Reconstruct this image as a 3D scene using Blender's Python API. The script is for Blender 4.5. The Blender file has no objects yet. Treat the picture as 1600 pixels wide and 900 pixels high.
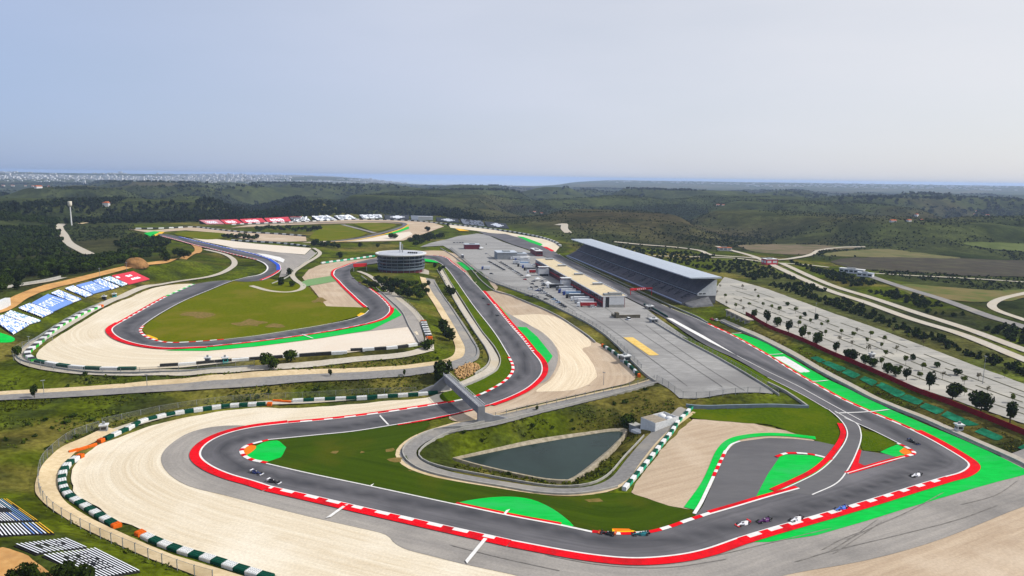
import bpy, bmesh, math, random
import numpy as np
from mathutils import Vector, Matrix
from mathutils.geometry import delaunay_2d_cdt

random.seed(7)
SC = bpy.context.scene
COL = SC.collection
# ------------------------------------------------------------------ camera
FPX = 1081.0                      # focal length in pixels of a 1600 px wide frame
CAMZ = 110.0
PITCH = math.atan((450.0 - 277.0) / FPX)
ROLL = math.radians(0.8)
_f = np.array([0, math.cos(PITCH), -math.sin(PITCH)])
_u0 = np.array([0, math.sin(PITCH), math.cos(PITCH)])
_r0 = np.array([1.0, 0, 0])
_r = math.cos(ROLL) * _r0 + math.sin(ROLL) * _u0
_u = -math.sin(ROLL) * _r0 + math.cos(ROLL) * _u0
cam_d = bpy.data.cameras.new('camera')
cam = bpy.data.objects.new('camera', cam_d)
COL.objects.link(cam)
cam_d.sensor_width = 36.0
cam_d.lens = 36.0 * FPX / 1600.0
cam_d.clip_start = 1.0
cam_d.clip_end = 120000.0
cam.matrix_world = Matrix(((_r[0], _u[0], -_f[0], 0), (_r[1], _u[1], -_f[1], 0), (_r[2], _u[2], -_f[2], CAMZ), (0, 0, 0, 1)))
SC.camera = cam
# ------------------------------------------------------------------ sky, sun, exposure
SUN_EL, SUN_AZ = math.radians(42), math.radians(86)      # azimuth clockwise from the view direction
world = bpy.data.worlds.new('World')
SC.world = world
world.use_nodes = True
nt = world.node_tree
sky = nt.nodes.new('ShaderNodeTexSky')
sky.sky_type = 'NISHITA'
sky.sun_disc = False
sky.sun_elevation = SUN_EL
sky.sun_rotation = SUN_AZ
sky.altitude = 0
sky.air_density = 1.0
sky.dust_density = 1.0
sky.ozone_density = 2.0
bg = nt.nodes['Background']
# thin high cloud over the whole sky; like real cirrus it scatters light forward, so it is whiter towards the sun
_sv = Vector((math.sin(SUN_AZ) * math.cos(SUN_EL), math.cos(SUN_AZ) * math.cos(SUN_EL), math.sin(SUN_EL)))
W_STR = 0.10
def wn(t): return nt.nodes.new(t)
tc_ = wn('ShaderNodeTexCoord')
dt = wn('ShaderNodeVectorMath'); dt.operation = 'DOT_PRODUCT'; nt.links.new(tc_.outputs['Generated'], dt.inputs[0]); dt.inputs[1].default_value = _sv
ph_ = wn('ShaderNodeMapRange'); ph_.inputs['From Min'].default_value = -0.5; ph_.inputs['From Max'].default_value = 0.62; nt.links.new(dt.outputs['Value'], ph_.inputs['Value'])
pw0 = wn('ShaderNodeMath'); pw0.operation = 'POWER'; pw0.inputs[1].default_value = 0.66; nt.links.new(ph_.outputs[0], pw0.inputs[0])
cl = wn('ShaderNodeMix'); cl.data_type = 'RGBA'; nt.links.new(pw0.outputs[0], cl.inputs['Factor'])
cl.inputs['A'].default_value = (0.24 / W_STR, 0.40 / W_STR, 0.76 / W_STR, 1); cl.inputs['B'].default_value = (0.88 / W_STR, 0.87 / W_STR, 0.89 / W_STR, 1)
vm = wn('ShaderNodeMapping'); vm.inputs['Scale'].default_value = (1.0, 1.0, 4.0); nt.links.new(tc_.outputs['Generated'], vm.inputs['Vector'])
vn = wn('ShaderNodeTexNoise'); vn.inputs['Scale'].default_value = 1.6; vn.inputs['Detail'].default_value = 5; nt.links.new(vm.outputs[0], vn.inputs['Vector'])
vr = wn('ShaderNodeMapRange'); vr.inputs['From Min'].default_value = 0.3; vr.inputs['From Max'].default_value = 0.7; vr.inputs['To Min'].default_value = 0.66; vr.inputs['To Max'].default_value = 0.86; nt.links.new(vn.outputs['Fac'], vr.inputs['Value'])
veil = wn('ShaderNodeMix'); veil.data_type = 'RGBA'; nt.links.new(vr.outputs[0], veil.inputs['Factor']); nt.links.new(sky.outputs[0], veil.inputs['A']); nt.links.new(cl.outputs['Result'], veil.inputs['B'])
nt.links.new(veil.outputs['Result'], bg.inputs[0])
bg.inputs[1].default_value = W_STR
sun_d = bpy.data.lights.new('sun', 'SUN')
sun_d.energy = 4.8
sun_d.angle = math.radians(0.6)
sun_d.color = (1.0, 0.955, 0.88)
sun = bpy.data.objects.new('sun', sun_d)
COL.objects.link(sun)
sun.rotation_euler = _sv.to_track_quat('Z', 'Y').to_euler()
sun.location = (0, 0, 300)
SC.view_settings.view_transform = 'Standard'
SC.view_settings.look = 'None'
SC.view_settings.exposure = 0.0
SC.view_settings.gamma = 1.0
SC.cycles.max_bounces = 5
SC.cycles.diffuse_bounces = 2
SC.cycles.glossy_bounces = 2
SC.cycles.transmission_bounces = 3
SC.cycles.volume_bounces = 1
SC.cycles.transparent_max_bounces = 12
SC.cycles.caustics_reflective = False
SC.cycles.caustics_refractive = False

# ------------------------------------------------------------------ noise
def _hash(ix, iy, seed):
    h = (ix.astype(np.int64) * 374761393 + iy.astype(np.int64) * 668265263 + seed * 1442695041) & 0x7fffffff
    h = ((h ^ (h >> 13)) * 1274126177) & 0x7fffffff
    h = h ^ (h >> 16)
    return (h & 0xffff) / 65535.0

def vnoise(x, y, seed=0):
    x0 = np.floor(x); y0 = np.floor(y)
    fx = x - x0; fy = y - y0
    fx = fx * fx * fx * (fx * (fx * 6 - 15) + 10); fy = fy * fy * fy * (fy * (fy * 6 - 15) + 10)
    a = _hash(x0, y0, seed); b = _hash(x0 + 1, y0, seed); c = _hash(x0, y0 + 1, seed); d = _hash(x0 + 1, y0 + 1, seed)
    return (a + (b - a) * fx) * (1 - fy) + (c + (d - c) * fx) * fy

def fbm(x, y, wl, octv=4, seed=0, gain=0.5):
    s = np.zeros_like(x, dtype=float); a = 1.0; t = 0.0
    for o in range(octv):
        k = 2.0 ** o / wl
        s += a * (vnoise(x * k + 17.3 * o, y * k - 9.1 * o, seed + o) * 2 - 1); t += a; a *= gain
    return s / t

def sstep(a, b, x):
    t = np.clip((x - a) / (b - a), 0, 1)
    return t * t * (3 - 2 * t)

# ------------------------------------------------------------------ pixels of the photograph <-> points on the ground
ZO = {'A': (0, 240, 4), 'B': (400, 240, 4), 'C': (800, 240, 4), 'D': (1200, 240, 4), 'E': (0, 440, 4), 'F': (400, 440, 4), 'G': (800, 440, 4), 'H': (1200, 440, 4),
      'I': (0, 675, 4), 'J': (400, 675, 4), 'K': (800, 675, 4), 'L': (1200, 675, 4), 'P': (560, 340, 5), 'Q': (840, 340, 5), 'R': (0, 410, 6.667), 'S': (640, 560, 5.625)}

def Z(k, *pts):
    ox, oy, s = ZO[k]
    return [(ox + x / s, oy + y / s) for x, y in pts]

def rays(px):
    p = np.asarray(px, float).reshape(-1, 2)
    a = (p[:, 0] - 800.0) / FPX; b = (450.0 - p[:, 1]) / FPX
    d = _f[None] + a[:, None] * _r[None] + b[:, None] * _u[None]
    return d / np.linalg.norm(d, axis=1)[:, None]

def on_plane(px, z):
    d = rays(px)
    t = (z - CAMZ) / d[:, 2]
    return np.stack([d[:, 0] * t, d[:, 1] * t], 1)

def project(p):
    p = np.asarray(p, float).reshape(-1, 3) - np.array([0, 0, CAMZ])
    zc = p @ _f
    return np.stack([800 + FPX * (p @ _r) / zc, 450 - FPX * (p @ _u) / zc], 1)

# ------------------------------------------------------------------ height field
def far_height(x, y):
    r = np.hypot(x, y)
    h = fbm(x + 300, y - 120, 620.0, 4, 3, 0.36) * 60 - 34
    h += fbm(x, y, 3200.0, 2, 21) * 22
    amp = sstep(900, 1900, r) * (1 - 0.72 * sstep(6500, 9500, r))
    h = h * amp + 6
    h += 6 * sstep(1500, 3600, r) * (1 - sstep(6000, 9000, r))
    for (cx, cy, rad, hh) in DOMES:
        m = (np.abs(x - cx) < 2.2 * rad) & (np.abs(y - cy) < 2.2 * rad)
        if m.any():
            d2 = ((x[m] - cx) ** 2 + (y[m] - cy) ** 2) / (rad * rad)
            h[m] = h[m] + hh * np.exp(-d2 * 1.6)
    # single hills that stand out
    for (cx, cy, rad, hh) in HILLS:
        d2 = ((x - cx) ** 2 + (y - cy) ** 2) / (rad * rad)
        h = h + hh * np.exp(-d2 * 1.4)
    # ridges stay below the skyline; the coastal plain beyond them climbs gently before it drops to the sea
    cap = np.interp(r, [900, 1500, 2000, 3000, 4500, 6000, 8000], [12, 29, 36, 47, 55, 40, 14]) + 6 * fbm(x, y, 900.0, 3, 57)
    w_ = sstep(1100, 1700, r)
    h = h * (1 - w_) + w_ * (cap - np.log1p(np.exp(np.clip((cap - h) / 3.0, -30, 30))) * 3.0)
    az = np.arctan2(x, np.maximum(y, 1.0))
    n = fbm(x, y, 2600.0, 4, 9)
    left = 1 - sstep(-0.30, -0.10, az); right = sstep(0.02, 0.16, az)
    pl_l = -2 + 78 * sstep(8300, 14000, r) + 9 * n
    pl_r = -4 + 76 * sstep(9000, 16000, r) + 13 * n
    pl_c = -12 + 8 * n
    plain = pl_l * left + pl_r * right + pl_c * (1 - left) * (1 - right)
    h = h + (plain - h) * sstep(6800, 8800, r)
    coast = 10300 + 5200 * left + 9000 * right + 700 * fbm(x, y, 2500.0, 2, 5)
    return h - 190 * sstep(0, 2200, r - coast)

def _hill(px, py, rad, hh):
    c = on_plane([(px, py)], 0)[0]
    return (c[0], c[1], rad, hh)
_rd = random.Random(31)
DOMES = []
for _k in range(150):
    _rr = 1500 * (4.4 ** _rd.random()); _aa = math.radians(_rd.uniform(-46, 46)); _s = 0.75 + _rr / 5000.0
    DOMES.append((_rr * math.sin(_aa), _rr * math.cos(_aa), _rd.uniform(110, 210) * _s, _rd.uniform(28, 66) * (0.8 + 0.2 * _s)))
HILLS = [_hill(1035, 366, 190, 34), _hill(1500, 372, 170, 20), _hill(1150, 352, 210, 26), _hill(860, 342, 230, 22), _hill(90, 345, 420, 10), _hill(330, 335, 420, 18)]

GX0, GX1, GY0, GY1, GC = -1500.0, 1500.0, 0.0, 2400.0, 5.0
NX = int((GX1 - GX0) / GC) + 1
NY = int((GY1 - GY0) / GC) + 1
# break lines of the terrain: pixels of the photograph and their height above the front straight
BL = [
    # front loop
    ([(-200, 1100), (100, 1000), (500, 960), (900, 950), (1300, 950), (1900, 1000)], 0),
    (Z('I', (600, 60), (430, 250), (480, 400), (700, 560), (1000, 690), (1600, 880)), 0),
    ([(300, 690), (420, 660), (600, 650), (700, 640), (800, 600), (846, 570)], 0), ([(330, 730), (600, 800), (900, 860), (1100, 860), (1400, 765)], 0),
    ([(480, 630), (300, 650), (200, 678)], 0), ([(690, 614), (560, 628), (480, 630)], 0),
    ([(1510, 720), (1400, 662), (1200, 560), (1100, 505)], 0), ([(1300, 830), (1500, 780), (1700, 740)], 0), ([(1250, 640), (1090, 642), (1070, 650), (990, 760), (870, 772), (700, 745), (640, 705), (690, 672)], 0),
    ([(1085, 660), (1000, 780), (1080, 795), (1200, 690), (1290, 690)], 0),
    ([(700, 700), (640, 690)], 0),
    # pond
    ([(717, 717), (764, 707), (818, 696), (880, 685), (950, 674), (975, 673), (950, 703), (900, 743), (885, 750), (850, 747), (800, 737), (750, 726), (717, 717)], -5.0),
    ([(740, 718), (820, 703), (940, 682), (900, 730), (880, 740), (800, 728), (740, 718)], -8.0),
    ([(706, 716), (764, 701), (818, 690), (880, 679), (950, 668), (985, 668), (960, 706), (908, 748), (887, 755), (845, 751), (798, 741), (745, 730), (706, 716)], -4.2),
    # road above the pond, gravel plateau and paddock
    ([(700, 668), (790, 652), (900, 627), (1010, 600)], 2.5),
    ([(1024, 597), (1061, 622), (1130, 620), (1205, 617)], 5.0), ([(1075, 638), (1160, 637), (1260, 638)], 0.0),
    ([(1200, 606), (1125, 562), (1060, 526), (1011, 497), (978, 465), (860, 404)], 4.0), ([(1242, 630), (1215, 612)], 1.5),
    ([(1000, 578), (960, 536), (900, 496), (800, 453), (745, 426), (700, 388)], 5.0), ([(940, 540), (985, 592), (860, 560), (800, 470)], 2.0),
    ([(850, 480), (1000, 540), (1120, 600)], 5.0), ([(700, 375), (760, 368), (820, 388)], 5.0),
    ([(846, 570), (800, 510), (740, 440), (700, 410)], 1.0), ([(803, 575), (775, 522), (735, 465), (690, 415)], 1.0),
    # access road valley between the loops
    ([(772, 562), (745, 515), (705, 450), (690, 420)], 1.0), ([(755, 592), (700, 610)], 1.0), ([(737, 548), (700, 482), (675, 437)], 3.5),
    ([(730, 562), (650, 580), (500, 589), (400, 597), (250, 607), (0, 620), (-150, 628)], 6.0), ([(640, 570), (400, 586), (250, 596), (0, 611), (-150, 618)], 6.0),
    ([(650, 606), (480, 622), (300, 640), (210, 662), (150, 688), (120, 705)], 1.0),
    # upper left loop
    ([(664, 540), (640, 550), (400, 574), (250, 580), (100, 578), (50, 568), (36, 556), (60, 530), (150, 482), (250, 444)], 10.0),
    ([(225, 530), (400, 545), (600, 515), (640, 500)], 10.0), ([(220, 500), (300, 460), (420, 430)], 10.0), ([(300, 500), (500, 490), (560, 470)], 10.0),
    ([(540, 440), (530, 425), (560, 412)], 10.0), ([(610, 457), (655, 500), (664, 535)], 10.0), ([(675, 560), (700, 520), (680, 480), (660, 450)], 5.5),
    ([(589, 425), (627, 430), (664, 425)], 9.0), ([(600, 440), (640, 470)], 8.5), ([(664, 404), (690, 408)], 3.0),
    # hillside stands on the left
    ([(-60, 540), (60, 535), (110, 500), (190, 462), (240, 446)], 11.0), ([(-60, 500), (0, 480), (80, 445), (160, 425), (215, 412), (290, 402)], 24.0),
    ([(-200, 480), (0, 458), (60, 442)], 25.0), ([(250, 440), (330, 430), (365, 410), (340, 395), (310, 388)], 11.0), ([(300, 404), (315, 395)], 15.0),
    # far part of the circuit
    ([(250, 366), (330, 382), (430, 412)], 10.0), ([(300, 352), (420, 346), (560, 340), (640, 343), (720, 352), (800, 364), (870, 380)], 10.0), ([(400, 380), (480, 390)], 10.0),
    ([(500, 370), (600, 360), (660, 352)], 10.0), ([(873, 395), (905, 400)], 4.0),
    # car park and road side on the right
    ([(1108, 500), (1040, 470), (890, 402)], 2.0), ([(1127, 503), (1200, 537), (1300, 593), (1375, 631), (1450, 661), (1600, 730), (1800, 830)], 1.0),
    ([(1140, 490), (1200, 513), (1250, 533), (1350, 577), (1425, 611), (1600, 681), (1800, 770)], 6.0), ([(1130, 433), (1200, 452), (1375, 515), (1525, 572), (1700, 640)], 6.0),
    ([(1215, 415), (1300, 452), (1425, 495), (1600, 555), (1800, 625)], 5.0), ([(1350, 428), (1472, 468), (1600, 511), (1800, 580)], 7.0),
    ([(1380, 420), (1500, 440), (1700, 450)], 3.0), ([(950, 385), (1107, 395), (1237, 400)], 4.0),
    # lower left corner
    (Z('I', (380, 130), (250, 260), (250, 400), (500, 590), (900, 760), (1300, 900)), 1.0), ([(-40, 765), (60, 770), (110, 835), (165, 840), (250, 905)], 5.0),
    ([(-150, 870), (0, 838), (20, 852), (90, 895), (140, 960)], 13.0), ([(0, 690), (60, 720)], 6.0), ([(-150, 700), (-100, 900)], 14.0),
]

def _build_grid():
    gx = GX0 + GC * np.arange(NX); gy = GY0 + GC * np.arange(NY)
    X, Y = np.meshgrid(gx, gy)
    fixed = np.zeros((NY, NX), bool); val = np.zeros((NY, NX))
    for px, z in BL:
        w = on_plane(px, z)
        for a, b in zip(w[:-1], w[1:]):
            n = max(2, int(np.hypot(*(b - a)) / (GC * 0.5)))
            t = np.linspace(0, 1, n)[:, None]
            q = a[None] * (1 - t) + b[None] * t
            ix = np.round((q[:, 0] - GX0) / GC).astype(int); iy = np.round((q[:, 1] - GY0) / GC).astype(int)
            ok = (ix > 0) & (ix < NX - 1) & (iy > 0) & (iy < NY - 1)
            fixed[iy[ok], ix[ok]] = True; val[iy[ok], ix[ok]] = z
    edge = np.zeros((NY, NX), bool); edge[0] = edge[-1] = True; edge[:, 0] = edge[:, -1] = True
    FH = far_height(X, Y)
    # far cells that lie well away from every break line simply follow the open country
    px_w = np.concatenate([on_plane(p, z) for p, z in BL])
    wild = np.ones((NY, NX), bool)
    for (x, y) in px_w:
        rr = 110 + 0.14 * math.hypot(x, y)
        wild &= ((X - x) ** 2 + (Y - y) ** 2) > rr * rr
    wild &= np.hypot(X, Y) > 500
    fixed |= edge | wild
    val = np.where(edge | wild, FH, val)
    H = None
    for f in (16, 8, 4, 2, 1):
        ny, nx = (NY + f - 1) // f, (NX + f - 1) // f
        py, pxx = ny * f - NY, nx * f - NX
        fm = np.pad(fixed, ((0, py), (0, pxx))).reshape(ny, f, nx, f)
        vm = np.pad(val, ((0, py), (0, pxx))).reshape(ny, f, nx, f)
        c = fm.sum((1, 3)); v = np.where(c > 0, (vm * fm).sum((1, 3)) / np.maximum(c, 1), 0)
        m = c > 0
        if H is None:
            H = np.full((ny, nx), v[m].mean())
        else:
            H = np.repeat(np.repeat(H, 2, 0), 2, 1)[:ny, :nx]
        H = np.where(m, v, H)
        for it in range(160 if f > 1 else 60):
            P = np.pad(H, 1, mode='edge')
            A = 0.25 * (P[:-2, 1:-1] + P[2:, 1:-1] + P[1:-1, :-2] + P[1:-1, 2:])
            H = np.where(m, v, A)
    # the pond basin is cut into the bank
    pp = on_plane([(717, 716), (764, 706), (818, 695), (880, 684), (950, 673), (975, 672), (972, 680), (950, 702), (920, 727), (900, 742), (885, 749), (850, 746), (800, 736), (750, 725)], -5.2)
    near = np.where((np.abs(X - pp[:, 0].mean()) < 120) & (np.abs(Y - pp[:, 1].mean()) < 120))
    qx, qy = X[near], Y[near]
    dd = np.full(len(qx), 1e9); ins = np.zeros(len(qx), bool); m_ = len(pp)
    for i in range(m_):
        a, b = pp[i], pp[(i + 1) % m_]; ab = b - a
        t = np.clip(((qx - a[0]) * ab[0] + (qy - a[1]) * ab[1]) / (ab @ ab), 0, 1)
        dd = np.minimum(dd, np.hypot(qx - a[0] - t * ab[0], qy - a[1] - t * ab[1]))
        if a[1] != b[1]:
            ins ^= ((a[1] > qy) != (b[1] > qy)) & (qx < (b[0] - a[0]) * (qy - a[1]) / (b[1] - a[1]) + a[0])
    dd = np.where(ins, 0, dd)
    POND_CUT = (near, np.where(ins, -7.5, np.where(dd < 4, -6.5, -5.0 + 0.55 * (dd - 4))))
    for it in range(3):
        P = np.pad(H, 1, mode='edge')
        A = (P[:-2, 1:-1] + P[2:, 1:-1] + P[1:-1, :-2] + P[1:-1, 2:] + 2 * H) / 6
        H = np.where(edge, H, A)
    H[near] = np.minimum(H[near], POND_CUT[1])
    return H, wild
HG, WILD = _build_grid()

def height(x, y):
    x = np.asarray(x, float); y = np.asarray(y, float)
    u = np.clip((x - GX0) / GC, 0, NX - 1.001); v = np.clip((y - GY0) / GC, 0, NY - 1.001)
    i = u.astype(int); j = v.astype(int); fu = u - i; fv = v - j
    h = (HG[j, i] * (1 - fu) + HG[j, i + 1] * fu) * (1 - fv) + (HG[j + 1, i] * (1 - fu) + HG[j + 1, i + 1] * fu) * fv
    inside = (x > GX0) & (x < GX1) & (y > GY0) & (y < GY1)
    return np.where(inside, h, far_height(x, y)) if not inside.all() else h

_TS = np.geomspace(90, 2700, 420); _TL = np.geomspace(90, 60000, 900)
def ground(px):
    """Points of the terrain seen at these pixels of the photograph."""
    d = rays(px)
    out = np.zeros((len(d), 3))
    for k in range(len(d)):
        t = _TS if d[k][2] < -0.055 else _TL
        P = d[k][None] * t[:, None]
        g = P[:, 2] + CAMZ - height(P[:, 0], P[:, 1])
        i = int(np.argmax(g < 0))
        if g[i] >= 0:
            i = len(t) - 1
        a, b = t[max(i - 1, 0)], t[i]
        for _ in range(18):
            m = 0.5 * (a + b); p = d[k] * m
            if p[2] + CAMZ - float(height(p[0:1], p[1:2])[0]) < 0: b = m
            else: a = m
        p = d[k] * b
        out[k] = (p[0], p[1], p[2] + CAMZ)
    return out

def G1(px, py):
    return Vector(ground([(px, py)])[0])

def hz(x, y):
    return float(height(np.array([x]), np.array([y]))[0])
# ------------------------------------------------------------------ materials
def S(r, g, b, k=1.0):
    def l(c):
        c /= 255.0
        return (c / 12.92 if c <= 0.04045 else ((c + 0.055) / 1.055) ** 2.4) * k
    return (l(r), l(g), l(b))

MATS = {}
def mat(name, c, c2=None, scale=0.5, rough=0.9, c3=None, scale2=0.05, bump=0.0, bscale=None, metal=0.0, spec=0.04, lo=0.35, hi=0.65, stretch=None, attr=None, emit=0.0):
    """Principled material: two noises on the world position mix the colours c > c2 (fine) > c3 (broad patches)."""
    if name in MATS:
        return MATS[name]
    m = bpy.data.materials.new(name); m.use_nodes = True
    t = m.node_tree; N = t.nodes; L = t.links
    b = N['Principled BSDF']
    b.inputs['Roughness'].default_value = rough
    b.inputs['Metallic'].default_value = metal
    b.inputs['Specular IOR Level'].default_value = spec
    b.inputs['Base Color'].default_value = (*c, 1)
    pos = N.new('ShaderNodeNewGeometry').outputs['Position']
    if stretch:
        mp = N.new('ShaderNodeMapping'); mp.inputs['Scale'].default_value = stretch[:3]
        if len(stretch) > 3: mp.inputs['Rotation'].default_value = (0, 0, stretch[3])
        mp.vector_type = 'TEXTURE' if False else 'POINT'
        L.new(pos, mp.inputs['Vector']); pos = mp.outputs[0]
    col = None
    if attr:
        a = N.new('ShaderNodeAttribute'); a.attribute_name = attr; col = a.outputs['Color']
    def layer(prev, colr, sc, det, l0, l1):
        n = N.new('ShaderNodeTexNoise'); n.inputs['Scale'].default_value = sc; n.inputs['Detail'].default_value = det; n.inputs['Roughness'].default_value = 0.62
        L.new(pos, n.inputs['Vector'])
        r = N.new('ShaderNodeMapRange'); r.inputs['From Min'].default_value = l0; r.inputs['From Max'].default_value = l1
        L.new(n.outputs['Fac'], r.inputs['Value'])
        x = N.new('ShaderNodeMix'); x.data_type = 'RGBA'
        L.new(r.outputs[0], x.inputs['Factor'])
        if prev is None: x.inputs['A'].default_value = (*c, 1)
        else: L.new(prev, x.inputs['A'])
        x.inputs['B'].default_value = (*colr, 1)
        return x.outputs['Result']
    if c2 is not None: col = layer(col, c2, scale, 5, lo, hi)
    if c3 is not None: col = layer(col, c3, scale2, 4, 0.48, 0.68)
    if col is not None: L.new(col, b.inputs['Base Color'])
    if bump > 0:
        n = N.new('ShaderNodeTexNoise'); n.inputs['Scale'].default_value = bscale or scale; n.inputs['Detail'].default_value = 5
        L.new(pos, n.inputs['Vector'])
        bp = N.new('ShaderNodeBump'); bp.inputs['Strength'].default_value = bump; bp.inputs['Distance'].default_value = 0.3
        L.new(n.outputs['Fac'], bp.inputs['Height']); L.new(bp.outputs[0], b.inputs['Normal'])
    if emit: 
        b.inputs['Emission Color'].default_value = (*c, 1); b.inputs['Emission Strength'].default_value = emit
    m.diffuse_color = (*c, 1)
    MATS[name] = m
    return m

def flat(name, c, rough=0.6, metal=0.0, spec=0.35):
    return mat(name, c, tuple(min(1, x * 0.82 + 0.004) for x in c), 0.9, rough, None, metal=metal, spec=spec)

K = 0.74
def flow_mat(name, ca, cb, cc, across, along, bump=0.3, patch=0.03):
    """Streaks that follow the track: the attribute 'lane' holds metres across and metres along."""
    m = bpy.data.materials.new(name); m.use_nodes = True
    t = m.node_tree; N = t.nodes; L = t.links; b = N['Principled BSDF']
    b.inputs['Roughness'].default_value = 0.95; b.inputs['Specular IOR Level'].default_value = 0.03
    a = N.new('ShaderNodeAttribute'); a.attribute_name = 'lane'
    mp = N.new('ShaderNodeMapping'); mp.inputs['Scale'].default_value = (across, along, 0); L.new(a.outputs['Vector'], mp.inputs['Vector'])
    n1 = N.new('ShaderNodeTexNoise'); n1.inputs['Scale'].default_value = 1; n1.inputs['Detail'].default_value = 6; n1.inputs['Roughness'].default_value = 0.7; L.new(mp.outputs[0], n1.inputs['Vector'])
    pos = N.new('ShaderNodeNewGeometry').outputs['Position']
    n2 = N.new('ShaderNodeTexNoise'); n2.inputs['Scale'].default_value = patch; n2.inputs['Detail'].default_value = 5; L.new(pos, n2.inputs['Vector'])
    n3 = N.new('ShaderNodeTexNoise'); n3.inputs['Scale'].default_value = 1.3; n3.inputs['Detail'].default_value = 4; L.new(pos, n3.inputs['Vector'])
    def mr(n, lo, hi):
        r = N.new('ShaderNodeMapRange'); r.inputs['From Min'].default_value = lo; r.inputs['From Max'].default_value = hi; L.new(n.outputs['Fac'], r.inputs['Value']); return r.outputs[0]
    def mx(f, A, B):
        x = N.new('ShaderNodeMix'); x.data_type = 'RGBA'; L.new(f, x.inputs['Factor'])
        for k, v in (('A', A), ('B', B)):
            if isinstance(v, tuple): x.inputs[k].default_value = (*v, 1)
            else: L.new(v, x.inputs[k])
        return x.outputs['Result']
    c = mx(mr(n1, 0.36, 0.64), ca, cb)
    c = mx(mr(n2, 0.5, 0.72), c, cc)
    c2 = N.new('ShaderNodeVectorMath'); c2.operation = 'SCALE'; r = N.new('ShaderNodeMapRange'); r.inputs['From Min'].default_value = 0.3; r.inputs['From Max'].default_value = 0.7; r.inputs['To Min'].default_value = 0.9; r.inputs['To Max'].default_value = 1.08
    L.new(n3.outputs['Fac'], r.inputs['Value']); L.new(c, c2.inputs[0]); L.new(r.outputs[0], c2.inputs['Scale']); L.new(c2.outputs[0], b.inputs['Base Color'])
    bp = N.new('ShaderNodeBump'); bp.inputs['Strength'].default_value = bump; bp.inputs['Distance'].default_value = 0.3; L.new(n1.outputs['Fac'], bp.inputs['Height']); L.new(bp.outputs[0], b.inputs['Normal'])
    m.diffuse_color = (*ca, 1); MATS[name] = m
    return m
M_ASPH_RUN = flow_mat('runoff_asphalt', S(150, 145, 139), S(134, 130, 126), S(116, 113, 110), 0.5, 0.02, 0.1, 0.025)
M_GRAVEL = flow_mat('gravel', S(206, 196, 176), S(190, 176, 152), S(212, 204, 188), 0.55, 0.016, 0.5, 0.02)
M_GRAVEL_D = flow_mat('gravel_darker', S(178, 160, 138), S(160, 141, 120), S(188, 172, 152), 0.4, 0.02, 0.4, 0.03)
M_GRAVEL_W = mat('gravel_pale', S(238, 228, 214, K), S(222, 209, 190, K), 1.4, 0.95, S(228, 214, 196, K), 0.05, bump=0.3, bscale=2.0)
M_RAKED = flow_mat('gravel_raked', S(216, 202, 178), S(196, 178, 150), S(206, 190, 164), 0.8, 0.02, 0.5, 0.04)
M_GRASS = flow_mat('mown_grass', S(58, 76, 4), S(44, 62, 3), S(68, 74, 10), 0.3, 0.006, 0.2, 0.05)
M_GRASS_U = mat('mown_grass_olive', S(92, 98, 8), S(80, 88, 6), 0.5, 0.95, S(104, 98, 30), 0.03, bump=0.4, bscale=1.5, spec=0.0)
M_GRASS_B = mat('mown_grass_bright', S(72, 90, 5), S(56, 76, 4), 0.7, 0.95, S(84, 94, 12), 0.03, bump=0.5, bscale=1.5, spec=0.0)
M_GREEN = mat('green_paint', S(8, 180, 66), S(4, 162, 56), 0.5, 0.8, S(40, 164, 80), 0.08, spec=0.02, stretch=(0.4, 1.4, 1, 0.4))
M_RED = mat('red_paint', S(216, 10, 26), S(196, 8, 22), 0.6, 0.75, S(160, 22, 28), 0.12)
M_WHITE = mat('white_paint', S(245, 244, 242, K), S(226, 225, 222, K), 0.6, 0.6)
M_YELLOW = mat('yellow_paint', S(252, 200, 20, K), S(240, 184, 20, K), 0.6, 0.6)
M_ORANGE = mat('orange_paint', S(246, 134, 22, K), S(236, 120, 18, K), 0.6, 0.6)
M_BLUE = mat('blue_paint', S(42, 92, 214, K), S(34, 80, 196, K), 0.6, 0.6)
M_CONC = mat('concrete_slab', S(172, 171, 167, K), S(154, 153, 149, K), 0.5, 0.9, S(140, 139, 136, K), 0.025)
M_PADD = mat('paddock_concrete', S(170, 169, 167, K), S(150, 149, 147, K), 0.35, 0.9, S(136, 135, 134, K), 0.02, stretch=(0.5, 1.3, 1, 0.6))
M_PARK = mat('carpark_gravel', S(156, 154, 148), S(138, 136, 130), 0.3, 0.95, S(170, 166, 156), 0.03, stretch=(0.5, 1.3, 1, 0.5))
M_ROAD = mat('service_road', S(150, 148, 146, K), S(132, 130, 128, K), 0.6, 0.9, S(164, 158, 148, K), 0.04)
M_ROADP = mat('pale_road', S(204, 197, 184, K), S(184, 176, 162, K), 0.6, 0.9, S(194, 182, 160, K), 0.04)
M_SAND = mat('sandy_verge', S(226, 206, 170, K), S(206, 184, 146, K), 0.6, 0.95, S(190, 168, 130, K), 0.05)
M_DIRT = mat('orange_dirt', S(214, 168, 108, K), S(196, 146, 88, K), 0.4, 0.95, S(176, 134, 86, K), 0.06)
M_WALLC = mat('wall_concrete', S(186, 184, 178, K), S(164, 162, 156, K), 0.4, 0.85)
M_DARK = flat('dark_rubber', S(30, 31, 32))
M_STEEL = mat('galvanised_steel', S(150, 154, 156), S(128, 132, 134), 0.8, 0.5, metal=0.3)
M_BWHITE = flat('white_cladding', S(236, 238, 240, K), 0.55)
M_GLASS = mat('dark_glass', S(30, 38, 46), S(22, 28, 34), 0.2, 0.12, spec=0.6)

# ------------------------------------------------------------------ scene helpers
def link(o, parent=None):
    COL.objects.link(o)
    if parent is not None: o.parent = parent
    return o

def tag(o, label=None, cat=None, group=None, kind=None):
    if label: o['label'] = label
    if cat: o['category'] = cat
    if group: o['group'] = group
    if kind: o['kind'] = kind
    return o

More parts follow.
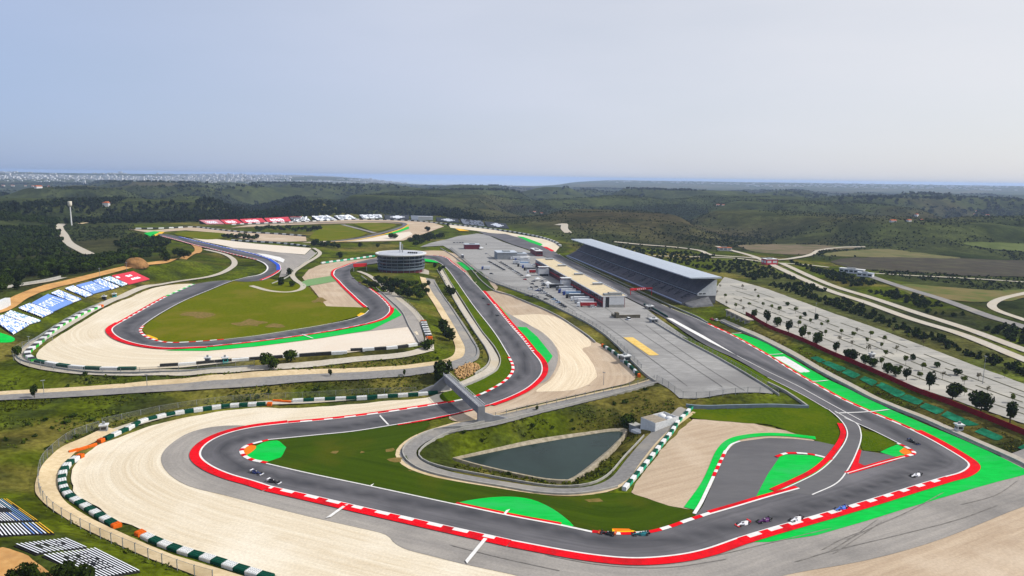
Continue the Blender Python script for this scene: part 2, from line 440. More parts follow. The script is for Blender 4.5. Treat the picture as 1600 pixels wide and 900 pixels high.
def empty(name, loc=(0, 0, 0), rz=0.0, label=None, cat=None, group=None):
    o = bpy.data.objects.new(name, None); link(o)
    o.empty_display_size = 0.5
    o.location = loc; o.rotation_euler = (0, 0, rz)
    return tag(o, label, cat, group)

def mesh_obj(name, verts, faces, mats, parent=None, fm=None, smooth=False):
    me = bpy.data.meshes.new(name)
    me.from_pydata([tuple(map(float, v)) for v in verts], [], [tuple(int(i) for i in f) for f in faces])
    for m in (mats if isinstance(mats, (list, tuple)) else [mats]): me.materials.append(m)
    if fm is not None: me.polygons.foreach_set('material_index', np.asarray(fm, dtype=np.int32))
    if smooth: me.polygons.foreach_set('use_smooth', np.ones(len(me.polygons), dtype=bool))
    me.update()
    o = bpy.data.objects.new(name, me)
    return link(o, parent)

def copy_tree(o, parent=None):
    c = o.copy(); COL.objects.link(c); c.parent = parent
    for ch in list(o.children):
        copy_tree(ch, c)
    return c

class MB:
    """Collects boxes, tubes and prisms; build() links them as one mesh object."""
    def __init__(s): s.v = []; s.f = []; s.m = []; s.mats = []
    def mi(s, m):
        if m not in s.mats: s.mats.append(m)
        return s.mats.index(m)
    def add(s, vs, fs, m):
        k = len(s.v); i = s.mi(m)
        s.v += [tuple(map(float, v)) for v in vs]
        for f in fs: s.f.append(tuple(k + j for j in f)); s.m.append(i)
        return s
    def box(s, x0, x1, y0, y1, z0, z1, m, rz=0.0, c=(0, 0, 0)):
        vs = [(x, y, z) for z in (z0, z1) for y in (y0, y1) for x in (x0, x1)]
        if rz or c != (0, 0, 0):
            cs, sn = math.cos(rz), math.sin(rz)
            vs = [(c[0] + x * cs - y * sn, c[1] + x * sn + y * cs, c[2] + z) for x, y, z in vs]
        return s.add(vs, [(0, 2, 3, 1), (4, 5, 7, 6), (0, 1, 5, 4), (2, 6, 7, 3), (0, 4, 6, 2), (1, 3, 7, 5)], m)
    def hexa(s, b4, t4, m):
        return s.add(list(b4) + list(t4), [(3, 2, 1, 0), (4, 5, 6, 7), (0, 1, 5, 4), (1, 2, 6, 5), (2, 3, 7, 6), (3, 0, 4, 7)], m)
    def cyl(s, p0, p1, r0, r1, m, n=8, caps=True):
        p0, p1 = Vector(p0), Vector(p1); d = (p1 - p0).normalized()
        a = d.orthogonal().normalized(); b = d.cross(a)
        vs = []
        for p, r in ((p0, r0), (p1, r1)):
            for k in range(n):
                t = 2 * math.pi * k / n
                vs.append(p + a * (r * math.cos(t)) + b * (r * math.sin(t)))
        fs = [(k, (k + 1) % n, n + (k + 1) % n, n + k) for k in range(n)]
        if caps: fs += [tuple(range(n - 1, -1, -1)), tuple(range(n, 2 * n))]
        return s.add(vs, fs, m)
    def lathe(s, prof, m, n=24, c=(0, 0, 0), caps=True):
        vs = []
        for r, z in prof:
            for k in range(n):
                t = 2 * math.pi * k / n
                vs.append((c[0] + r * math.cos(t), c[1] + r * math.sin(t), c[2] + z))
        fs = []
        for j in range(len(prof) - 1):
            for k in range(n):
                fs.append((j * n + k, j * n + (k + 1) % n, (j + 1) * n + (k + 1) % n, (j + 1) * n + k))
        if caps: fs += [tuple(range(n - 1, -1, -1)), tuple((len(prof) - 1) * n + k for k in range(n))]
        return s.add(vs, fs, m)
    def prism(s, outline, z0, z1, m):
        n = len(outline)
        vs = [(x, y, z0) for x, y in outline] + [(x, y, z1) for x, y in outline]
        return s.add(vs, [(k, (k + 1) % n, n + (k + 1) % n, n + k) for k in range(n)] + [tuple(range(n - 1, -1, -1)), tuple(range(n, 2 * n))], m)
    def build(s, name, parent=None, smooth=False):
        return mesh_obj(name, s.v, s.f, s.mats, parent, s.m, smooth)

def sample(c, closed=False, n=5):
    """Centripetal Catmull-Rom through the points, n steps per span."""
    p = np.asarray(c, float)
    if len(p) < 3: 
        return p
    if closed: q = np.vstack([p[-1], p, p[0], p[1]])
    else: q = np.vstack([2 * p[0] - p[1], p, 2 * p[-1] - p[-2]])
    out = []
    for i in range(len(q) - 3):
        p0, p1, p2, p3 = q[i:i + 4]
        t0 = 0.0; t1 = t0 + max(np.linalg.norm(p1 - p0), 1e-6) ** 0.5; t2 = t1 + max(np.linalg.norm(p2 - p1), 1e-6) ** 0.5; t3 = t2 + max(np.linalg.norm(p3 - p2), 1e-6) ** 0.5
        for t in np.linspace(t1, t2, n, endpoint=False):
            a1 = (t1 - t) / (t1 - t0) * p0 + (t - t0) / (t1 - t0) * p1
            a2 = (t2 - t) / (t2 - t1) * p1 + (t - t1) / (t2 - t1) * p2
            a3 = (t3 - t) / (t3 - t2) * p2 + (t - t2) / (t3 - t2) * p3
            b1 = (t2 - t) / (t2 - t0) * a1 + (t - t0) / (t2 - t0) * a2
            b2 = (t3 - t) / (t3 - t1) * a2 + (t - t1) / (t3 - t1) * a3
            out.append((t2 - t) / (t2 - t1) * b1 + (t - t1) / (t2 - t1) * b2)
    if not closed: out.append(p[-1])
    return np.array(out)

def resample(p, step):
    p = np.asarray(p, float)
    d = np.r_[0, np.cumsum(np.linalg.norm(np.diff(p, axis=0), axis=1))]
    n = max(2, int(round(d[-1] / step)) + 1)
    s = np.linspace(0, d[-1], n)
    return np.stack([np.interp(s, d, p[:, k]) for k in range(p.shape[1])], 1), s

def lift(x, y, layer):
    return layer * (0.05 + 0.00016 * np.hypot(x, y))

def inpoly(x, y, poly):
    r = np.zeros(len(x), bool); n = len(poly)
    xa, ya = poly[:, 0], poly[:, 1]
    j = n - 1
    for i in range(n):
        if ya[i] != ya[j]:
            r ^= ((ya[i] > y) != (ya[j] > y)) & (x < (xa[j] - xa[i]) * (y - ya[i]) / (ya[j] - ya[i]) + xa[i])
        j = i
    return r

ROUGH_EDGE = ('gravel', 'gravel_darker', 'gravel_pale', 'gravel_raked', 'mown_grass', 'mown_grass_olive', 'mown_grass_bright', 'bare_soil', 'carpark_gravel', 'orange_dirt')
SHEETS = []          # world outlines, used to sink the open ground below them
def sheet(name, px, m, layer, smooth=True, label=None, cat=None, parent=None, world=None, kind='structure', step=None, n=5):
    w = ground(px)[:, :2] if world is None else np.asarray(world, float)
    if smooth: w = sample(w, True, n)
    poly, _ = resample(np.vstack([w, w[:1]]), 3.0 if len(w) > 200 else 2.5)
    poly = poly[:-1]
    if world is None and (m.name.endswith('_field') or m.name in ('green_field2', 'burnt_scrub')):
        poly = poly + normals2(poly) * (fbm(poly[:, 0], poly[:, 1], 55.0, 4, 92) * 13.0)[:, None]
    if world is None and m.name in ROUGH_EDGE:
        k_ = fbm(poly[:, 0], poly[:, 1], 9.0, 3, 91) * 1.1 * min(1.0, 300.0 / np.hypot(*poly.mean(0)))
        poly = poly + normals2(poly) * k_[:, None]
    if parent is None or layer < 4: SHEETS.append(poly)
    dist = np.hypot(*poly.mean(0))
    st = step or min(max(dist / 70.0, 5.0), 14.0)
    x0, y0 = poly.min(0); x1, y1 = poly.max(0)
    gx, gy = np.meshgrid(np.arange(x0 + st * .5, x1, st), np.arange(y0 + st * .5, y1, st))
    q = np.stack([gx.ravel(), gy.ravel()], 1)
    if len(q):
        q = q[inpoly(q[:, 0], q[:, 1], poly)]
    nb = len(poly)
    pts = [Vector((a, b)) for a, b in np.vstack([poly, q])]
    vs, es, fs, _, _, _ = delaunay_2d_cdt(pts, [(i, (i + 1) % nb) for i in range(nb)], [list(range(nb))], 1, 1e-4)
    v = np.array([(a.x, a.y) for a in vs])
    z = height(v[:, 0], v[:, 1]) + lift(v[:, 0], v[:, 1], layer)
    o = mesh_obj(name, np.c_[v, z], fs, m, parent)
    flip = sum(1 for p in o.data.polygons[:20] if p.normal.z < 0)
    if flip > 10: o.data.flip_normals()
    if parent is None: tag(o, label, cat, None, kind)
    return o

def world_line(px, smooth=True, step=2.0, closed=False, world=None):
    w = ground(px)[:, :2] if world is None else np.asarray(world, float)
    if smooth: w = sample(w, closed, 8)
    return resample(w, step)

def normals2(p):
    d = np.gradient(p, axis=0)
    d /= np.maximum(np.linalg.norm(d, axis=1), 1e-9)[:, None]
    return np.stack([-d[:, 1], d[:, 0]], 1)

def ribbon(name, px, lanes, layer, mats, side=1, step=2.0, smooth=True, label=None, cat=None, parent=None, world=None, zf=None, kind='structure', sink=False, closed=False):
    """lanes: (offset from, offset to, height from, height to, f(s) -> material index)."""
    p, s = world_line(px, smooth, step, closed, world)
    nn = normals2(p) * side
    V = []; F = []; MI = []
    for (o0, o1, h0, h1, fn) in lanes:
        k = len(V)
        a = p + nn * o0; b = p + nn * o1
        za = height(a[:, 0], a[:, 1]) + lift(a[:, 0], a[:, 1], layer) + h0
        zb = height(b[:, 0], b[:, 1]) + lift(b[:, 0], b[:, 1], layer) + h1
        for i in range(len(p)):
            V.append((a[i, 0], a[i, 1], za[i])); V.append((b[i, 0], b[i, 1], zb[i]))
        for i in range(len(p) - 1):
            q = (k + 2 * i, k + 2 * i + 1, k + 2 * i + 3, k + 2 * i + 2)
            if (o1 > o0) == (side > 0): q = q[::-1]
            mi_ = fn((s[i] + s[i + 1]) * 0.5)
            if mi_ is None: continue
            F.append(q); MI.append(mi_)
    o = mesh_obj(name, V, F, mats, parent, MI)
    if parent is None: tag(o, label, cat, None, kind)
    if sink:
        lo = min(l[0] for l in lanes); hi = max(l[1] for l in lanes)
        SHEETS.append(np.vstack([p + nn * lo, (p + nn * hi)[::-1]]))
    return o

def road(name, px, width, m, layer=2, label=None, cat='road', parent=None, smooth=True, world=None, kind='structure'):
    p, s = world_line(px, smooth, 4.0, False, world)
    nn = normals2(p)
    w = np.vstack([p + nn * width / 2, (p - nn * width / 2)[::-1]])
    return sheet(name, None, m, layer, False, label, cat, parent, w, kind)

def wall(name, px, th, h, m, side=0, label=None, cat='wall', parent=None, smooth=True, step=4.0, world=None, top=None, base=-0.6):
    """A wall of even height that follows the ground."""
    p, s = world_line(px, smooth, step, False, world)
    nn = normals2(p)
    a = p + nn * (side * th / 2 - th / 2); b = p + nn * (side * th / 2 + th / 2)
    z = height(p[:, 0], p[:, 1])
    V = []; F = []; MI = []
    for i in range(len(p)):
        V += [(a[i, 0], a[i, 1], z[i] + base), (a[i, 0], a[i, 1], z[i] + h), (b[i, 0], b[i, 1], z[i] + h), (b[i, 0], b[i, 1], z[i] + base)]
    for i in range(len(p) - 1):
        k = 4 * i
        for q, mi in (((0, 4, 5, 1), 0), ((1, 5, 6, 2), 1), ((2, 6, 7, 3), 0)):
            F.append([k + j for j in q][::-1]); MI.append(mi)
    k = 4 * (len(p) - 1)
    F += [(0, 1, 2, 3)[::-1], (k + 3, k + 2, k + 1, k)[::-1]]; MI += [0, 0]
    o = mesh_obj(name, V, F, [m, top or m], parent, MI)
    if parent is None: tag(o, label, cat)
    return o
# ------------------------------------------------------------------ the race track (outlines read off the photograph, laid on the terrain)
TO = [(873, 398), (932, 428), (984, 453), (1050, 484), (1104, 507), (1142, 525), (1197, 556), (1232, 578), (1267, 599), (1312, 624), (1357, 645), (1402, 664), (1426, 675),
      (1450, 687), (1475, 701), (1495, 713), (1507, 721), (1512, 727), (1509, 733), (1497, 740), (1475, 746), (1425, 761), (1357, 782), (1282, 804), (1200, 827), (1150, 842),
      (1100, 859), (1062, 867), (1012, 872), (975, 872), (925, 867), (875, 859), (800, 845), (750, 834), (695, 822), (650, 812), (570, 794), (487, 775), (425, 761), (397, 752),
      (362, 742), (332, 729), (316, 716), (315, 706), (325, 694), (345, 683), (370, 675), (400, 669), (450, 663), (517, 657), (590, 648), (670, 636), (700, 631), (725, 626),
      (750, 619), (775, 607), (793, 595), (803, 582), (803, 571), (797, 559), (775, 523), (740, 478), (712, 438), (698, 420), (688, 412), (676, 407), (664, 405), (645, 404), (628, 405)]
TI = [(628, 400), (645, 400), (664, 400), (684, 400.6), (697, 404), (710, 415), (726, 427), (740, 442), (753, 456), (770, 476), (786, 496), (800, 513), (815, 530), (832, 552), (843, 566), (846, 575),
      (844, 586), (835, 597), (818, 610), (791, 623), (764, 633), (720, 645), (667, 656), (620, 664), (550, 675), (500, 680), (450, 685), (418, 688), (397, 693), (382, 698), (374, 706),
      (378, 714), (391, 721), (415, 726), (475, 740), (575, 761), (710, 790), (800, 809), (875, 823), (925, 834), (955, 837), (990, 837), (1020, 834), (1050, 826), (1075, 817),
      (1112, 805), (1150, 794), (1200, 779), (1250, 765), (1325, 742), (1375, 727), (1415, 716), (1430, 712), (1431, 708), (1420, 701), (1405, 694), (1365, 674), (1320, 654), (1294, 641),
      (1250, 616), (1200, 591), (1150, 562), (1110, 544), (1075, 523), (1042, 500), (1006, 479), (978, 465), (920, 436), (861, 404)]
M1 = [(628, 402), (590, 404), (560, 410), (540, 417), (526, 422), (522, 430), (532, 441), (550, 459), (565, 473), (575, 481), (577, 486), (570, 492), (550, 500), (500, 510), (457, 517), (400, 526), (350, 532), (300, 536),
      (262, 537), (237, 532), (222, 525), (217, 517), (221, 511), (230, 504), (250, 491), (287, 471), (325, 455), (360, 441), (385, 434), (402, 431), (413, 426), (417, 419), (411, 412), (400, 407), (350, 395), (312, 386), (275, 376), (252, 370), (246, 366)]
M2 = [(628, 408), (595, 411), (570, 415), (552, 419), (547, 426), (555, 438), (575, 451), (587, 460), (600, 472), (608, 482), (607, 489), (595, 499), (570, 507), (525, 516), (475, 524), (400, 534), (325, 542), (262, 544),
      (225, 540), (195, 532), (179, 522), (177, 514), (190, 505), (225, 485), (262, 464), (305, 445), (350, 439), (385, 441), (410, 439), (428, 431), (439, 423), (438, 415), (425, 406), (400, 398), (350, 387), (312, 378), (282, 371), (262, 367)]
W_TO, W_TI, W_M1, W_M2 = (sample(ground(p)[:, :2], False, 6) for p in (TO, TI, M1, M2))

def asphalt_material():
    m = bpy.data.materials.new('race_asphalt'); m.use_nodes = True
    t = m.node_tree; N = t.nodes; L = t.links; b = N['Principled BSDF']
    b.inputs['Roughness'].default_value = 0.78; b.inputs['Specular IOR Level'].default_value = 0.12
    a = N.new('ShaderNodeAttribute'); a.attribute_name = 'lane'          # x: across 0..1, y: metres along, z: rubber
    sep = N.new('ShaderNodeSeparateXYZ'); L.new(a.outputs['Vector'], sep.inputs[0])
    cmb = N.new('ShaderNodeCombineXYZ')
    mx = N.new('ShaderNodeMath'); mx.operation = 'MULTIPLY'; mx.inputs[1].default_value = 9.0; L.new(sep.outputs[0], mx.inputs[0])
    my = N.new('ShaderNodeMath'); my.operation = 'MULTIPLY'; my.inputs[1].default_value = 0.012; L.new(sep.outputs[1], my.inputs[0])
    L.new(mx.outputs[0], cmb.inputs[0]); L.new(my.outputs[0], cmb.inputs[1])
    n1 = N.new('ShaderNodeTexNoise'); n1.inputs['Scale'].default_value = 1.0; n1.inputs['Detail'].default_value = 5; n1.inputs['Roughness'].default_value = 0.65; L.new(cmb.outputs[0], n1.inputs['Vector'])
    pos = N.new('ShaderNodeNewGeometry')
    n2 = N.new('ShaderNodeTexNoise'); n2.inputs['Scale'].default_value = 0.05; n2.inputs['Detail'].default_value = 6; L.new(pos.outputs['Position'], n2.inputs['Vector'])
    add = N.new('ShaderNodeMath'); add.operation = 'ADD'; L.new(n1.outputs['Fac'], add.inputs[0]); L.new(n2.outputs['Fac'], add.inputs[1])
    cr = N.new('ShaderNodeMapRange'); cr.inputs['From Min'].default_value = 0.72; cr.inputs['From Max'].default_value = 1.28; L.new(add.outputs[0], cr.inputs['Value'])
    x = N.new('ShaderNodeMix'); x.data_type = 'RGBA'; L.new(cr.outputs[0], x.inputs['Factor'])
    x.inputs['A'].default_value = (*S(84, 84, 88, K), 1); x.inputs['B'].default_value = (*S(120, 118, 122, K), 1)
    y = N.new('ShaderNodeMix'); y.data_type = 'RGBA'
    rub = N.new('ShaderNodeMath'); rub.operation = 'MULTIPLY'; rub.use_clamp = True; rb2 = N.new('ShaderNodeMath'); rb2.operation = 'MULTIPLY'; rb2.inputs[1].default_value = 1.6; L.new(n1.outputs['Fac'], rb2.inputs[0]); L.new(sep.outputs[2], rub.inputs[0]); L.new(rb2.outputs[0], rub.inputs[1])
    L.new(rub.outputs[0], y.inputs['Factor']); L.new(x.outputs['Result'], y.inputs['A']); y.inputs['B'].default_value = (*S(56, 57, 62, K), 1)
    L.new(y.outputs['Result'], b.inputs['Base Color'])
    return m
M_TRACK = asphalt_material()

def near_dist(v, line):
    """Distance from each point to a dense polyline and the length along it."""
    q, s = resample(line, 3.0)
    d = np.full(len(v), 1e9); al = np.zeros(len(v))
    for k in range(0, len(v), 400):
        dd = np.hypot(v[k:k + 400, 0][:, None] - q[None, :, 0], v[k:k + 400, 1][:, None] - q[None, :, 1])
        j = dd.argmin(1); d[k:k + 400] = dd[np.arange(len(j)), j]; al[k:k + 400] = s[j]
    return d, al

def lane_attr(o, la, lb, seed):
    n = len(o.data.vertices); co = np.zeros(n * 3); o.data.vertices.foreach_get('co', co); v = co.reshape(-1, 3)[:, :2]
    da, sa = near_dist(v, la); db, sb = near_dist(v, lb)
    t = da / np.maximum(da + db, 1e-6)
    line = 0.5 + 0.33 * np.sin(sb / 95.0 + seed) * np.cos(sb / 41.0)
    rub = np.exp(-((t - line) / 0.16) ** 2)
    at = o.data.attributes.new('lane', 'FLOAT_VECTOR', 'POINT')
    at.data.foreach_set('vector', np.stack([t, sb, rub], 1).astype(np.float32).ravel())

track = sheet('race_track', None, M_TRACK, 4, False, 'grey asphalt race track winding through the whole circuit', 'race track', None, np.vstack([W_TO, W_TI]), step=4.0)
lane_attr(track, W_TO, W_TI, 1.0)
track2 = sheet('race_track', None, M_TRACK, 4, False, 'grey asphalt race track section curving round the upper loop beside the round tower', 'race track', None, np.vstack([W_M1, W_M2[::-1]]), step=5.0)
lane_attr(track2, W_M1, W_M2, 3.0)

# kerbs and painted lines are parts of the track
KM = [M_RED, M_WHITE, M_GREEN, M_YELLOW, M_ORANGE, M_BLUE]
def sub(line_px, i0, i1):
    return line_px[i0:i1 + 1]
def kerb_dash(px, parent, side=1, w=2.6, L=5.2, z=0.0, colours=(0, 1)):
    ribbon('kerb', px, [(0.0, 0.35, 0.02, 0.04, lambda s: 1), (0.35, w * .48, 0.04, 0.10, lambda s: colours[int(s / L) % 2]), (w * .48, w, 0.10, 0.03, lambda s: colours[0])], 5, KM, side, 1.3, parent=parent)
def kerb_solid(px, parent, side=1, w=4.4, c=0):
    ribbon('kerb', px, [(0.0, 0.7, 0.02, 0.04, lambda s: 1), (0.7, w, 0.05, 0.02, lambda s: c)], 5, KM, side, 1.6, parent=parent)
def kerb_block(px, parent, side=1, w=1.6, L=4.0, colours=(0, 1)):
    ribbon('kerb', px, [(0.0, w * .5, 0.02, 0.10, lambda s: colours[int(s / L) % 2]), (w * .5, w, 0.10, 0.04, lambda s: colours[int(s / L) % 2])], 5, KM, side, 1.3, parent=parent)
def line(px, parent, side=1, w=0.45, o=0.0, c=1):
    ribbon('edge_line', px, [(o, o + w, 0.0, 0.0, lambda s: c)], 5, KM, side, 2.0, parent=parent)

kerb_dash(sub(TO, 4, 12), track, L=5.0, w=2.4)                     # outer edge of the pit straight
kerb_solid(sub(TO, 12, 20), track, w=4.2)                          # hairpin on the right
kerb_dash(sub(TO, 20, 25), track, L=4.6, w=4.2)
kerb_solid(sub(TO, 25, 32), track, w=4.2)                          # bottom bend
kerb_dash(sub(TO, 32, 38), track, L=4.8, w=4.2)
kerb_solid(sub(TO, 38, 48), track, w=4.2)                          # hairpin on the left
kerb_dash(sub(TO, 48, 52), track, L=5.0, w=3.0)
kerb_block(sub(TO, 52, 59), track, w=1.7, L=4.2)
line(sub(TO, 0, 4), track); line(sub(TO, 59, 66), track, w=0.6)
kerb_dash(sub(TI, 2, 6), track, L=5.0, w=2.0)
line(sub(TI, 6, 8), track, w=0.5)
kerb_solid(sub(TI, 8, 9), track, w=3.4)
kerb_dash(sub(TI, 9, 13), track, L=3.2, w=3.6)
kerb_solid(sub(TI, 13, 20), track, w=3.9)
kerb_dash(sub(TI, 20, 23), track, L=6.0, w=1.8)
line(sub(TI, 23, 27), track, w=0.7)
kerb_block(sub(TI, 27, 33), track, w=1.7, L=3.2)
line(sub(TI, 33, 36), track, w=0.6)
kerb_solid(sub(TI, 36, 38), track, w=2.0)
line(sub(TI, 38, 39), track, w=1.0)
kerb_block(sub(TI, 39, 45), track, w=1.6, L=4.6)
kerb_solid(sub(TI, 45, 48), track, w=2.4)
kerb_solid(sub(TI, 49, 51), track, w=1.8)
kerb_block(sub(TI, 51, 55), track, w=1.6, L=2.6)
line(sub(TI, 55, 57), track, w=0.5); line(sub(TI, 58, 60), track, w=0.4)
# upper loop
line(sub(M1, 3, 5), track2, -1, 0.7)
kerb_solid(sub(M1, 2, 9), track2, -1, 3.0)
line(sub(M1, 10, 16), track2, -1, 0.6)
kerb_block(sub(M1, 16, 22), track2, -1, 1.8, 4.0)
line(sub(M1, 22, 28), track2, -1, 0.6)
kerb_block(sub(M1, 28, 33), track2, -1, 1.6, 4.0, (1, 1))
kerb_block(sub(M1, 33, 37), track2, -1, 2.4, 5.0)
kerb_dash(sub(M2, 6, 9), track2, 1, 2.4, 3.6)
kerb_solid(sub(M2, 9, 12), track2, 1, 3.6)
kerb_dash(sub(M2, 12, 16), track2, 1, 2.6, 5.0)
kerb_solid(sub(M2, 16, 22), track2, 1, 4.0)
kerb_dash(sub(M2, 22, 24), track2, 1, 2.8, 5.0)
kerb_block(sub(M2, 24, 25), track2, 1, 2.2, 6.0, (2, 1))
kerb_solid(sub(M2, 28, 31), track2, 1, 3.0)
kerb_solid(sub(M2, 30, 32), track2, 1, 4.6, 5)
kerb_dash(sub(M2, 32, 36), track2, 1, 3.6, 6.0, 0, (5, 1))
# white cross lines and the pit exit
def bar(px, w=1.0, parent=track, m=None, name='cross_line', layer=6):
    road(name, px, w, m or M_WHITE, layer, parent=parent, smooth=False)
bar([(543, 789), (511, 812)], 1.1); bar([(763, 838), (727, 882)], 1.2); bar([(795, 797), (787, 807)], 0.9); bar([(583, 757), (578, 763)], 0.8)
bar(Z('F', (770, 840), (830, 905)), 0.8); bar(Z('H', (420, 830), (760, 805)), 0.9); bar(Z('H', (265, 630), (380, 622)), 1.0); bar(Z('H', (0, 462), (100, 456)), 1.0)
bar(Z('G', (1370, 330), (1440, 325)), 0.9)
sheet('pit_exit_paint', Z('G', (965, 232), (1000, 235), (1200, 345), (1400, 465), (1230, 380)), M_WHITE, 5.4, False, parent=track)
bar(Z('G', (1400, 467), (1600, 570)) + Z('H', (200, 665), (470, 815), (590, 880)), 0.5)
exit_l = Z('H', (375, 805), (420, 840), (470, 895)) + [(1323, 678), (1320, 690), (1310, 706), (1295, 724), (1275, 740), (1250, 753), (1212, 770)]
exit_r = Z('H', (420, 815), (500, 860), (560, 895)) + [(1346, 678), (1346, 688), (1340, 707), (1326, 735), (1308, 757), (1270, 775)]
W_EL, W_ER = sample(ground(exit_l)[:, :2], False, 6), sample(ground(exit_r)[:, :2], False, 6)
M_LANE = mat('pit_exit_asphalt', S(112, 111, 113, K), S(106, 105, 108, K), 0.5, 0.85, S(100, 99, 102, K), 0.06, stretch=(0.4, 1.2, 1, -0.5))
sheet('pit_exit_lane', None, M_LANE, 4.5, False, parent=track, world=np.vstack([W_EL, W_ER[::-1]]), step=5)
line(exit_l, track, 1, 0.5); line(exit_r, track, -1, 0.5)
ribbon('kerb', exit_l[2:10], [(0.3, 2.6, 0.05, 0.05, lambda s: 0)], 5.6, KM, -1, 2.0, parent=track)
sheet('painted_triangle', Z('L', (565, 115), (585, 115), (565, 200), (620, 225), (860, 163), (700, 215), (500, 272)), M_RED, 5.3, False, parent=track)

# ------------------------------------------------------------------ ground areas round the track
gravel1 = sheet('gravel_trap', [(690, 615), (670, 621), (600, 627), (500, 636), (427, 638), (400, 638), (325, 646), (250, 662), (195, 681), (150, 698), (125, 720), (111, 740), (112, 757), (125, 777), (160, 799), (187, 815),
         (225, 828), (250, 841), (325, 868), (400, 890), (480, 915), (600, 950), (820, 950), (900, 915), (800, 870), (600, 815), (400, 760), (330, 735), (312, 710), (340, 680), (500, 655), (700, 628)],
         M_GRAVEL, 1, True, 'cream gravel trap wrapping round the outside of the lower left hairpin', 'gravel trap')
sheet('gravel_trap', [(1060, 900), (1237, 880), (1350, 860), (1450, 833), (1525, 805), (1600, 775), (1720, 735), (1800, 950), (1040, 975)], M_GRAVEL_D, 1, True, 'tan gravel in the lower right corner beyond the grey run-off', 'gravel trap')
sheet('runoff_apron', [(400, 668), (345, 666), (300, 675), (270, 692), (255, 707), (252, 722), (265, 742), (295, 760), (350, 774), (400, 787), (485, 808), (560, 825), (598, 834), (608, 839), (615, 848), (632, 858), (665, 867), (725, 882), (800, 898),
        (900, 922), (1050, 935), (1180, 912), (1237, 897), (1350, 877), (1450, 850), (1525, 822), (1600, 792), (1700, 757), (1700, 700), (1560, 715), (1480, 745), (1300, 795), (1100, 850), (1000, 865), (900, 855), (700, 815), (480, 765), (340, 725), (330, 705), (360, 685)],
        M_ASPH_RUN, 2, True, 'grey asphalt run-off apron along the outside of the front straight', 'run-off', n=3)
sheet('painted_runoff', Z('G', (1360, 325), (1440, 330), (1590, 385)) + Z('H', (100, 455), (380, 618), (760, 800), (980, 895)) + Z('L', (1090, 0), (1350, 110), (1600, 235), (1800, 320), (1700, 240), (1450, 310), (1300, 352), (900, 470), (620, 558), (300, 650), (0, 692))
        + [(1165, 848), (1200, 829), (1282, 806), (1425, 763), (1497, 742), (1511, 733), (1512, 727), (1495, 711), (1450, 685), (1357, 643), (1267, 598), (1197, 555)], M_GREEN, 3, False,
        'bright green painted run-off along the outside of the right hairpin', 'painted run-off')
sheet('white_panel', Z('H', (35, 475), (100, 470), (268, 568), (200, 572)), M_WHITE, 3.5, False, parent=track)
sheet('gravel_trap', [(757, 455), (775, 454), (800, 463), (840, 480), (875, 495), (900, 512), (920, 529), (942, 540), (970, 565), (993, 588), (990, 595), (925, 612), (860, 627), (800, 640), (750, 655), (718, 659), (700, 652), (780, 628), (830, 600), (846, 575), (830, 548), (790, 498)],
        M_GRAVEL_D, 1, True, 'tan gravel trap between the central bend and the paddock fence', 'gravel trap')
sheet('raked_gravel', Z('G', (0, 215), (170, 205), (300, 235), (420, 310), (495, 400), (440, 420), (480, 480), (525, 550), (510, 620), (380, 680), (200, 690), (150, 690), (260, 600), (300, 500), (270, 400), (190, 320), (60, 250)), M_RAKED, 1.6, True,
        'pale raked gravel band sweeping round the central bend', 'gravel')
sheet('runoff_apron', [(786, 487), (812, 500), (850, 522), (867, 540), (872, 560), (865, 582), (850, 598), (838, 600), (846, 575), (830, 548), (800, 510)], M_ASPH_RUN, 2, True, 'narrow grey run-off strip on the outside of the central bend', 'run-off')
sheet('painted_runoff', Z('G', (35, 285), (90, 288), (160, 350), (255, 470), (225, 512), (160, 470), (90, 385)), M_GREEN, 3, False, 'green painted strip on the outside of the central bend', 'painted run-off')
sheet('painted_runoff', Z('P', (1075, 697), (1110, 700), (1190, 798), (1165, 812)), M_GREEN, 3, False, 'small green painted sliver beside the descending straight', 'painted run-off')
sheet('painted_runoff', Z('P', (768, 352), (812, 352), (905, 408), (845, 415)), M_GREEN, 3, False, 'small green painted patch beside the grass at the top of the descending straight', 'painted run-off')
sheet('painted_runoff', Z('P', (510, 316), (590, 318), (635, 342), (625, 356), (520, 345)), M_GREEN, 3, False, 'green painted patch just behind the round tower', 'painted run-off')
sheet('runoff_apron', [(700, 394), (712, 397), (745, 421), (775, 454), (757, 456), (726, 426), (700, 406), (690, 400), (640, 397), (664, 392), (692, 392)], M_GRAVEL_D, 1, True, 'tan verge curving behind the top bend below the paddock', 'run-off')
sheet('grass_strip', Z('P', (845, 415), (905, 410), (960, 425), (1070, 572), (965, 577), (900, 500)), M_GRASS, 2.5, False, 'mown grass wedge between the descending straight and the paddock wall', 'grass')
sheet('grass_strip', [(688, 414), (700, 436), (726, 476), (752, 516), (775, 545), (782, 564), (776, 580), (752, 594), (720, 607), (688, 617), (702, 631), (730, 627), (775, 608), (803, 582), (803, 571), (775, 523), (740, 478), (712, 438), (696, 418)], M_GRASS_B, 2.5, True,
        'bright grass verge inside the central bend', 'grass')
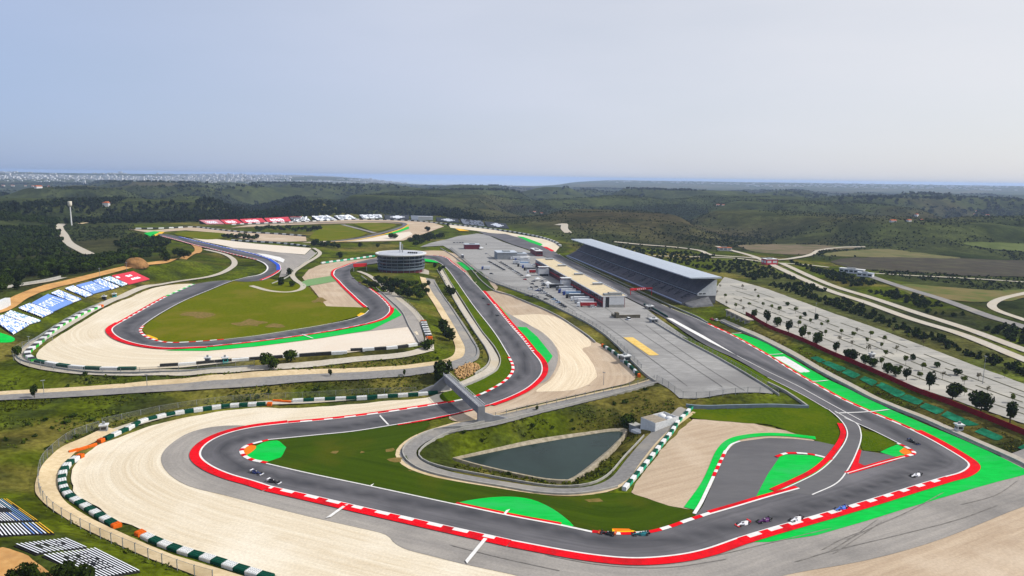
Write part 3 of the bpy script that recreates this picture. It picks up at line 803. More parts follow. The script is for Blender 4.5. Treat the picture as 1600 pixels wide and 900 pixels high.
# infield between the front loop and the pond
sheet('infield_grass', [(376, 703), (400, 692), (450, 684), (550, 674), (640, 661), (667, 657), (672, 664), (660, 676), (642, 687), (630, 702), (640, 722), (662, 737), (712, 749), (800, 764), (862, 776), (900, 777), (950, 771), (985, 771), (1005, 777), (1045, 791), (1082, 797), (1090, 806), (1060, 822),
        (1020, 835), (955, 838), (875, 823), (710, 790), (475, 740), (415, 727), (382, 716)], M_GRASS, 2.5, False, 'mown green infield grass between the front loop and the pond road', 'grass')
sheet('painted_runoff', Z('J', (0, 92), (60, 62), (140, 55), (190, 100), (160, 160), (60, 195), (0, 190), (-55, 160), (-60, 110)), M_GREEN, 3, False, 'green painted patch inside the lower left hairpin', 'painted run-off')
sheet('painted_runoff', Z('J', (1245, 455), (1400, 420), (1600, 408)) + Z('K', (120, 425), (220, 465), (320, 530), (385, 600), (200, 570), (0, 525)), M_GREEN, 3, True, 'green painted half-moon beside the middle of the front straight', 'painted run-off')
sheet('orange_apron', Z('K', (625, 610), (740, 612), (790, 632), (800, 645), (630, 645)), M_YELLOW, 3.6, False, parent=track)
sheet('orange_apron', Z('K', (625, 608), (740, 610), (765, 622), (628, 625)), M_ORANGE, 3.9, False, parent=track)
sheet('orange_apron', Z('I', (1515, 110), (1560, 85), (1600, 88), (1600, 110), (1545, 150), (1520, 145)), M_ORANGE, 3.9, False, parent=track)
sheet('orange_apron', Z('E', (893, 342), (925, 335), (985, 358), (985, 375), (930, 365)), M_YELLOW, 3.6, False, parent=track2)
sheet('orange_apron', Z('F', (630, 215), (655, 198), (690, 203), (680, 215), (650, 225)), M_YELLOW, 3.6, False, parent=track2)
# short cut in the right hairpin
cut = Z('K', (1120, 560), (1190, 470), (1245, 345), (1290, 240), (1340, 130), (1380, 85), (1430, 62)) + Z('L', (0, 40), (150, 45), (300, 60), (450, 92), (590, 120), (860, 160), (900, 175), (500, 280), (200, 375), (0, 425))
sheet('connecting_track', cut, M_LANE, 2.8, False, 'dark asphalt connecting track inside the right hairpin', 'race track')
sheet('gravel_trap', Z('G', (1130, 860), (1300, 868), (1500, 885)) + Z('L', (300, 30), (290, 62), (150, 48), (0, 42)) + Z('K', (1430, 65), (1330, 140), (1240, 350), (1130, 490), (980, 465), (820, 410), (740, 385), (800, 290), (880, 180), (960, 80), (1040, 0)), M_GRAVEL_D, 1, False, 'brown gravel triangle beside the green and white tyre wall', 'gravel trap')
ribbon('painted_runoff', Z('K', (1140, 490), (1245, 335), (1290, 235), (1330, 135), (1380, 75), (1440, 48)) + Z('L', (0, 28), (150, 33), (300, 50)), [(0, 3.6, 0, 0, lambda s: 2)], 3.2, KM, 1, 2.0, label='narrow green painted band curving round the connecting track', cat='painted run-off')
line(Z('K', (1150, 520), (1190, 455), (1240, 350), (1270, 285)), track, 1, 1.2)
kerb_block(Z('K', (1270, 285), (1300, 220), (1345, 125)), track, 1, 1.3, 3.4)
line(Z('K', (1345, 125), (1380, 85), (1430, 65)), track, 1, 1.0)
sheet('painted_runoff', Z('L', (80, 150), (140, 145), (270, 150), (400, 180), (395, 205), (300, 285), (200, 345), (0, 405)) + Z('K', (1515, 430), (1560, 340), (1600, 265)), M_GREEN, 3.2, False, 'green painted island inside the connecting track', 'painted run-off')
kerb_block(Z('L', (60, 165), (130, 143), (270, 150), (400, 182)), track, 1, 1.5, 3.5)
sheet('painted_runoff', Z('L', (700, 130), (760, 100), (820, 78), (880, 110), (920, 140), (860, 160), (800, 162)), M_GREEN, 3.4, False, 'green painted tip at the apex of the right hairpin', 'painted run-off')
sheet('orange_apron', Z('L', (820, 125), (860, 95), (905, 120), (920, 140), (850, 150)), M_ORANGE, 3.8, False, parent=track)
sheet('infield_grass', [(1082, 640), (1160, 639), (1246, 639), (1262, 632), (1243, 620), (1252, 617), (1296, 642), (1320, 664), (1322, 690), (1310, 697), (1276, 690), (1262, 684), (1200, 664), (1090, 655), (1075, 652)], M_GRASS_B, 2.2, False, 'bright grass field below the paddock retaining wall', 'grass')
sheet('infield_grass', Z('L', (585, 0), (660, 0), (740, 38), (820, 78), (760, 100), (700, 130), (590, 118), (580, 60)), M_GRASS_B, 2.2, False, 'bright grass wedge inside the right hairpin', 'grass')
sheet('grass_strip', Z('G', (1060, 345), (1250, 420), (1400, 495), (1600, 605)) + Z('H', (200, 705), (370, 803), (260, 790), (130, 700), (0, 655)) + Z('G', (1500, 610), (1250, 455)), M_GRASS_B, 2.2, False, 'grass strip between the pit wall and the pit straight', 'grass')
ribbon('grass_strip', [(886, 402), (932, 426), (984, 450), (1050, 481), (1104, 504)], [(0.8, 5.0, 0, 0, lambda s: 0)], 3.5, [M_GRASS_B], 1, 4.0, label='thin grass strip below the grandstand rail', cat='grass', kind='structure')
# upper loop
sheet('gravel_trap', [(305, 444), (270, 445), (245, 449), (190, 470), (160, 484), (120, 508), (84, 530), (62, 547), (58, 560), (82, 570), (125, 576), (175, 578), (250, 576), (325, 570), (400, 562), (475, 556), (545, 551), (600, 543), (652, 535), (637, 511), (575, 517), (500, 520), (400, 530), (280, 540), (215, 535), (190, 520), (200, 505), (250, 475)],
        M_GRAVEL, 1, True, 'cream gravel trap round the left end of the upper loop', 'gravel trap')
sheet('pale_gravel', Z('F', (-400, 470), (0, 418), (400, 360), (700, 315), (950, 285), (1010, 380), (600, 430), (300, 455), (0, 478)), M_GRAVEL_W, 1.6, False, 'whitish gravel patch below the green strip of the upper loop', 'gravel')
sheet('runoff_apron', Z('F', (740, 70), (820, 66), (950, 150), (1020, 240), (1055, 385), (1000, 382), (950, 285), (700, 312), (560, 330), (700, 260), (820, 190)), M_ASPH_RUN, 1.8, False, 'grey asphalt run-off at the right end of the upper loop', 'run-off')
sheet('painted_runoff', Z('F', (0, 382), (300, 340), (500, 312), (690, 275), (790, 240), (845, 190), (870, 168), (910, 212), (720, 305), (400, 357), (0, 408)) + Z('E', (1300, 435), (1020, 434), (1300, 415)), M_GREEN, 3, False, 'green painted strip along the lower edge of the upper loop', 'painted run-off')
bar(Z('F', (285, 335), (360, 362)), 0.9, track2)
sheet('infield_grass', [(222, 515), (232, 504), (252, 491), (288, 471), (326, 455), (362, 441), (400, 431), (440, 440), (478, 446), (510, 479), (573, 481), (577, 486), (568, 492), (500, 510), (400, 526), (300, 536), (255, 536), (232, 530)], M_GRASS_U, 2.2, False, 'green infield grass of the upper loop', 'grass')
sheet('gravel_trap', [(472, 434), (482, 422), (500, 414), (540, 408), (580, 404), (592, 402), (592, 408), (560, 414), (530, 421), (524, 430), (550, 459), (573, 481), (510, 479), (486, 449)], M_GRAVEL_D, 1.4, False, 'tan gravel inside the bend left of the round tower', 'gravel trap')
sheet('painted_runoff', Z('B', (285, 805), (320, 790), (480, 765), (520, 795), (420, 815), (300, 835)), mat('faded_green', S(110, 160, 96, K), S(136, 160, 116, K), 0.5), 3, False, 'faded green painted strip across the gravel left of the round tower', 'painted run-off')
sheet('grass_strip', Z('P', (0, 455), (60, 500), (130, 575), (225, 578), (120, 515)), M_GRASS_B, 2.0, False, 'grass verge right of the upper loop below the tower', 'grass')
# far part
sheet('gravel_trap', [(300, 372), (340, 374), (400, 381), (440, 384), (487, 388), (476, 398), (430, 394), (400, 396), (360, 386), (320, 378)], M_GRAVEL_W, 1, False, 'pale gravel tongue beside the far blue kerb', 'gravel trap')
sheet('runoff_apron', [(350, 386), (400, 390), (430, 394), (476, 399), (486, 390), (494, 396), (470, 414), (446, 432), (436, 434), (440, 422), (434, 409), (400, 397)], M_ASPH_RUN, 1.8, False, 'grey run-off outside the far bend with the blue kerb', 'run-off')
sheet('white_panel', Z('B', (0, 625), (60, 632), (150, 650), (180, 665), (170, 685), (130, 670), (60, 648)), M_WHITE, 3.6, False, parent=track2)
sheet('gravel_trap', [(200, 358), (240, 360), (300, 355), (330, 357), (400, 364), (478, 370), (479, 377), (440, 378), (400, 376), (372, 372), (330, 363), (290, 360), (260, 362), (240, 365)], M_GRAVEL_D, 1, False, 'pinkish gravel strip beyond the far left bend', 'gravel trap')
sheet('painted_runoff', Z('A', (900, 500), (960, 488), (1010, 490), (970, 510), (950, 525)), M_GREEN, 3, False, 'green painted patch at the far left bend', 'painted run-off')
sheet('painted_runoff', Z('A', (955, 515), (1000, 492), (1030, 492), (985, 522)), M_YELLOW, 3.4, False, 'yellow painted line at the far left bend', 'painted run-off')
sheet('infield_grass', Z('A', (1095, 498), (1200, 490), (1400, 500), (1400, 530), (1300, 538), (1180, 525)), M_GRASS_U, 2, True, 'small grass oval inside the far left bend', 'grass')
sheet('gravel_trap', [(470, 380), (535, 378), (600, 377), (630, 376), (672, 362), (694, 354), (670, 346), (640, 345), (560, 343), (500, 346), (400, 350), (360, 356), (400, 354), (500, 350), (600, 348), (632, 350), (634, 355), (600, 366), (540, 374)], M_GRAVEL_D, 1, False, 'far sandy gravel area below the hillside stands', 'gravel trap')
sheet('pale_gravel', [(470, 379), (560, 377.5), (625, 375.5), (645, 366), (640, 362), (600, 368), (540, 375)], M_GRAVEL_W, 1.5, False, 'white strip of gravel below the far yellow kerb', 'gravel')
sheet('infield_grass', Z('B', (330, 530), (400, 455), (540, 445), (700, 498), (650, 520), (500, 545), (400, 548)), M_GRASS_U, 2, False, 'far grass field left of the connecting road', 'grass')
sheet('infield_grass', Z('B', (600, 438), (720, 433), (860, 440), (880, 452), (800, 480), (740, 492)), M_GRASS_U, 2, False, 'far grass field right of the connecting road', 'grass')
road('race_track', [(365, 352), (430, 350), (500, 348.5), (560, 347), (600, 347), (625, 348.5), (633, 352), (620, 358), (600, 364), (575, 370), (545, 375), (510, 378)], 10, M_TRACK, 4, 'far asphalt track bend beyond the round tower', 'race track')
ribbon('kerb', [(633, 352), (622, 358), (600, 365), (575, 371), (545, 376), (510, 379)], [(5.2, 9.0, 0, 0, lambda s: 3)], 4.5, KM, 1, 4.0, parent=track2)
sheet('painted_runoff', Z('B', (790, 508), (900, 475), (955, 458), (958, 470), (900, 492), (830, 508)), M_GREEN, 3, False, 'green painted patch at the far bend with the yellow kerb', 'painted run-off')
road('service_road', Z('B', (540, 446), (620, 466), (745, 500)), 9, M_ROAD, 3, 'grey connecting road across the far grass field', 'road')
sheet('gravel_trap', [(700, 350), (760, 357), (808, 366), (862, 376), (874, 386), (868, 394), (850, 387), (808, 374), (760, 363), (704, 356)], M_GRAVEL, 1, False, 'sandy gravel band below the far curving stands', 'gravel trap')
sheet('race_track', [(745, 362), (790, 366), (815, 373), (845, 384), (870, 396), (873, 399), (861, 405), (830, 392), (800, 382), (770, 370)], M_TRACK, 3, False, 'asphalt sweep leading onto the pit straight', 'race track')
sheet('painted_runoff', Z('P', (1240, 148), (1290, 155), (1440, 212), (1420, 224), (1340, 196)), M_GREEN, 3.5, False, 'green painted wedge at the entry to the pit straight', 'painted run-off')
sheet('painted_runoff', Z('P', (1440, 230), (1470, 232), (1530, 262), (1510, 268)), M_RED, 3.5, False, 'red painted wedge at the entry to the pit straight', 'painted run-off')
sheet('painted_runoff', Z('P', (755, 88), (800, 92), (870, 108), (790, 108)), M_YELLOW, 3.5, False, 'yellow painted wedge beyond the paddock', 'painted run-off')

# paddock, pit lane, car park
paddock_sheet = sheet('paddock', [(1061, 622), (1025, 597), (1000, 578), (960, 536), (920, 506), (875, 483), (840, 466), (800, 452), (770, 441), (745, 425), (722, 406), (703, 390), (692, 384), (656, 386), (672, 380), (716, 369), (745, 365), (762, 367), (785, 378), (815, 388), (861, 405), (920, 437), (978, 466), (1006, 480), (1024, 494), (1050, 512), (1090, 540), (1125, 560), (1165, 584), (1210, 616)],
      M_PADD, 1.5, False, 'light grey concrete paddock beside the pit building', 'paddock')
sheet('yellow_panel', Z('G', (695, 352), (755, 350), (920, 462), (860, 465)), mat('faded_yellow', S(238, 208, 128, K), S(226, 186, 96, K), 0.5), 2.6, False, 'faded yellow rectangle painted on the paddock concrete', 'marking')
sheet('car_park', [(1108, 463), (1132, 433), (1200, 452), (1300, 489), (1375, 515), (1525, 572), (1720, 645), (1760, 715), (1600, 662), (1425, 603), (1350, 571), (1250, 528), (1200, 508), (1150, 486)], M_PARK, 1, False, 'pale gravel car park with rows of young trees', 'car park')
# ------------------------------------------------------------------ roads
pond_road = [(1024, 596), (960, 613), (900, 627), (840, 641), (790, 653), (740, 663), (700, 671), (668, 682), (645, 696), (637, 709), (648, 724), (680, 737), (720, 746), (780, 756), (840, 765), (890, 768), (935, 763), (965, 750), (990, 720), (1015, 690), (1045, 662), (1072, 640)]
road('pond_road', pond_road, 6.6, M_ROAD, 2.6, 'narrow service road looping round the pond')
ribbon('sandy_verge', pond_road, [(3.3, 4.9, 0, 0, lambda s: 0)], 2.56, [M_SAND], -1, 4.0, label='sandy verge along the outer side of the pond road', cat='verge')
acc = [(672, 436), (684, 459), (695, 474), (712, 500), (726, 523), (738, 548), (731, 562), (707, 571), (650, 580), (575, 586), (475, 591), (400, 597), (250, 607), (100, 617), (0, 622), (-160, 632)]
road('access_road', acc, 9.0, M_ROAD, 2.6, 'asphalt access road running along the foot of the upper loop bank')
ribbon('sandy_verge', acc, [(4.5, 10.5, 0, 0, lambda s: 0)], 2.0, [M_SAND], -1, 4.0, label='broad sandy shoulder of the access road', cat='verge', sink=True)
wr = [(688, 420), (700, 443), (720, 478), (745, 517), (766, 547), (773, 564), (766, 578), (746, 590), (716, 603), (690, 612)]
road('perimeter_road', wr, 5.0, M_ROADP, 2.4, 'narrow concrete service road behind the central bend wall')
road('perimeter_road', [(672, 545), (640, 553), (560, 561), (400, 575), (250, 582), (120, 580), (60, 572), (34, 560), (40, 546), (80, 523), (140, 487), (190, 464), (250, 445), (330, 432), (362, 418), (366, 408), (352, 398), (320, 390)], 6.0, M_ROADP, 2.2, 'pale service road behind the tyre wall of the upper loop')
road('perimeter_road', [(672, 545), (668, 520), (650, 490), (625, 468), (600, 448), (575, 430), (560, 424)], 5.0, M_ROADP, 2.2, 'pale service road right of the upper loop below the trees')
road('perimeter_road', [(392, 447), (425, 455.5), (450, 457), (467, 454), (474, 447), (462, 438), (457, 428), (475, 414), (500, 396), (490, 388)], 5.0, M_ROADP, 3.0, 'pale service road climbing left of the tan gravel')
road('perimeter_road', Z('I', (700, -20), (560, 50), (430, 110), (330, 220), (290, 330), (330, 430), (450, 520), (700, 650), (1000, 780), (1300, 880), (1500, 950)), 6.5, M_SAND, 2.2, 'sandy service road outside the lower left tyre wall')
road('perimeter_road', [(690, 611), (600, 619), (500, 627), (400, 631), (300, 641), (220, 660), (170, 676)], 4.0, M_ROADP, 2.2, 'pale service strip behind the tyre wall under the bank')
road('dirt_road', [(-60, 500), (0, 483), (35, 463), (80, 447), (160, 427), (215, 414), (260, 408), (290, 402), (310, 392), (300, 380), (270, 370)], 9.0, M_DIRT, 2.4, 'ochre dirt road along the crest above the hillside stands')
road('perimeter_road', [(1127, 500), (1200, 533), (1300, 588), (1375, 627), (1450, 657), (1530, 693), (1600, 724), (1760, 805)], 4.5, M_ROADP, 2.2, 'pale service strip behind the right hand barrier')
road('highway', [(1120, 385), (1180, 402), (1215, 418), (1260, 439), (1300, 456), (1350, 472), (1425, 499), (1500, 522), (1600, 562), (1720, 608)], 9.0, M_ROADP, 2.2, 'near carriageway of the pale dual road beyond the car park')
road('highway', [(1222, 412), (1270, 434), (1310, 450), (1360, 465), (1435, 490), (1510, 514), (1600, 547), (1720, 590)], 8.0, M_ROADP, 2.2, 'far carriageway of the pale dual road beyond the car park')
road('country_road', [(1330, 423), (1360, 432), (1410, 449), (1472, 468), (1550, 496), (1600, 511), (1720, 555)], 10.0, M_ROAD, 2.2, 'grey road on the embankment beyond the dual road')
road('country_road', Z('H', (1750, 290), (1600, 240), (1430, 180), (1398, 150), (1450, 112), (1600, 75), (1750, 40)), 7.0, M_ROADP, 2.2, 'pale curling road of the far kart track')
road('country_road', [(1360, 427), (1410, 430), (1470, 433), (1540, 437), (1600, 441), (1720, 448)], 7.0, M_ROADP, 2.2, 'pale road below the brown slope')
road('country_road', [(960, 378), (1010, 383), (1050, 386), (1090, 391), (1115, 399), (1160, 402), (1210, 406), (1250, 402), (1270, 397), (1282, 391), (1312, 387), (1352, 386)], 8.0, M_ROADP, 2.2, 'pale road behind the grandstand')
road('country_road', [(1020, 400), (1060, 401), (1100, 402), (1150, 404), (1200, 410), (1260, 414), (1295, 418)], 7.0, M_ROADP, 2.2, 'second pale road behind the grandstand car park')
road('country_road', Z('A', (390, 440), (370, 460), (400, 510), (430, 560), (520, 610), (560, 630)), 12.0, M_ROADP, 2.2, 'grey ramp road cutting through the wood')
road('country_road', Z('A', (500, 440), (600, 430), (750, 420), (890, 412)), 8.0, M_SAND, 2.2, 'sandy track at the edge of the far wood')
road('country_road', [(870, 352), (880, 350), (882, 358), (888, 364)], 14.0, M_ROADP, 2.2, 'pale road winding into the hills')
road('country_road', [(-60, 465), (0, 452), (50, 444), (100, 434)], 6.0, M_ROADP, 2.2, 'pale walled lane beside the wood')
sheet('dirt_patch', [(-40, 905), (0, 855), (30, 863), (75, 890), (110, 930), (60, 960)], M_DIRT, 1.2, True, 'bare orange earth behind the lower left seats', 'dirt')
sheet('field', [(1160, 384), (1220, 381), (1300, 384), (1350, 386), (1280, 392), (1265, 398), (1200, 396)], mat('ploughed_field', S(128, 112, 92, K), S(108, 98, 76, K), 0.06, c3=S(86, 90, 52, K), scale2=0.02), 1, True, 'bare pinkish field beyond the grandstand', 'field')
sheet('field', [(1290, 396), (1360, 388), (1440, 396), (1500, 403), (1380, 402), (1290, 400)], mat('dry_field', S(124, 116, 78, K), S(104, 102, 60, K), 0.06, c3=S(84, 92, 46, K), scale2=0.02), 1, True, 'dry straw field on the right', 'field')
sheet('field', [(1410, 443), (1480, 448), (1560, 455), (1600, 452), (1560, 470), (1500, 470), (1440, 462)], mat('green_field', S(84, 100, 40, K), S(116, 106, 60, K), 0.05, c3=S(128, 112, 72, K), scale2=0.02), 1, True, 'green field beside the far kart track', 'field')
sheet('field', [(1500, 380), (1560, 378), (1700, 382), (1700, 392), (1580, 392)], mat('green_field2', S(98, 108, 56, K), S(84, 96, 44, K), 0.05, c3=S(66, 80, 38, K), scale2=0.02), 1, True, 'pale green far field on the right', 'field')
sheet('field', [(1310, 405), (1400, 402), (1520, 405), (1640, 410), (1640, 432), (1500, 430), (1400, 424), (1330, 418)], mat('burnt_scrub', S(74, 66, 56, K), S(58, 56, 44, K), 0.08, c3=S(86, 84, 60, K), scale2=0.03), 1, True, 'dark brown scrub slope on the right', 'scrub')
# streak direction of gravel and run-off
for o in [x for x in COL.objects if x.type == 'MESH' and x.data.materials and x.data.materials[0] in (M_ASPH_RUN, M_GRAVEL, M_GRAVEL_D, M_RAKED, M_GRASS)]:
    n = len(o.data.vertices); co = np.zeros(n * 3); o.data.vertices.foreach_get('co', co); v = co.reshape(-1, 3)[:, :2]
    best = None
    for ln in (W_TO, W_TI, W_M1, W_M2):
        d, al = near_dist(v, ln)
        if best is None or d.mean() < best[0]: best = (d.mean(), d, al)
    at = o.data.attributes.new('lane', 'FLOAT_VECTOR', 'POINT')
    at.data.foreach_set('vector', np.stack([best[1], best[2], 0 * best[1]], 1).astype(np.float32).ravel())
# bare patches in the grass
M_BARE = mat('bare_soil', S(128, 104, 64), S(92, 86, 36), 0.5, 0.95, S(104, 92, 44), 0.15)
rp = random.Random(21)
def patch(px, rx, ry, label):
    pts = [(px[0] + rx * math.cos(t) * rp.uniform(.45, 1.15), px[1] + ry * math.sin(t) * rp.uniform(.45, 1.15)) for t in [2 * math.pi * k / 11 for k in range(11)]]
    sheet('bare_patch', pts, M_BARE, 3.0, True, label, 'bare patch')
patch((617, 719), 16, 5, 'largest bare brown patch in the infield beside the pond road'); patch((523, 707), 11, 3, 'small bare patch in the middle of the infield grass'); patch((610, 704), 8, 4, 'bare patch above the largest infield patch'); patch((566, 707), 5, 2, 'tiny bare patch in the infield grass'); patch((642, 736), 6, 2, 'tiny bare patch close to the pond road')
patch((310, 492), 26, 6, 'bare patch on the left of the upper loop grass'); patch((392, 505), 30, 6, 'long bare patch in the middle of the upper loop grass'); patch((500, 470), 14, 5, 'bare patch beside the tan gravel of the upper loop'); patch((430, 510), 18, 4, 'bare patch along the lower edge of the upper loop grass')
patch((930, 783), 22, 2.5, 'trodden strip beside the orange barrier below the pond road')
# tyre marks
M_SKID = mat('skid_mark', S(98, 95, 92), S(126, 122, 118), 0.5, 0.9)
for k, q in enumerate([[(1290, 866), (1330, 842), (1372, 812)], [(1300, 868), (1342, 840), (1380, 815)], [(1282, 862), (1310, 846), (1350, 830)], [(1322, 845), (1370, 822), (1420, 800), (1475, 770)], [(1240, 880), (1300, 862), (1400, 838), (1500, 812), (1560, 790)], [(1000, 880), (1100, 872), (1200, 850), (1300, 826)], [(850, 868), (940, 884), (1040, 888), (1140, 874)], [(700, 852), (780, 872), (880, 894)], [(1500, 790), (1555, 775), (1590, 752)]]):
    road('skid_mark', q, 0.34, M_SKID, 3.3, parent=track)
# pond
POND = [(717, 716), (764, 706), (818, 695), (880, 684), (950, 673), (975, 672), (972, 680), (950, 702), (920, 727), (900, 742), (885, 749), (850, 746), (800, 736), (750, 725)]
wp = on_plane(POND, -5.2)
pw = resample(np.vstack([wp, wp[:1]]), 4.0)[0][:-1]
M_WATER = mat('pond_water', S(40, 54, 50), S(34, 46, 42), 0.05, 0.15, spec=0.08, bump=0.08, bscale=0.6)
vs, es, fs, *_ = delaunay_2d_cdt([Vector(q) for q in pw], [], [list(range(len(pw)))], 1, 1e-4)
pond = mesh_obj('pond_water', [(a.x, a.y, -5.6) for a in vs], fs, M_WATER)
if pond.data.polygons[0].normal.z < 0: pond.data.flip_normals()
tag(pond, 'dark still water of the triangular pond', 'pond', None, 'structure')
SHEETS.append(pw)
_c = pw.mean(0); _d = pw - _c; _d /= np.linalg.norm(_d, axis=1)[:, None]
_V = [(*q, -5.75) for q in pw - _d * .5] + [(*q, -4.75) for q in pw + _d * 1.5] + [(*q, -4.7) for q in pw + _d * 2.6] + [(*q, -6.5) for q in pw + _d * 3.0]
_n = len(pw)
rim = mesh_obj('pond_lining', _V, [(k * _n + i, k * _n + (i + 1) % _n, (k + 1) * _n + (i + 1) % _n, (k + 1) * _n + i) for k in range(3) for i in range(_n)], mat('pond_concrete', S(164, 154, 136), S(128, 120, 100), 0.5))
tag(rim, 'pale concrete lining round the edge of the pond', 'lining', None, 'structure')
SHEETS.append(pw + _d * 3.0)
# ------------------------------------------------------------------ open ground: one sheet from under the camera to the horizon
def ground_colour(x, y, h):
    r = np.hypot(x, y)
    n1 = fbm(x, y, 60.0, 4, 41) * 0.5 + 0.5; n2 = fbm(x, y, 260.0, 4, 51) * 0.5 + 0.5; n3 = fbm(x, y, 16.0, 3, 61) * 0.5 + 0.5; n4 = fbm(x, y, 900.0, 4, 71) * 0.5 + 0.5
    grass = np.array(S(70, 80, 14)); dry = np.array(S(100, 92, 44)); scrub = np.array(S(44, 52, 26)); brown = np.array(S(72, 62, 46)); olive = np.array(S(58, 64, 34)); dark = np.array(S(30, 38, 20)); lawn = np.array(S(66, 96, 18, K))
    def mix(a, b, t): return a * (1 - t)[:, None] + b * t[:, None]
    c = mix(np.broadcast_to(grass, (len(x), 3)), np.broadcast_to(dry, (len(x), 3)), sstep(0.46, 0.66, n1) * 0.85)
    c = mix(c, np.broadcast_to(scrub, c.shape), sstep(0.5, 0.7, n3) * 0.7)
    w = mix(np.broadcast_to(scrub, c.shape), np.broadcast_to(olive, c.shape), sstep(0.42, 0.62, n2))
    w = mix(w, np.broadcast_to(np.array(S(66, 73, 40)), c.shape), sstep(-8, 30, h[:len(x)]) * 0.55 * (1 - sstep(5000, 8000, r)))
    w = mix(w, np.broadcast_to(brown, c.shape), sstep(0.56, 0.72, n4) * 0.6)
    w = mix(w, np.broadcast_to(dark, c.shape), sstep(0.48, 0.66, n1) * 0.6)
    for (px, py, rx, ry, col) in PATCH:
        cx, cy = on_plane([(px, py)], 5)[0]
        d = np.exp(-(((x - cx) / rx) ** 2 + ((y - cy) / ry) ** 2) ** 2)
        w = mix(w, np.broadcast_to(np.array(col), c.shape), d * (0.75 + 0.25 * n3))
        c = mix(c, np.broadcast_to(np.array(col), c.shape), d * (0.75 + 0.25 * n3))
    u = np.clip(((x - GX0) / GC).astype(int), 0, NX - 1); v = np.clip(((y - GY0) / GC).astype(int), 0, NY - 1)
    wild = np.where((x > GX0) & (x < GX1) & (y > GY0) & (y < GY1), WILDB[v, u], np.where(y < 0, 0.0, 1.0))
    c = mix(c, w, wild)
    plain = sstep(7500, 10000, r)
    pl = mix(np.broadcast_to(np.array(S(60, 70, 44)), c.shape), np.broadcast_to(np.array(S(92, 88, 66)), c.shape), sstep(0.45, 0.6, n2))
    return mix(c, pl, plain * 0.8)
PATCH = [(1040, 356, 210, 110, S(62, 57, 40)), (90, 420, 160, 90, S(46, 56, 26, K)), (1290, 465, 40, 300, S(84, 88, 50, K)), (1450, 500, 60, 60, S(56, 62, 38, K))]
def _blur(a, n):
    a = a.astype(float)
    for _ in range(n):
        P = np.pad(a, 1, mode='edge'); a = (P[:-2, 1:-1] + P[2:, 1:-1] + P[1:-1, :-2] + P[1:-1, 2:] + a) / 5
    return a
DEV = ground([(-150, 520), (0, 478), (60, 440), (160, 424), (230, 402), (225, 372), (205, 352), (300, 346), (420, 338), (560, 334), (640, 337), (760, 347), (870, 372), (900, 390), (960, 385), (1100, 393), (1240, 398), (1350, 420), (1720, 560)])[:, :2]
DEV = np.vstack([DEV, [(900, 300), (900, -900), (-900, -900), (-700, 300)]])
_gx, _gy = np.meshgrid(GX0 + GC * np.arange(NX), GY0 + GC * np.arange(NY))
WILD = ~inpoly(_gx.ravel(), _gy.ravel(), DEV).reshape(NY, NX)
WILDB = _blur(WILD, 25)

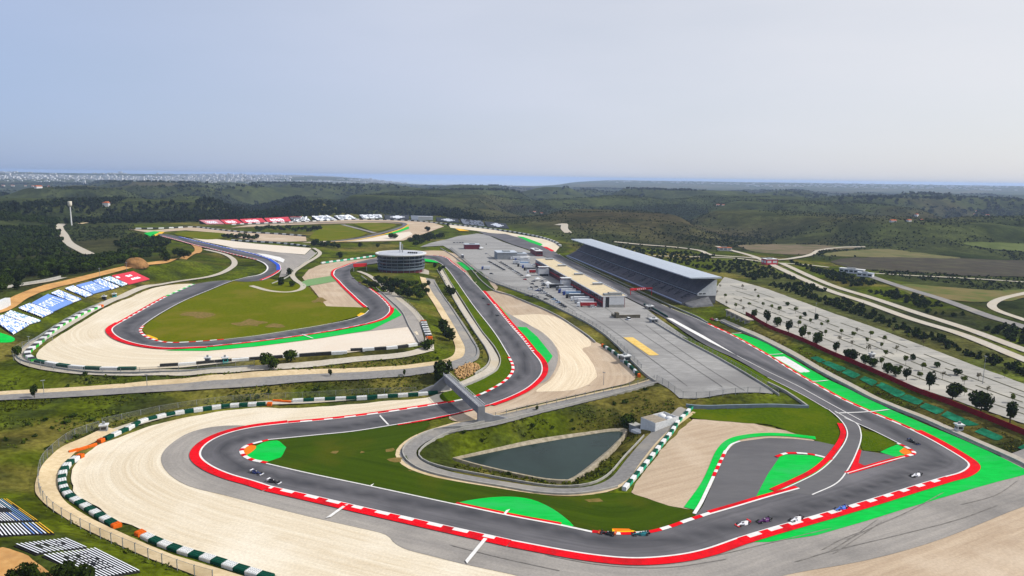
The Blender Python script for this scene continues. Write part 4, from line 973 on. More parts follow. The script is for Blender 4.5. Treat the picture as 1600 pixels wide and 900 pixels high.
def build_ground():
    az = np.radians(np.r_[np.arange(-180, -52, 6.0), np.arange(-52, 52.01, 0.2), np.arange(54, 180.1, 6.0)])
    rr = np.geomspace(60, 46000, 700)
    rr = np.r_[2.0, 30.0, rr]
    A, R = np.meshgrid(az, rr)
    x = (R * np.sin(A)).ravel(); y = (R * np.cos(A)).ravel()
    h = np.concatenate([height(x[i:i + 20000], y[i:i + 20000]) for i in range(0, len(x), 20000)])
    col = np.concatenate([ground_colour(x[i:i + 40000], y[i:i + 40000], h[i:i + 40000]) for i in range(0, len(x), 40000)])
    near = np.where(np.hypot(x, y) < 2600)[0]
    low = np.zeros(len(x), bool)
    for p in SHEETS:
        x0, y0 = p.min(0); x1, y1 = p.max(0)
        s = near[(x[near] > x0) & (x[near] < x1) & (y[near] > y0) & (y[near] < y1)]
        if len(s): low[s] |= inpoly(x[s], y[s], p)
    h = h - np.where(low, 0.45 + 0.0006 * np.hypot(x, y), 0)
    nr, na = R.shape
    i = np.arange(nr - 1)[:, None] * na + np.arange(na - 1)[None]
    q = np.stack([i, i + 1, i + na + 1, i + na], -1).reshape(-1, 4)[:, ::-1]
    me = bpy.data.meshes.new('ground')
    me.vertices.add(len(x)); me.vertices.foreach_set('co', np.stack([x, y, h], 1).astype(np.float32).ravel())
    me.loops.add(q.size); me.loops.foreach_set('vertex_index', q.astype(np.int32).ravel())
    me.polygons.add(len(q)); me.polygons.foreach_set('loop_start', np.arange(0, q.size, 4, dtype=np.int32))
    me.update(calc_edges=True); me.validate()
    if me.polygons[len(q) // 2].normal.z < 0: me.flip_normals()
    me.polygons.foreach_set('use_smooth', np.ones(len(me.polygons), dtype=bool))
    at = me.color_attributes.new('ground_colour', 'FLOAT_COLOR', 'POINT')
    at.data.foreach_set('color', np.c_[col, np.ones(len(col))].astype(np.float32).ravel())
    m = bpy.data.materials.new('open_ground'); m.use_nodes = True
    t = m.node_tree; N = t.nodes; L = t.links; b = N['Principled BSDF']
    b.inputs['Roughness'].default_value = 0.95; b.inputs['Specular IOR Level'].default_value = 0.0
    a = N.new('ShaderNodeAttribute'); a.attribute_name = 'ground_colour'
    pos = N.new('ShaderNodeNewGeometry').outputs['Position']
    prev = a.outputs['Color']
    for sc, lo, hi in ((0.45, 0.55, 1.35), (0.06, 0.6, 1.4), (0.012, 0.7, 1.3)):
        n = N.new('ShaderNodeTexNoise'); n.inputs['Scale'].default_value = sc; n.inputs['Detail'].default_value = 4; L.new(pos, n.inputs['Vector'])
        r = N.new('ShaderNodeMapRange'); r.inputs['From Min'].default_value = 0.3; r.inputs['From Max'].default_value = 0.7; r.inputs['To Min'].default_value = lo; r.inputs['To Max'].default_value = hi
        L.new(n.outputs['Fac'], r.inputs['Value'])
        x_ = N.new('ShaderNodeVectorMath'); x_.operation = 'SCALE'; L.new(prev, x_.inputs[0]); L.new(r.outputs[0], x_.inputs['Scale']); prev = x_.outputs[0]
    L.new(prev, b.inputs['Base Color'])
    bn = N.new('ShaderNodeTexNoise'); bn.inputs['Scale'].default_value = 0.25; bn.inputs['Detail'].default_value = 6; L.new(pos, bn.inputs['Vector'])
    bp = N.new('ShaderNodeBump'); bp.inputs['Strength'].default_value = 0.7; bp.inputs['Distance'].default_value = 1.5; L.new(bn.outputs['Fac'], bp.inputs['Height']); L.new(bp.outputs[0], b.inputs['Normal'])
    me.materials.append(m)
    o = bpy.data.objects.new('ground', me); link(o)
    tag(o, 'rolling green and brown hills and open ground reaching to the horizon', 'ground', None, 'structure')
    return o
terrain = build_ground()
sea = mesh_obj('sea', [(-46500, 8000, -72), (46500, 8000, -72), (46500, 46500, -72), (-46500, 46500, -72)], [(0, 1, 2, 3)], mat('sea_water', S(150, 168, 186), S(158, 174, 190), 0.001, 0.4, spec=0.5))
tag(sea, 'pale blue sea along the horizon', 'sea', None, 'structure')
# ------------------------------------------------------------------ walls, fences and tyre barriers
def along(px, step, smooth=True, world=None):
    p, s = world_line(px, smooth, step, False, world)
    d = np.gradient(p, axis=0)
    return p, np.arctan2(d[:, 1], d[:, 0]), s

M_NET = bpy.data.materials.new('fence_netting'); M_NET.use_nodes = True
_t = M_NET.node_tree; _b = _t.nodes['Principled BSDF']; _b.inputs['Base Color'].default_value = (0.16, 0.17, 0.17, 1); _b.inputs['Roughness'].default_value = 0.6
_w = _t.nodes.new('ShaderNodeTexWave'); _w.bands_direction = 'Z'; _w.inputs['Scale'].default_value = 3.0
_x = _t.nodes.new('ShaderNodeMixShader'); _tr = _t.nodes.new('ShaderNodeBsdfTransparent'); _x.inputs[0].default_value = 0.2
_t.links.new(_tr.outputs[0], _x.inputs[1]); _t.links.new(_b.outputs[0], _x.inputs[2]); _t.links.new(_x.outputs[0], _t.nodes['Material Output'].inputs['Surface'])

def post_mesh(h):
    b = MB(); b.box(-0.09, 0.09, -0.09, 0.09, -0.5, h, M_STEEL); b.box(-0.05, 0.05, -0.05, 0.35, h - 0.3, h, M_STEEL)
    o = b.build('post'); me = o.data; bpy.data.objects.remove(o); return me
POST = {h: post_mesh(h) for h in (2.6, 3.4)}

def fence(px, label, h=2.6, step=6.0, net=True, smooth=True):
    p, a, s = along(px, step, smooth)
    z = height(p[:, 0], p[:, 1])
    e = empty('debris_fence', (p[0][0], p[0][1], z[0]), 0, label, 'fence')
    for i in range(len(p)):
        o = bpy.data.objects.new('post', POST[h]); link(o, e)
        o.location = (p[i][0] - p[0][0], p[i][1] - p[0][1], z[i] - z[0]); o.rotation_euler = (0, 0, a[i])
    if net:
        V = []; F = []
        for i in range(len(p)):
            q = (p[i][0] - p[0][0], p[i][1] - p[0][1]); V += [(*q, z[i] - z[0] + 0.05), (*q, z[i] - z[0] + h)]
        for i in range(len(p) - 1): F.append((2 * i, 2 * i + 2, 2 * i + 3, 2 * i + 1))
        mesh_obj('netting', V, F, M_NET, e)
        b = MB()
        for i in range(len(p) - 1):
            u, v = Vector(V[2 * i + 1]), Vector(V[2 * i + 3])
            b.cyl(u, v, 0.045, 0.045, M_STEEL, 4, False)
        b.build('top_rail', e)
    return e

M_TG = mat('tyre_green', S(14, 84, 66, K), S(10, 66, 52, K), 1.5, 0.6); M_TW = mat('tyre_white', S(240, 242, 243, K), S(214, 216, 216, K), 1.5, 0.6)
M_TGB = mat('tyre_bright_green', S(66, 200, 60, K), S(50, 176, 50, K), 1.5, 0.6); M_TO = mat('tyre_orange', S(244, 116, 30, K), S(226, 100, 24, K), 1.5, 0.6)
M_TQ = mat('belt_turquoise', S(64, 190, 150, K), S(54, 170, 134, K), 1.5, 0.6)
def block_mesh(mtop, mface, L, D, H, tyres):
    """A row of stacked, belted tyres: rounded block with the tyre tops showing."""
    b = MB(); l = L / 2 - 0.04; d = D / 2; c = 0.18
    b.hexa([(-l, -d, -0.4), (l, -d, -0.4), (l, d, -0.4), (-l, d, -0.4)], [(-l, -d, H - c), (l, -d, H - c), (l, d, H - c), (-l, d, H - c)], mface)
    b.hexa([(-l, -d, H - c), (l, -d, H - c), (l, d, H - c), (-l, d, H - c)], [(-l + .06, -d + c, H), (l - .06, -d + c, H), (l - .06, d - c, H), (-l + .06, d - c, H)], mtop)
    if tyres:
        nx = int(L / 0.62); ny = max(2, int((D - 0.2) / 0.62))
        for i in range(nx):
            for j in range(ny):
                x = -l + (i + 0.5) * (2 * l / nx); y = -d + 0.12 + (j + 0.5) * ((D - 0.24) / ny)
                b.cyl((x, y, H - 0.05), (x, y, H + 0.1), 0.27, 0.24, mtop, 7)
                b.cyl((x, y, H + 0.08), (x, y, H + 0.105), 0.12, 0.12, M_DARK, 5)
    o = b.build('barrier_block'); me = o.data; bpy.data.objects.remove(o); return me
BLOCKS = {}
def blk(kind, L, D, H, t):
    k = (kind, L, D, H, t)
    if k not in BLOCKS:
        top, face = {'g': (M_TG, M_TG), 'w': (M_TW, M_TW), 'b': (M_DARK, M_TGB), 'o': (M_TO, M_TO), 'k': (M_DARK, M_DARK), 'q': (M_TG, M_TQ)}[kind]
        BLOCKS[k] = block_mesh(top, face, L, D, H, t)
    return BLOCKS[k]
def tyre_wall(px, label, seq='gw', L=4.6, D=2.0, H=1.2, tyres=False, ends='', smooth=True):
    p, a, s = along(px, L, smooth)
    c = 0.5 * (p[:-1] + p[1:]); d = p[1:] - p[:-1]; a = np.arctan2(d[:, 1], d[:, 0]); Ls = float(np.linalg.norm(d, axis=1).mean())
    z = height(c[:, 0], c[:, 1])
    e = empty('tyre_barrier', (c[0][0], c[0][1], z[0]), 0, label, 'tyre barrier')
    n = len(c)
    for i in range(n):
        k = seq[i % len(seq)]
        if (i == 0 and 'a' in ends) or (i == n - 1 and 'z' in ends): k = 'o'
        o = bpy.data.objects.new('barrier_block', blk(k, L, D, H, tyres)); link(o, e)
        o.location = (c[i][0] - c[0][0], c[i][1] - c[0][1], z[i] - z[0]); o.rotation_euler = (0, 0, a[i]); o.scale = (Ls / L * (0.55 if k == 'o' and seq != 'o' else 1), 1, 1)
    return e
tyre_wall(Z('I', (520, 148), (450, 185), (405, 235), (388, 290), (396, 350), (430, 405), (520, 465), (620, 530), (745, 605)), 'green and white tyre wall curving round the lower left gravel trap', 'gw', 3.4, 2.6, 1.3, True, 'az')
tyre_wall(Z('I', (855, 632), (950, 680), (1100, 740), (1300, 800), (1500, 865), (1700, 925)), 'green and white tyre wall running off the bottom edge beyond the gap', 'gw', 4.2, 2.6, 1.3, True, 'a')
tyre_wall([(152, 693), (178, 681), (198, 672), (220, 660), (250, 652), (287, 645), (350, 636), (400, 633), (428, 633)], 'green and white tyre wall along the far side of the lower left gravel trap', 'wg', 4.0, 2.2, 1.3, True, 'az')
tyre_wall([(457, 628), (500, 626), (550, 624), (600, 621), (650, 618), (684, 615)], 'green and white tyre wall leading up to the bridge', 'wg', 5.2, 1.8, 1.5, True)
tyre_wall(Z('F', (105, 748), (220, 757)), 'short orange plastic barrier between two tyre walls', 'o', 4.0, 1.0, 1.0)
tyre_wall(Z('I', (430, 130), (520, 108), (605, 82)), 'orange plastic barrier by the gap in the lower left tyre wall', 'o', 4.0, 0.9, 1.0)
tyre_wall(Z('E', (640, 155), (500, 212), (350, 300), (240, 390), (180, 440), (172, 468), (215, 500)), 'bright green and white tyre wall on the left of the upper loop gravel', 'bw', 5.6, 3.0, 1.6, False, 'a')
tyre_wall(Z('E', (225, 503), (300, 517), (450, 540), (600, 551), (720, 553), (850, 551)), 'dark green and white tyre wall at the foot of the upper loop gravel', 'gw', 8.5, 2.2, 1.6)
tyre_wall(Z('E', (1000, 532), (1200, 520), (1400, 502), (1590, 488)) + Z('F', (280, 466), (430, 455), (570, 448)), 'low dark and white tyre wall along the upper loop service road', 'kwk', 9.0, 1.6, 1.5)
tyre_wall(Z('F', (590, 435), (700, 430), (900, 415), (1060, 398)), 'dark tyre wall with white panels below the whitish gravel', 'kwkw', 6.5, 1.8, 1.6)
tyre_wall(Z('F', (1045, 255), (1062, 310), (1085, 365)), 'white and black stacked tyre barrier at the right end of the upper loop', 'wk', 3.4, 4.0, 1.8, False, 'az')
tyre_wall(Z('G', (560, 402), (640, 452), (720, 522), (800, 602)), 'dark green and white tyre wall between the tan gravel and the paddock', 'ggw', 3.6, 1.4, 1.8, False, 'az')
tyre_wall(Z('K', (700, 368), (775, 280), (850, 190), (925, 95), (1000, 3)) + Z('G', (1040, 880), (1085, 835), (1122, 790)), 'slanting green and white tyre wall beside the brown gravel triangle', 'wq', 4.2, 1.6, 1.5, False)
tyre_wall([(362, 351.5), (400, 349.5), (480, 346.5), (560, 343.5), (640, 345.5), (720, 353), (800, 363), (850, 373), (876, 385)], 'far white and dark tyre wall below the curving hillside stands', 'wk', 9.0, 3.0, 2.2)
tyre_wall([(502, 412), (540, 407), (585, 400.5)], 'green and white tyre wall left of the round tower', 'wq', 7.0, 1.6, 1.8)
tyre_wall([(212, 358), (250, 357.5), (300, 355.5), (340, 359.5), (380, 363.5), (430, 366), (478, 369.5)], 'far white and dark tyre wall beyond the far left bend', 'wk', 9.0, 2.5, 2.2)
tyre_wall([(362, 376), (400, 378.5), (440, 381), (484, 386)], 'far tyre wall above the pale gravel tongue', 'wk', 7.0, 2.2, 2.0)

fence(Z('I', (620, -20), (470, 30), (330, 130), (248, 250), (246, 370), (300, 470), (480, 592), (750, 722), (1100, 865), (1330, 935)), 'tall mesh fence outside the lower left service road', 3.4, 5.5)
fence([(1022, 594), (960, 611), (900, 624), (840, 637), (790, 649), (757, 657)], 'mesh fence between the tan gravel and the pond road', 2.6, 6.0)
fence([(1026, 596), (1061, 621), (1130, 619), (1206, 616)], 'mesh fence along the lower edge of the paddock', 3.4, 7.0, True, False)
fence(Z('E', (330, 370), (180, 400), (90, 445), (85, 490), (180, 525), (350, 555), (500, 570), (800, 580), (1200, 560), (1590, 525)), 'mesh fence outside the upper loop service road', 3.4, 9.0)
fence(Z('E', (640, 890), (840, 845), (1080, 795), (1400, 750), (1590, 735)) + Z('F', (300, 722), (700, 700), (1000, 690)), 'mesh fence on the bank above the lower left tyre wall', 2.6, 8.0)
fence([(705, 389), (724, 406), (747, 425.5), (772, 442), (802, 453.5), (842, 467.5), (877, 484.5), (922, 507.5), (962, 537.5), (1002, 578)], 'long mesh fence on the paddock wall above the tan gravel', 3.4, 8.0)
fence([(1012, 496), (1060, 525), (1125, 560), (1200, 605), (1216, 617)], 'mesh fence along the pit wall beside the paddock', 2.6, 6.0)
fence([(612, 457), (640, 478), (658, 500), (668, 530), (664, 545)], 'mesh fence at the right end of the upper loop', 2.6, 8.0)

wall('concrete_wall', [(703, 388), (722, 405), (745, 424), (770, 441), (800, 452.5), (840, 467), (875, 484), (920, 507), (960, 537), (1000, 578), (1024, 597)], 0.7, 1.1, M_WALLC, 0, 'concrete wall along the paddock edge above the tan gravel')
wall('concrete_wall', [(688, 388), (706, 399), (730, 416), (756, 443), (775, 456), (800, 463), (838, 479), (874, 496), (900, 513), (930, 536)], 0.6, 1.1, M_WALLC, 0, 'lower concrete wall beside the grass wedge and tan gravel')
wall('concrete_wall', [(690, 416), (703, 440), (726, 476), (752, 517), (775, 547), (782, 565), (774, 581), (752, 593), (722, 605)], 0.5, 1.0, M_WALLC, 0, 'concrete barrier on the inside of the central bend')
wall('concrete_wall', [(683, 422), (697, 446), (716, 480), (741, 519), (760, 547), (765, 563), (758, 575), (742, 585)], 0.5, 1.0, M_WALLC, 0, 'concrete barrier behind the narrow service road of the central bend')
wall('guard_rail', [(678, 441), (690, 460), (706, 483), (722, 508), (736, 530), (746, 549), (741, 561), (728, 568)], 0.3, 1.0, M_STEEL, 0, 'steel guard rail round the bend of the access road', 'guard rail')
wall('concrete_wall', [(1127, 503), (1200, 537), (1300, 592), (1375, 630), (1450, 660), (1530, 696), (1600, 728), (1760, 810)], 0.8, 1.2, M_WALLC, 0, 'long concrete barrier outside the green run-off')
wall('retaining_wall', [(1072, 636), (1160, 637), (1263, 638)], 0.8, 1.6, mat('blue_grey_concrete', S(150, 164, 176, K), S(132, 146, 158, K), 0.3), 0, 'blue grey retaining wall below the paddock bank', 'wall', smooth=False)
wall('retaining_wall', [(1263, 638), (1225, 612), (1200, 600)], 0.8, 1.3, M_WALLC, 0, 'short concrete wall climbing from the retaining wall to the pit wall', 'wall', smooth=False)
wall('pit_wall', [(1011, 497.5), (1060, 527), (1125, 562), (1200, 607), (1217, 618.5)], 0.6, 1.2, M_WALLC, 0, 'concrete pit wall along the edge of the paddock', 'wall')
wall('pit_barrier', [(1006, 477), (1024, 486), (1043, 497)], 0.7, 1.8, mat('barrier_green', S(40, 84, 78, K), S(34, 70, 66, K), 0.5), 0, 'dark green barrier at the end of the pit wall', 'barrier')
wall('hoarding_fence', [(1165, 492), (1200, 512), (1250, 532), (1300, 555), (1350, 576), (1425, 610), (1500, 639), (1600, 680), (1760, 748)], 0.25, 2.6, mat('red_hoarding', S(150, 20, 34, K), S(122, 14, 26, K), 0.4, 0.6), 0, 'long dark red hoarding fence between the trees and the track', 'fence')
wall('guard_rail', [(1022, 600), (960, 617), (900, 631), (840, 645), (790, 657), (745, 667), (700, 677), (675, 690), (658, 703), (654, 712), (664, 722), (690, 731), (740, 741), (800, 752), (850, 760), (885, 762), (920, 758), (948, 745), (978, 712), (1006, 682)], 0.4, 0.9, M_WALLC, 0, 'low barrier on the pond side of the pond road', 'guard rail')
wall('guard_rail', [(757, 660), (720, 668), (680, 672), (655, 682), (636, 694), (629, 707), (637, 722), (660, 736), (715, 750), (780, 761), (840, 771), (890, 774), (935, 769), (965, 762)], 0.4, 0.9, M_WALLC, 0, 'low barrier on the track side of the pond road', 'guard rail')
wall('guard_rail', Z('E', (640, 130), (480, 200), (300, 310), (150, 410), (105, 460), (125, 490), (250, 525), (500, 565), (800, 575), (1100, 566), (1590, 530)), 0.4, 0.9, M_STEEL, 0, 'steel guard rail along the upper loop service road', 'guard rail')
wall('concrete_wall', [(655, 537), (640, 512), (628, 488), (605, 466), (585, 448), (565, 432)], 0.5, 1.0, M_WALLC, 0, 'concrete barrier between the upper loop run-off and the tower trees')
wall('concrete_wall', [(495, 395), (472, 414), (448, 434), (425, 444)], 0.5, 1.1, M_WALLC, 0, 'concrete barrier beyond the far grey run-off')
wall('concrete_wall', [(-40, 458), (0, 452), (50, 443), (95, 434)], 0.5, 1.8, M_WALLC, 0, 'pale lane wall beside the wood on the left')
wall('white_hut', [(-30, 490), (-2, 484), (13, 477)], 3.0, 5.0, M_BWHITE, 0, 'white hut at the left edge above the hillside stands', 'hut', smooth=False)
# grandstand rail
wall('pit_straight_wall', [(884, 400), (930, 424), (984, 449), (1048, 479), (1106, 506)], 0.6, 1.3, M_WALLC, 0, 'concrete wall at the foot of the grandstand', 'wall', smooth=False)
# ------------------------------------------------------------------ main grandstand
def frame(o, u):
    """Local frame: x along u, y to the left of u, z up."""
    e = math.atan2(u[1], u[0]); return e
f0 = ground([(886, 400)])[0]; f1 = ground([(1066, 477)])[0]
u = (f0 - f1)[:2]; GL = float(np.hypot(*u)); ang = math.atan2(u[1], u[0])
gs = empty('grandstand', (f1[0], f1[1], f1[2]), ang, 'long roofed main grandstand with dark seats beside the pit straight', 'grandstand')
M_SEAT = mat('stand_seat', S(118, 116, 124), S(96, 94, 102), 0.6, 0.8, c3=S(130, 122, 126), scale2=0.08)
M_STEP = mat('stand_concrete', S(128, 128, 130, K), S(108, 108, 110, K), 0.3)
M_ROOF = mat('roof_sheet', S(198, 208, 220, K), S(186, 196, 208, K), 0.3, 0.45, metal=0.0, spec=0.5)
M_LETTER = flat('letter_dark', S(36, 36, 42))
# local y is to the left of u = towards the track is +y; away is -y
def tier(y0, z0, y1, z1, rows, x0, x1):
    for k in range(rows):
        t0, t1 = k / rows, (k + 1) / rows
        ya, yb = y0 + (y1 - y0) * t0, y0 + (y1 - y0) * t1
        za = z0 + (z1 - z0) * t1
        b = MB()
        b.box(x0, x1, yb, ya, za - 0.9, za - 0.42, M_STEP)
        b.box(x0 + 0.3, x1 - 0.3, yb + 0.1, yb + 0.62, za - 0.42, za, M_SEAT)
        b.build('seat_row', gs)
tier(-0.8, 2.2, -13.2, 8.2, 13, 0, GL)
tier(-15.2, 10.2, -29.6, 21.6, 15, 0, GL)
b = MB()
for i in range(24):
    x = 6 + i * (GL - 12) / 23
    for (ya, za, yb, zb) in ((-0.8, 2.75, -13.2, 8.7), (-15.2, 10.8, -29.6, 22.2)):
        b.hexa([(x, ya, za - .5), (x + 1.1, ya, za - .5), (x + 1.1, yb, zb - .5), (x, yb, zb - .5)], [(x, ya, za - .25), (x + 1.1, ya, za - .25), (x + 1.1, yb, zb - .25), (x, yb, zb - .25)], M_STEP)
b.build('aisle_stairs', gs)
b = MB()
b.hexa([(0, -0.4, -1), (GL, -0.4, -1), (GL, -31, -1), (0, -31, -1)], [(0, -0.4, 1.6), (GL, -0.4, 1.6), (GL, -13.2, 7.3), (0, -13.2, 7.3)], M_STEP)
b.box(0, GL, -31, -13.2, -1, 7.8, M_STEP)
b.build('base', gs)
b = MB(); b.box(0.4, GL - .4, -15.0, -13.6, 7.8, 9.2, M_DARK); b.build('concourse_glazing', gs)
b = MB()
for i in range(int(GL / 6)): b.box(i * 6 + .2, i * 6 + .5, -13.5, -13.3, 7.8, 9.6, M_STEEL)
b.box(0, GL, -13.5, -13.3, 9.1, 9.75, mat('balustrade_pale', S(150, 156, 166), S(136, 142, 152), 0.5)); b.build('balustrade', gs)
b = MB(); b.box(0, GL, -15.2, -13.9, 9.2, 9.9, M_STEP); b.build('concourse_slab', gs)
b = MB()
b.hexa([(0, -29.6, 10), (GL, -29.6, 10), (GL, -31, 10), (0, -31, 10)], [(0, -29.6, 21.8), (GL, -29.6, 21.8), (GL, -31, 21.8), (0, -31, 21.8)], M_STEP); b.box(0, GL, -31, -15.2, 7.8, 9.6, M_STEP)
b.build('rear_wall', gs)
b = MB()
b.add([(-0.3, -13.7, 8.2), (-0.3, -13.7, 10.2), (-0.3, -29.7, 22.2), (-0.3, -31.2, 22.2), (-0.3, -31.2, 7.9)] + [(0.5, -13.7, 8.2), (0.5, -13.7, 10.2), (0.5, -29.7, 22.2), (0.5, -31.2, 22.2), (0.5, -31.2, 7.9)],
      [(0, 1, 2, 3, 4), (9, 8, 7, 6, 5), (0, 5, 6, 1), (1, 6, 7, 2), (2, 7, 8, 3), (3, 8, 9, 4), (4, 9, 5, 0)], M_BWHITE)
b.build('end_wall', gs)
b = MB(); b.box(-0.42, -0.3, -17.6, -15.0, 9.3, 10.4, M_GLASS); b.box(-0.42, -0.3, -21.2, -18.4, 9.3, 10.4, M_GLASS); b.build('end_window', gs)
b = MB()
b.hexa([(-2, -5.6, 23.4), (GL + 2, -5.6, 23.4), (GL + 2, -34.6, 23.2), (-2, -34.6, 23.2)], [(-2, -5.6, 24.3), (GL + 2, -5.6, 24.3), (GL + 2, -34.6, 24.5), (-2, -34.6, 24.5)], M_ROOF)
rf = b.build('roof', gs)
b = MB()
for i in range(64): 
    x = -1.5 + i * (GL + 3) / 63; b.box(x, x + 0.12, -34.5, -5.7, 24.42, 24.56, M_ROOF)
b.build('roof_seams', rf)
for i in range(20):
    b = MB(); x = 2 + i * (GL - 4) / 19
    b.cyl((x, -30.3, 20), (x, -30.3, 23.4), 0.25, 0.25, M_STEEL, 6); b.cyl((x, -30.3, 20.5), (x, -14, 23.3), 0.16, 0.16, M_STEEL, 5); b.build('roof_strut', gs)
# front walkway with white panels
b = MB(); b.box(0, GL, 0.3, 1.0, 0.5, 1.4, M_STEP)
for i in range(int(GL / 5)): b.box(i * 5 + 0.1, i * 5 + 4.9, 0.35, 0.42, 1.4, 2.5, mat('rail_panel', S(190, 200, 222), S(170, 180, 204), 0.5))
b.build('front_balustrade', gs)
# lettering laid on the lower seats, read from the track
txt = 'AUTODROMO DO ALGARVE'
slope = math.atan2(6.0, 12.4)
for i, ch in enumerate(txt):
    if ch == ' ': continue
    cu = bpy.data.curves.new('seat_letter', 'FONT'); cu.body = ch; cu.size = 11.5; cu.align_x = 'CENTER'; cu.align_y = 'CENTER'; cu.extrude = 0.04
    cu.materials.append(M_LETTER)
    _o = bpy.data.objects.new('seat_letter', cu); me = bpy.data.meshes.new_from_object(_o); bpy.data.objects.remove(_o)
    o = bpy.data.objects.new('seat_letter', me); link(o, gs)
    x = 11 + (len(txt) - 1 - i) * 16.4
    # letter up = away from the track and up the slope; letter right = towards the near end
    right = Vector((-1, 0, 0)); up = Vector((0, -math.cos(slope), math.sin(slope))); nrm = right.cross(up)
    o.matrix_local = Matrix((( right.x, up.x, nrm.x, x), (right.y, up.y, nrm.y, -7.0), (right.z, up.z, nrm.z, 6.1), (0, 0, 0, 1)))
# stair block and tunnel portal at the near end
b = MB(); b.hexa([(-14, -2, -1), (0, -2, -1), (0, -24, -1), (-14, -24, -1)], [(-12, -4, 1.0), (0, -2, 2.0), (0, -24, 7.4), (-12, -22, 3.0)], M_STEP); b.build('end_ramp', gs)
tg = empty('footbridge', G1(1125, 496), ang, 'sloping concrete footbridge deck on pillars at the near end of the grandstand', 'footbridge')
b = MB(); b.hexa([(-34, -4, 4.2), (0, -4, 5.6), (0, -9, 5.6), (-34, -9, 4.2)], [(-34, -4, 5.0), (0, -4, 6.6), (0, -9, 6.6), (-34, -9, 5.0)], M_ROADP); b.build('deck', tg)
for i in range(5):
    b = MB(); b.box(-30 + i * 7, -29 + i * 7, -8.5, -4.5, -1, 4.6 + i * 0.25, M_WALLC); b.build('pillar', tg)

# ------------------------------------------------------------------ start gantry
a0 = ground([(985, 462)])[0]; a1 = ground([(1017, 461)])[0]
def span_frame(pa, pb): return math.atan2(pb[1] - pa[1], pb[0] - pa[0]), float(np.hypot(pb[0] - pa[0], pb[1] - pa[1]))
pa = on_plane([(985, 451.5)], 9.5)[0]; pb = on_plane([(1019, 449.5)], 9.5)[0]
ga, gl = span_frame(pa, pb)
gt = empty('start_gantry', (pa[0], pa[1], hz(*pa)), ga, 'red start light gantry spanning the pit straight', 'gantry')
MRG = flat('gantry_red', S(226, 26, 36, K))
b = MB(); b.box(0, gl, -0.7, 0.7, 4.6, 6.4, MRG); b.build('beam', gt)
for x in (0.3, gl - 0.3):
    b = MB(); b.cyl((x, 0, -1), (x, 0, 4.7), 0.35, 0.3, MRG, 8); b.build('post', gt)
b = MB()
for i in range(5): b.box(gl * .3 + i * 2, gl * .3 + i * 2 + 1, -0.78, -0.7, 5.0, 6.0, M_WHITE)
b.build('light_panel', gt)
# second gantry on the upper loop
pa = on_plane([(552, 414.5)], 16)[0]; pb = on_plane([(573, 413.5)], 16)[0]; ga, gl = span_frame(pa, pb)
gt = empty('advert_gantry', (pa[0], pa[1], hz(*pa)), ga, 'red advertising gantry over the track left of the round tower', 'gantry')
b = MB(); b.box(0, gl, -0.8, 0.8, 4.5, 8.0, MRG); b.build('beam', gt)
for x in (0.3, gl - 0.3):
    b = MB(); b.box(x - .3, x + .3, -0.4, 0.4, -1, 4.6, M_STEEL); b.build('post', gt)

# ------------------------------------------------------------------ pit building
zt = 4.2 + 10.0
c_nl, c_nr, c_fr, c_fl = on_plane([(947.6, 465.6), (976.5, 462), (861, 404), (842, 404)], zt)
ax = c_fr - c_nr; PL = float(np.hypot(*ax)); pang = math.atan2(ax[1], ax[0])
PW = abs(float(np.dot(c_nl - c_nr, np.array([-math.sin(pang), math.cos(pang)]))))
PW = max(PW, 15.0)
pit = empty('pit_building', (c_nr[0], c_nr[1], 4.2), pang, 'long flat roofed pit building with maroon garage fronts', 'pit building')
M_PROOF = mat('pit_roof', S(226, 210, 176, K), S(212, 194, 158, K), 0.3, 0.9, c3=S(216, 200, 172, K), scale2=0.06)
M_MAR = flat('maroon_cladding', S(124, 26, 44, K))
b = MB(); b.box(0, PL, 0, PW, -1, 9.2, M_MAR); b.build('wall', pit)
b = MB(); b.box(-0.4, PL, -1.6, PW + 1.0, 9.2, 9.9, M_BWHITE); b.box(0.4, PL - .6, -0.9, PW + 0.3, 9.9, 10.02, M_PROOF); rf = b.build('roof', pit)
b = MB(); b.box(0, PL, -2.0, -1.6, 9.3, 10.6, M_BWHITE); b.build('parapet', rf)
for k, x in enumerate((58, 122, 190, 250)):
    if x < PL - 10:
        b = MB(); b.box(x, x + 3.5, 1.0, 9.5, 10.0, 11.6, M_WALLC); b.box(x - .3, x + 3.8, .7, 9.8, 11.6, 11.9, M_ROOF); b.build('rooflight', rf)
n = int(PL / 6)
for i in range(n):
    x = 4 + i * (PL - 6) / n
    b = MB(); b.box(x, x + 4.2, PW, PW + 0.08, 5.6, 8.4, M_GLASS); b.build('window', pit)
    b = MB(); b.box(x, x + 4.2, PW, PW + 0.08, 0, 3.8, flat('garage_shutter', S(78, 30, 40, K))); b.build('garage_door', pit)
b = MB(); b.box(0, PL, PW, PW + 0.9, 4.3, 4.9, flat('red_fascia', S(190, 30, 44, K))); b.build('fascia', pit)
b = MB(); b.box(-0.3, 0, 0.5, PW - 5.5, 2.6, 9.1, M_BWHITE); b.box(-0.3, 0, PW - 2.2, PW - 0.2, -1, 9.1, M_BWHITE); b.build('end_panel', pit)
b = MB(); b.box(-0.2, 0, PW - 5.3, PW - 2.3, 0.2, 8.8, M_GLASS); b.build('end_window', pit)
b = MB(); b.box(-0.35, 0, 0.5, PW - 5.5, -1, 2.5, M_WALLC); b.build('end_plinth', pit)
b = MB(); b.box(1, 7, 2, PW - 2, 9.9, 11.4, M_STEEL); b.box(1.5, 6.5, 2.5, PW - 6, 11.4, 12.4, M_WALLC); b.build('plant_housing', rf)
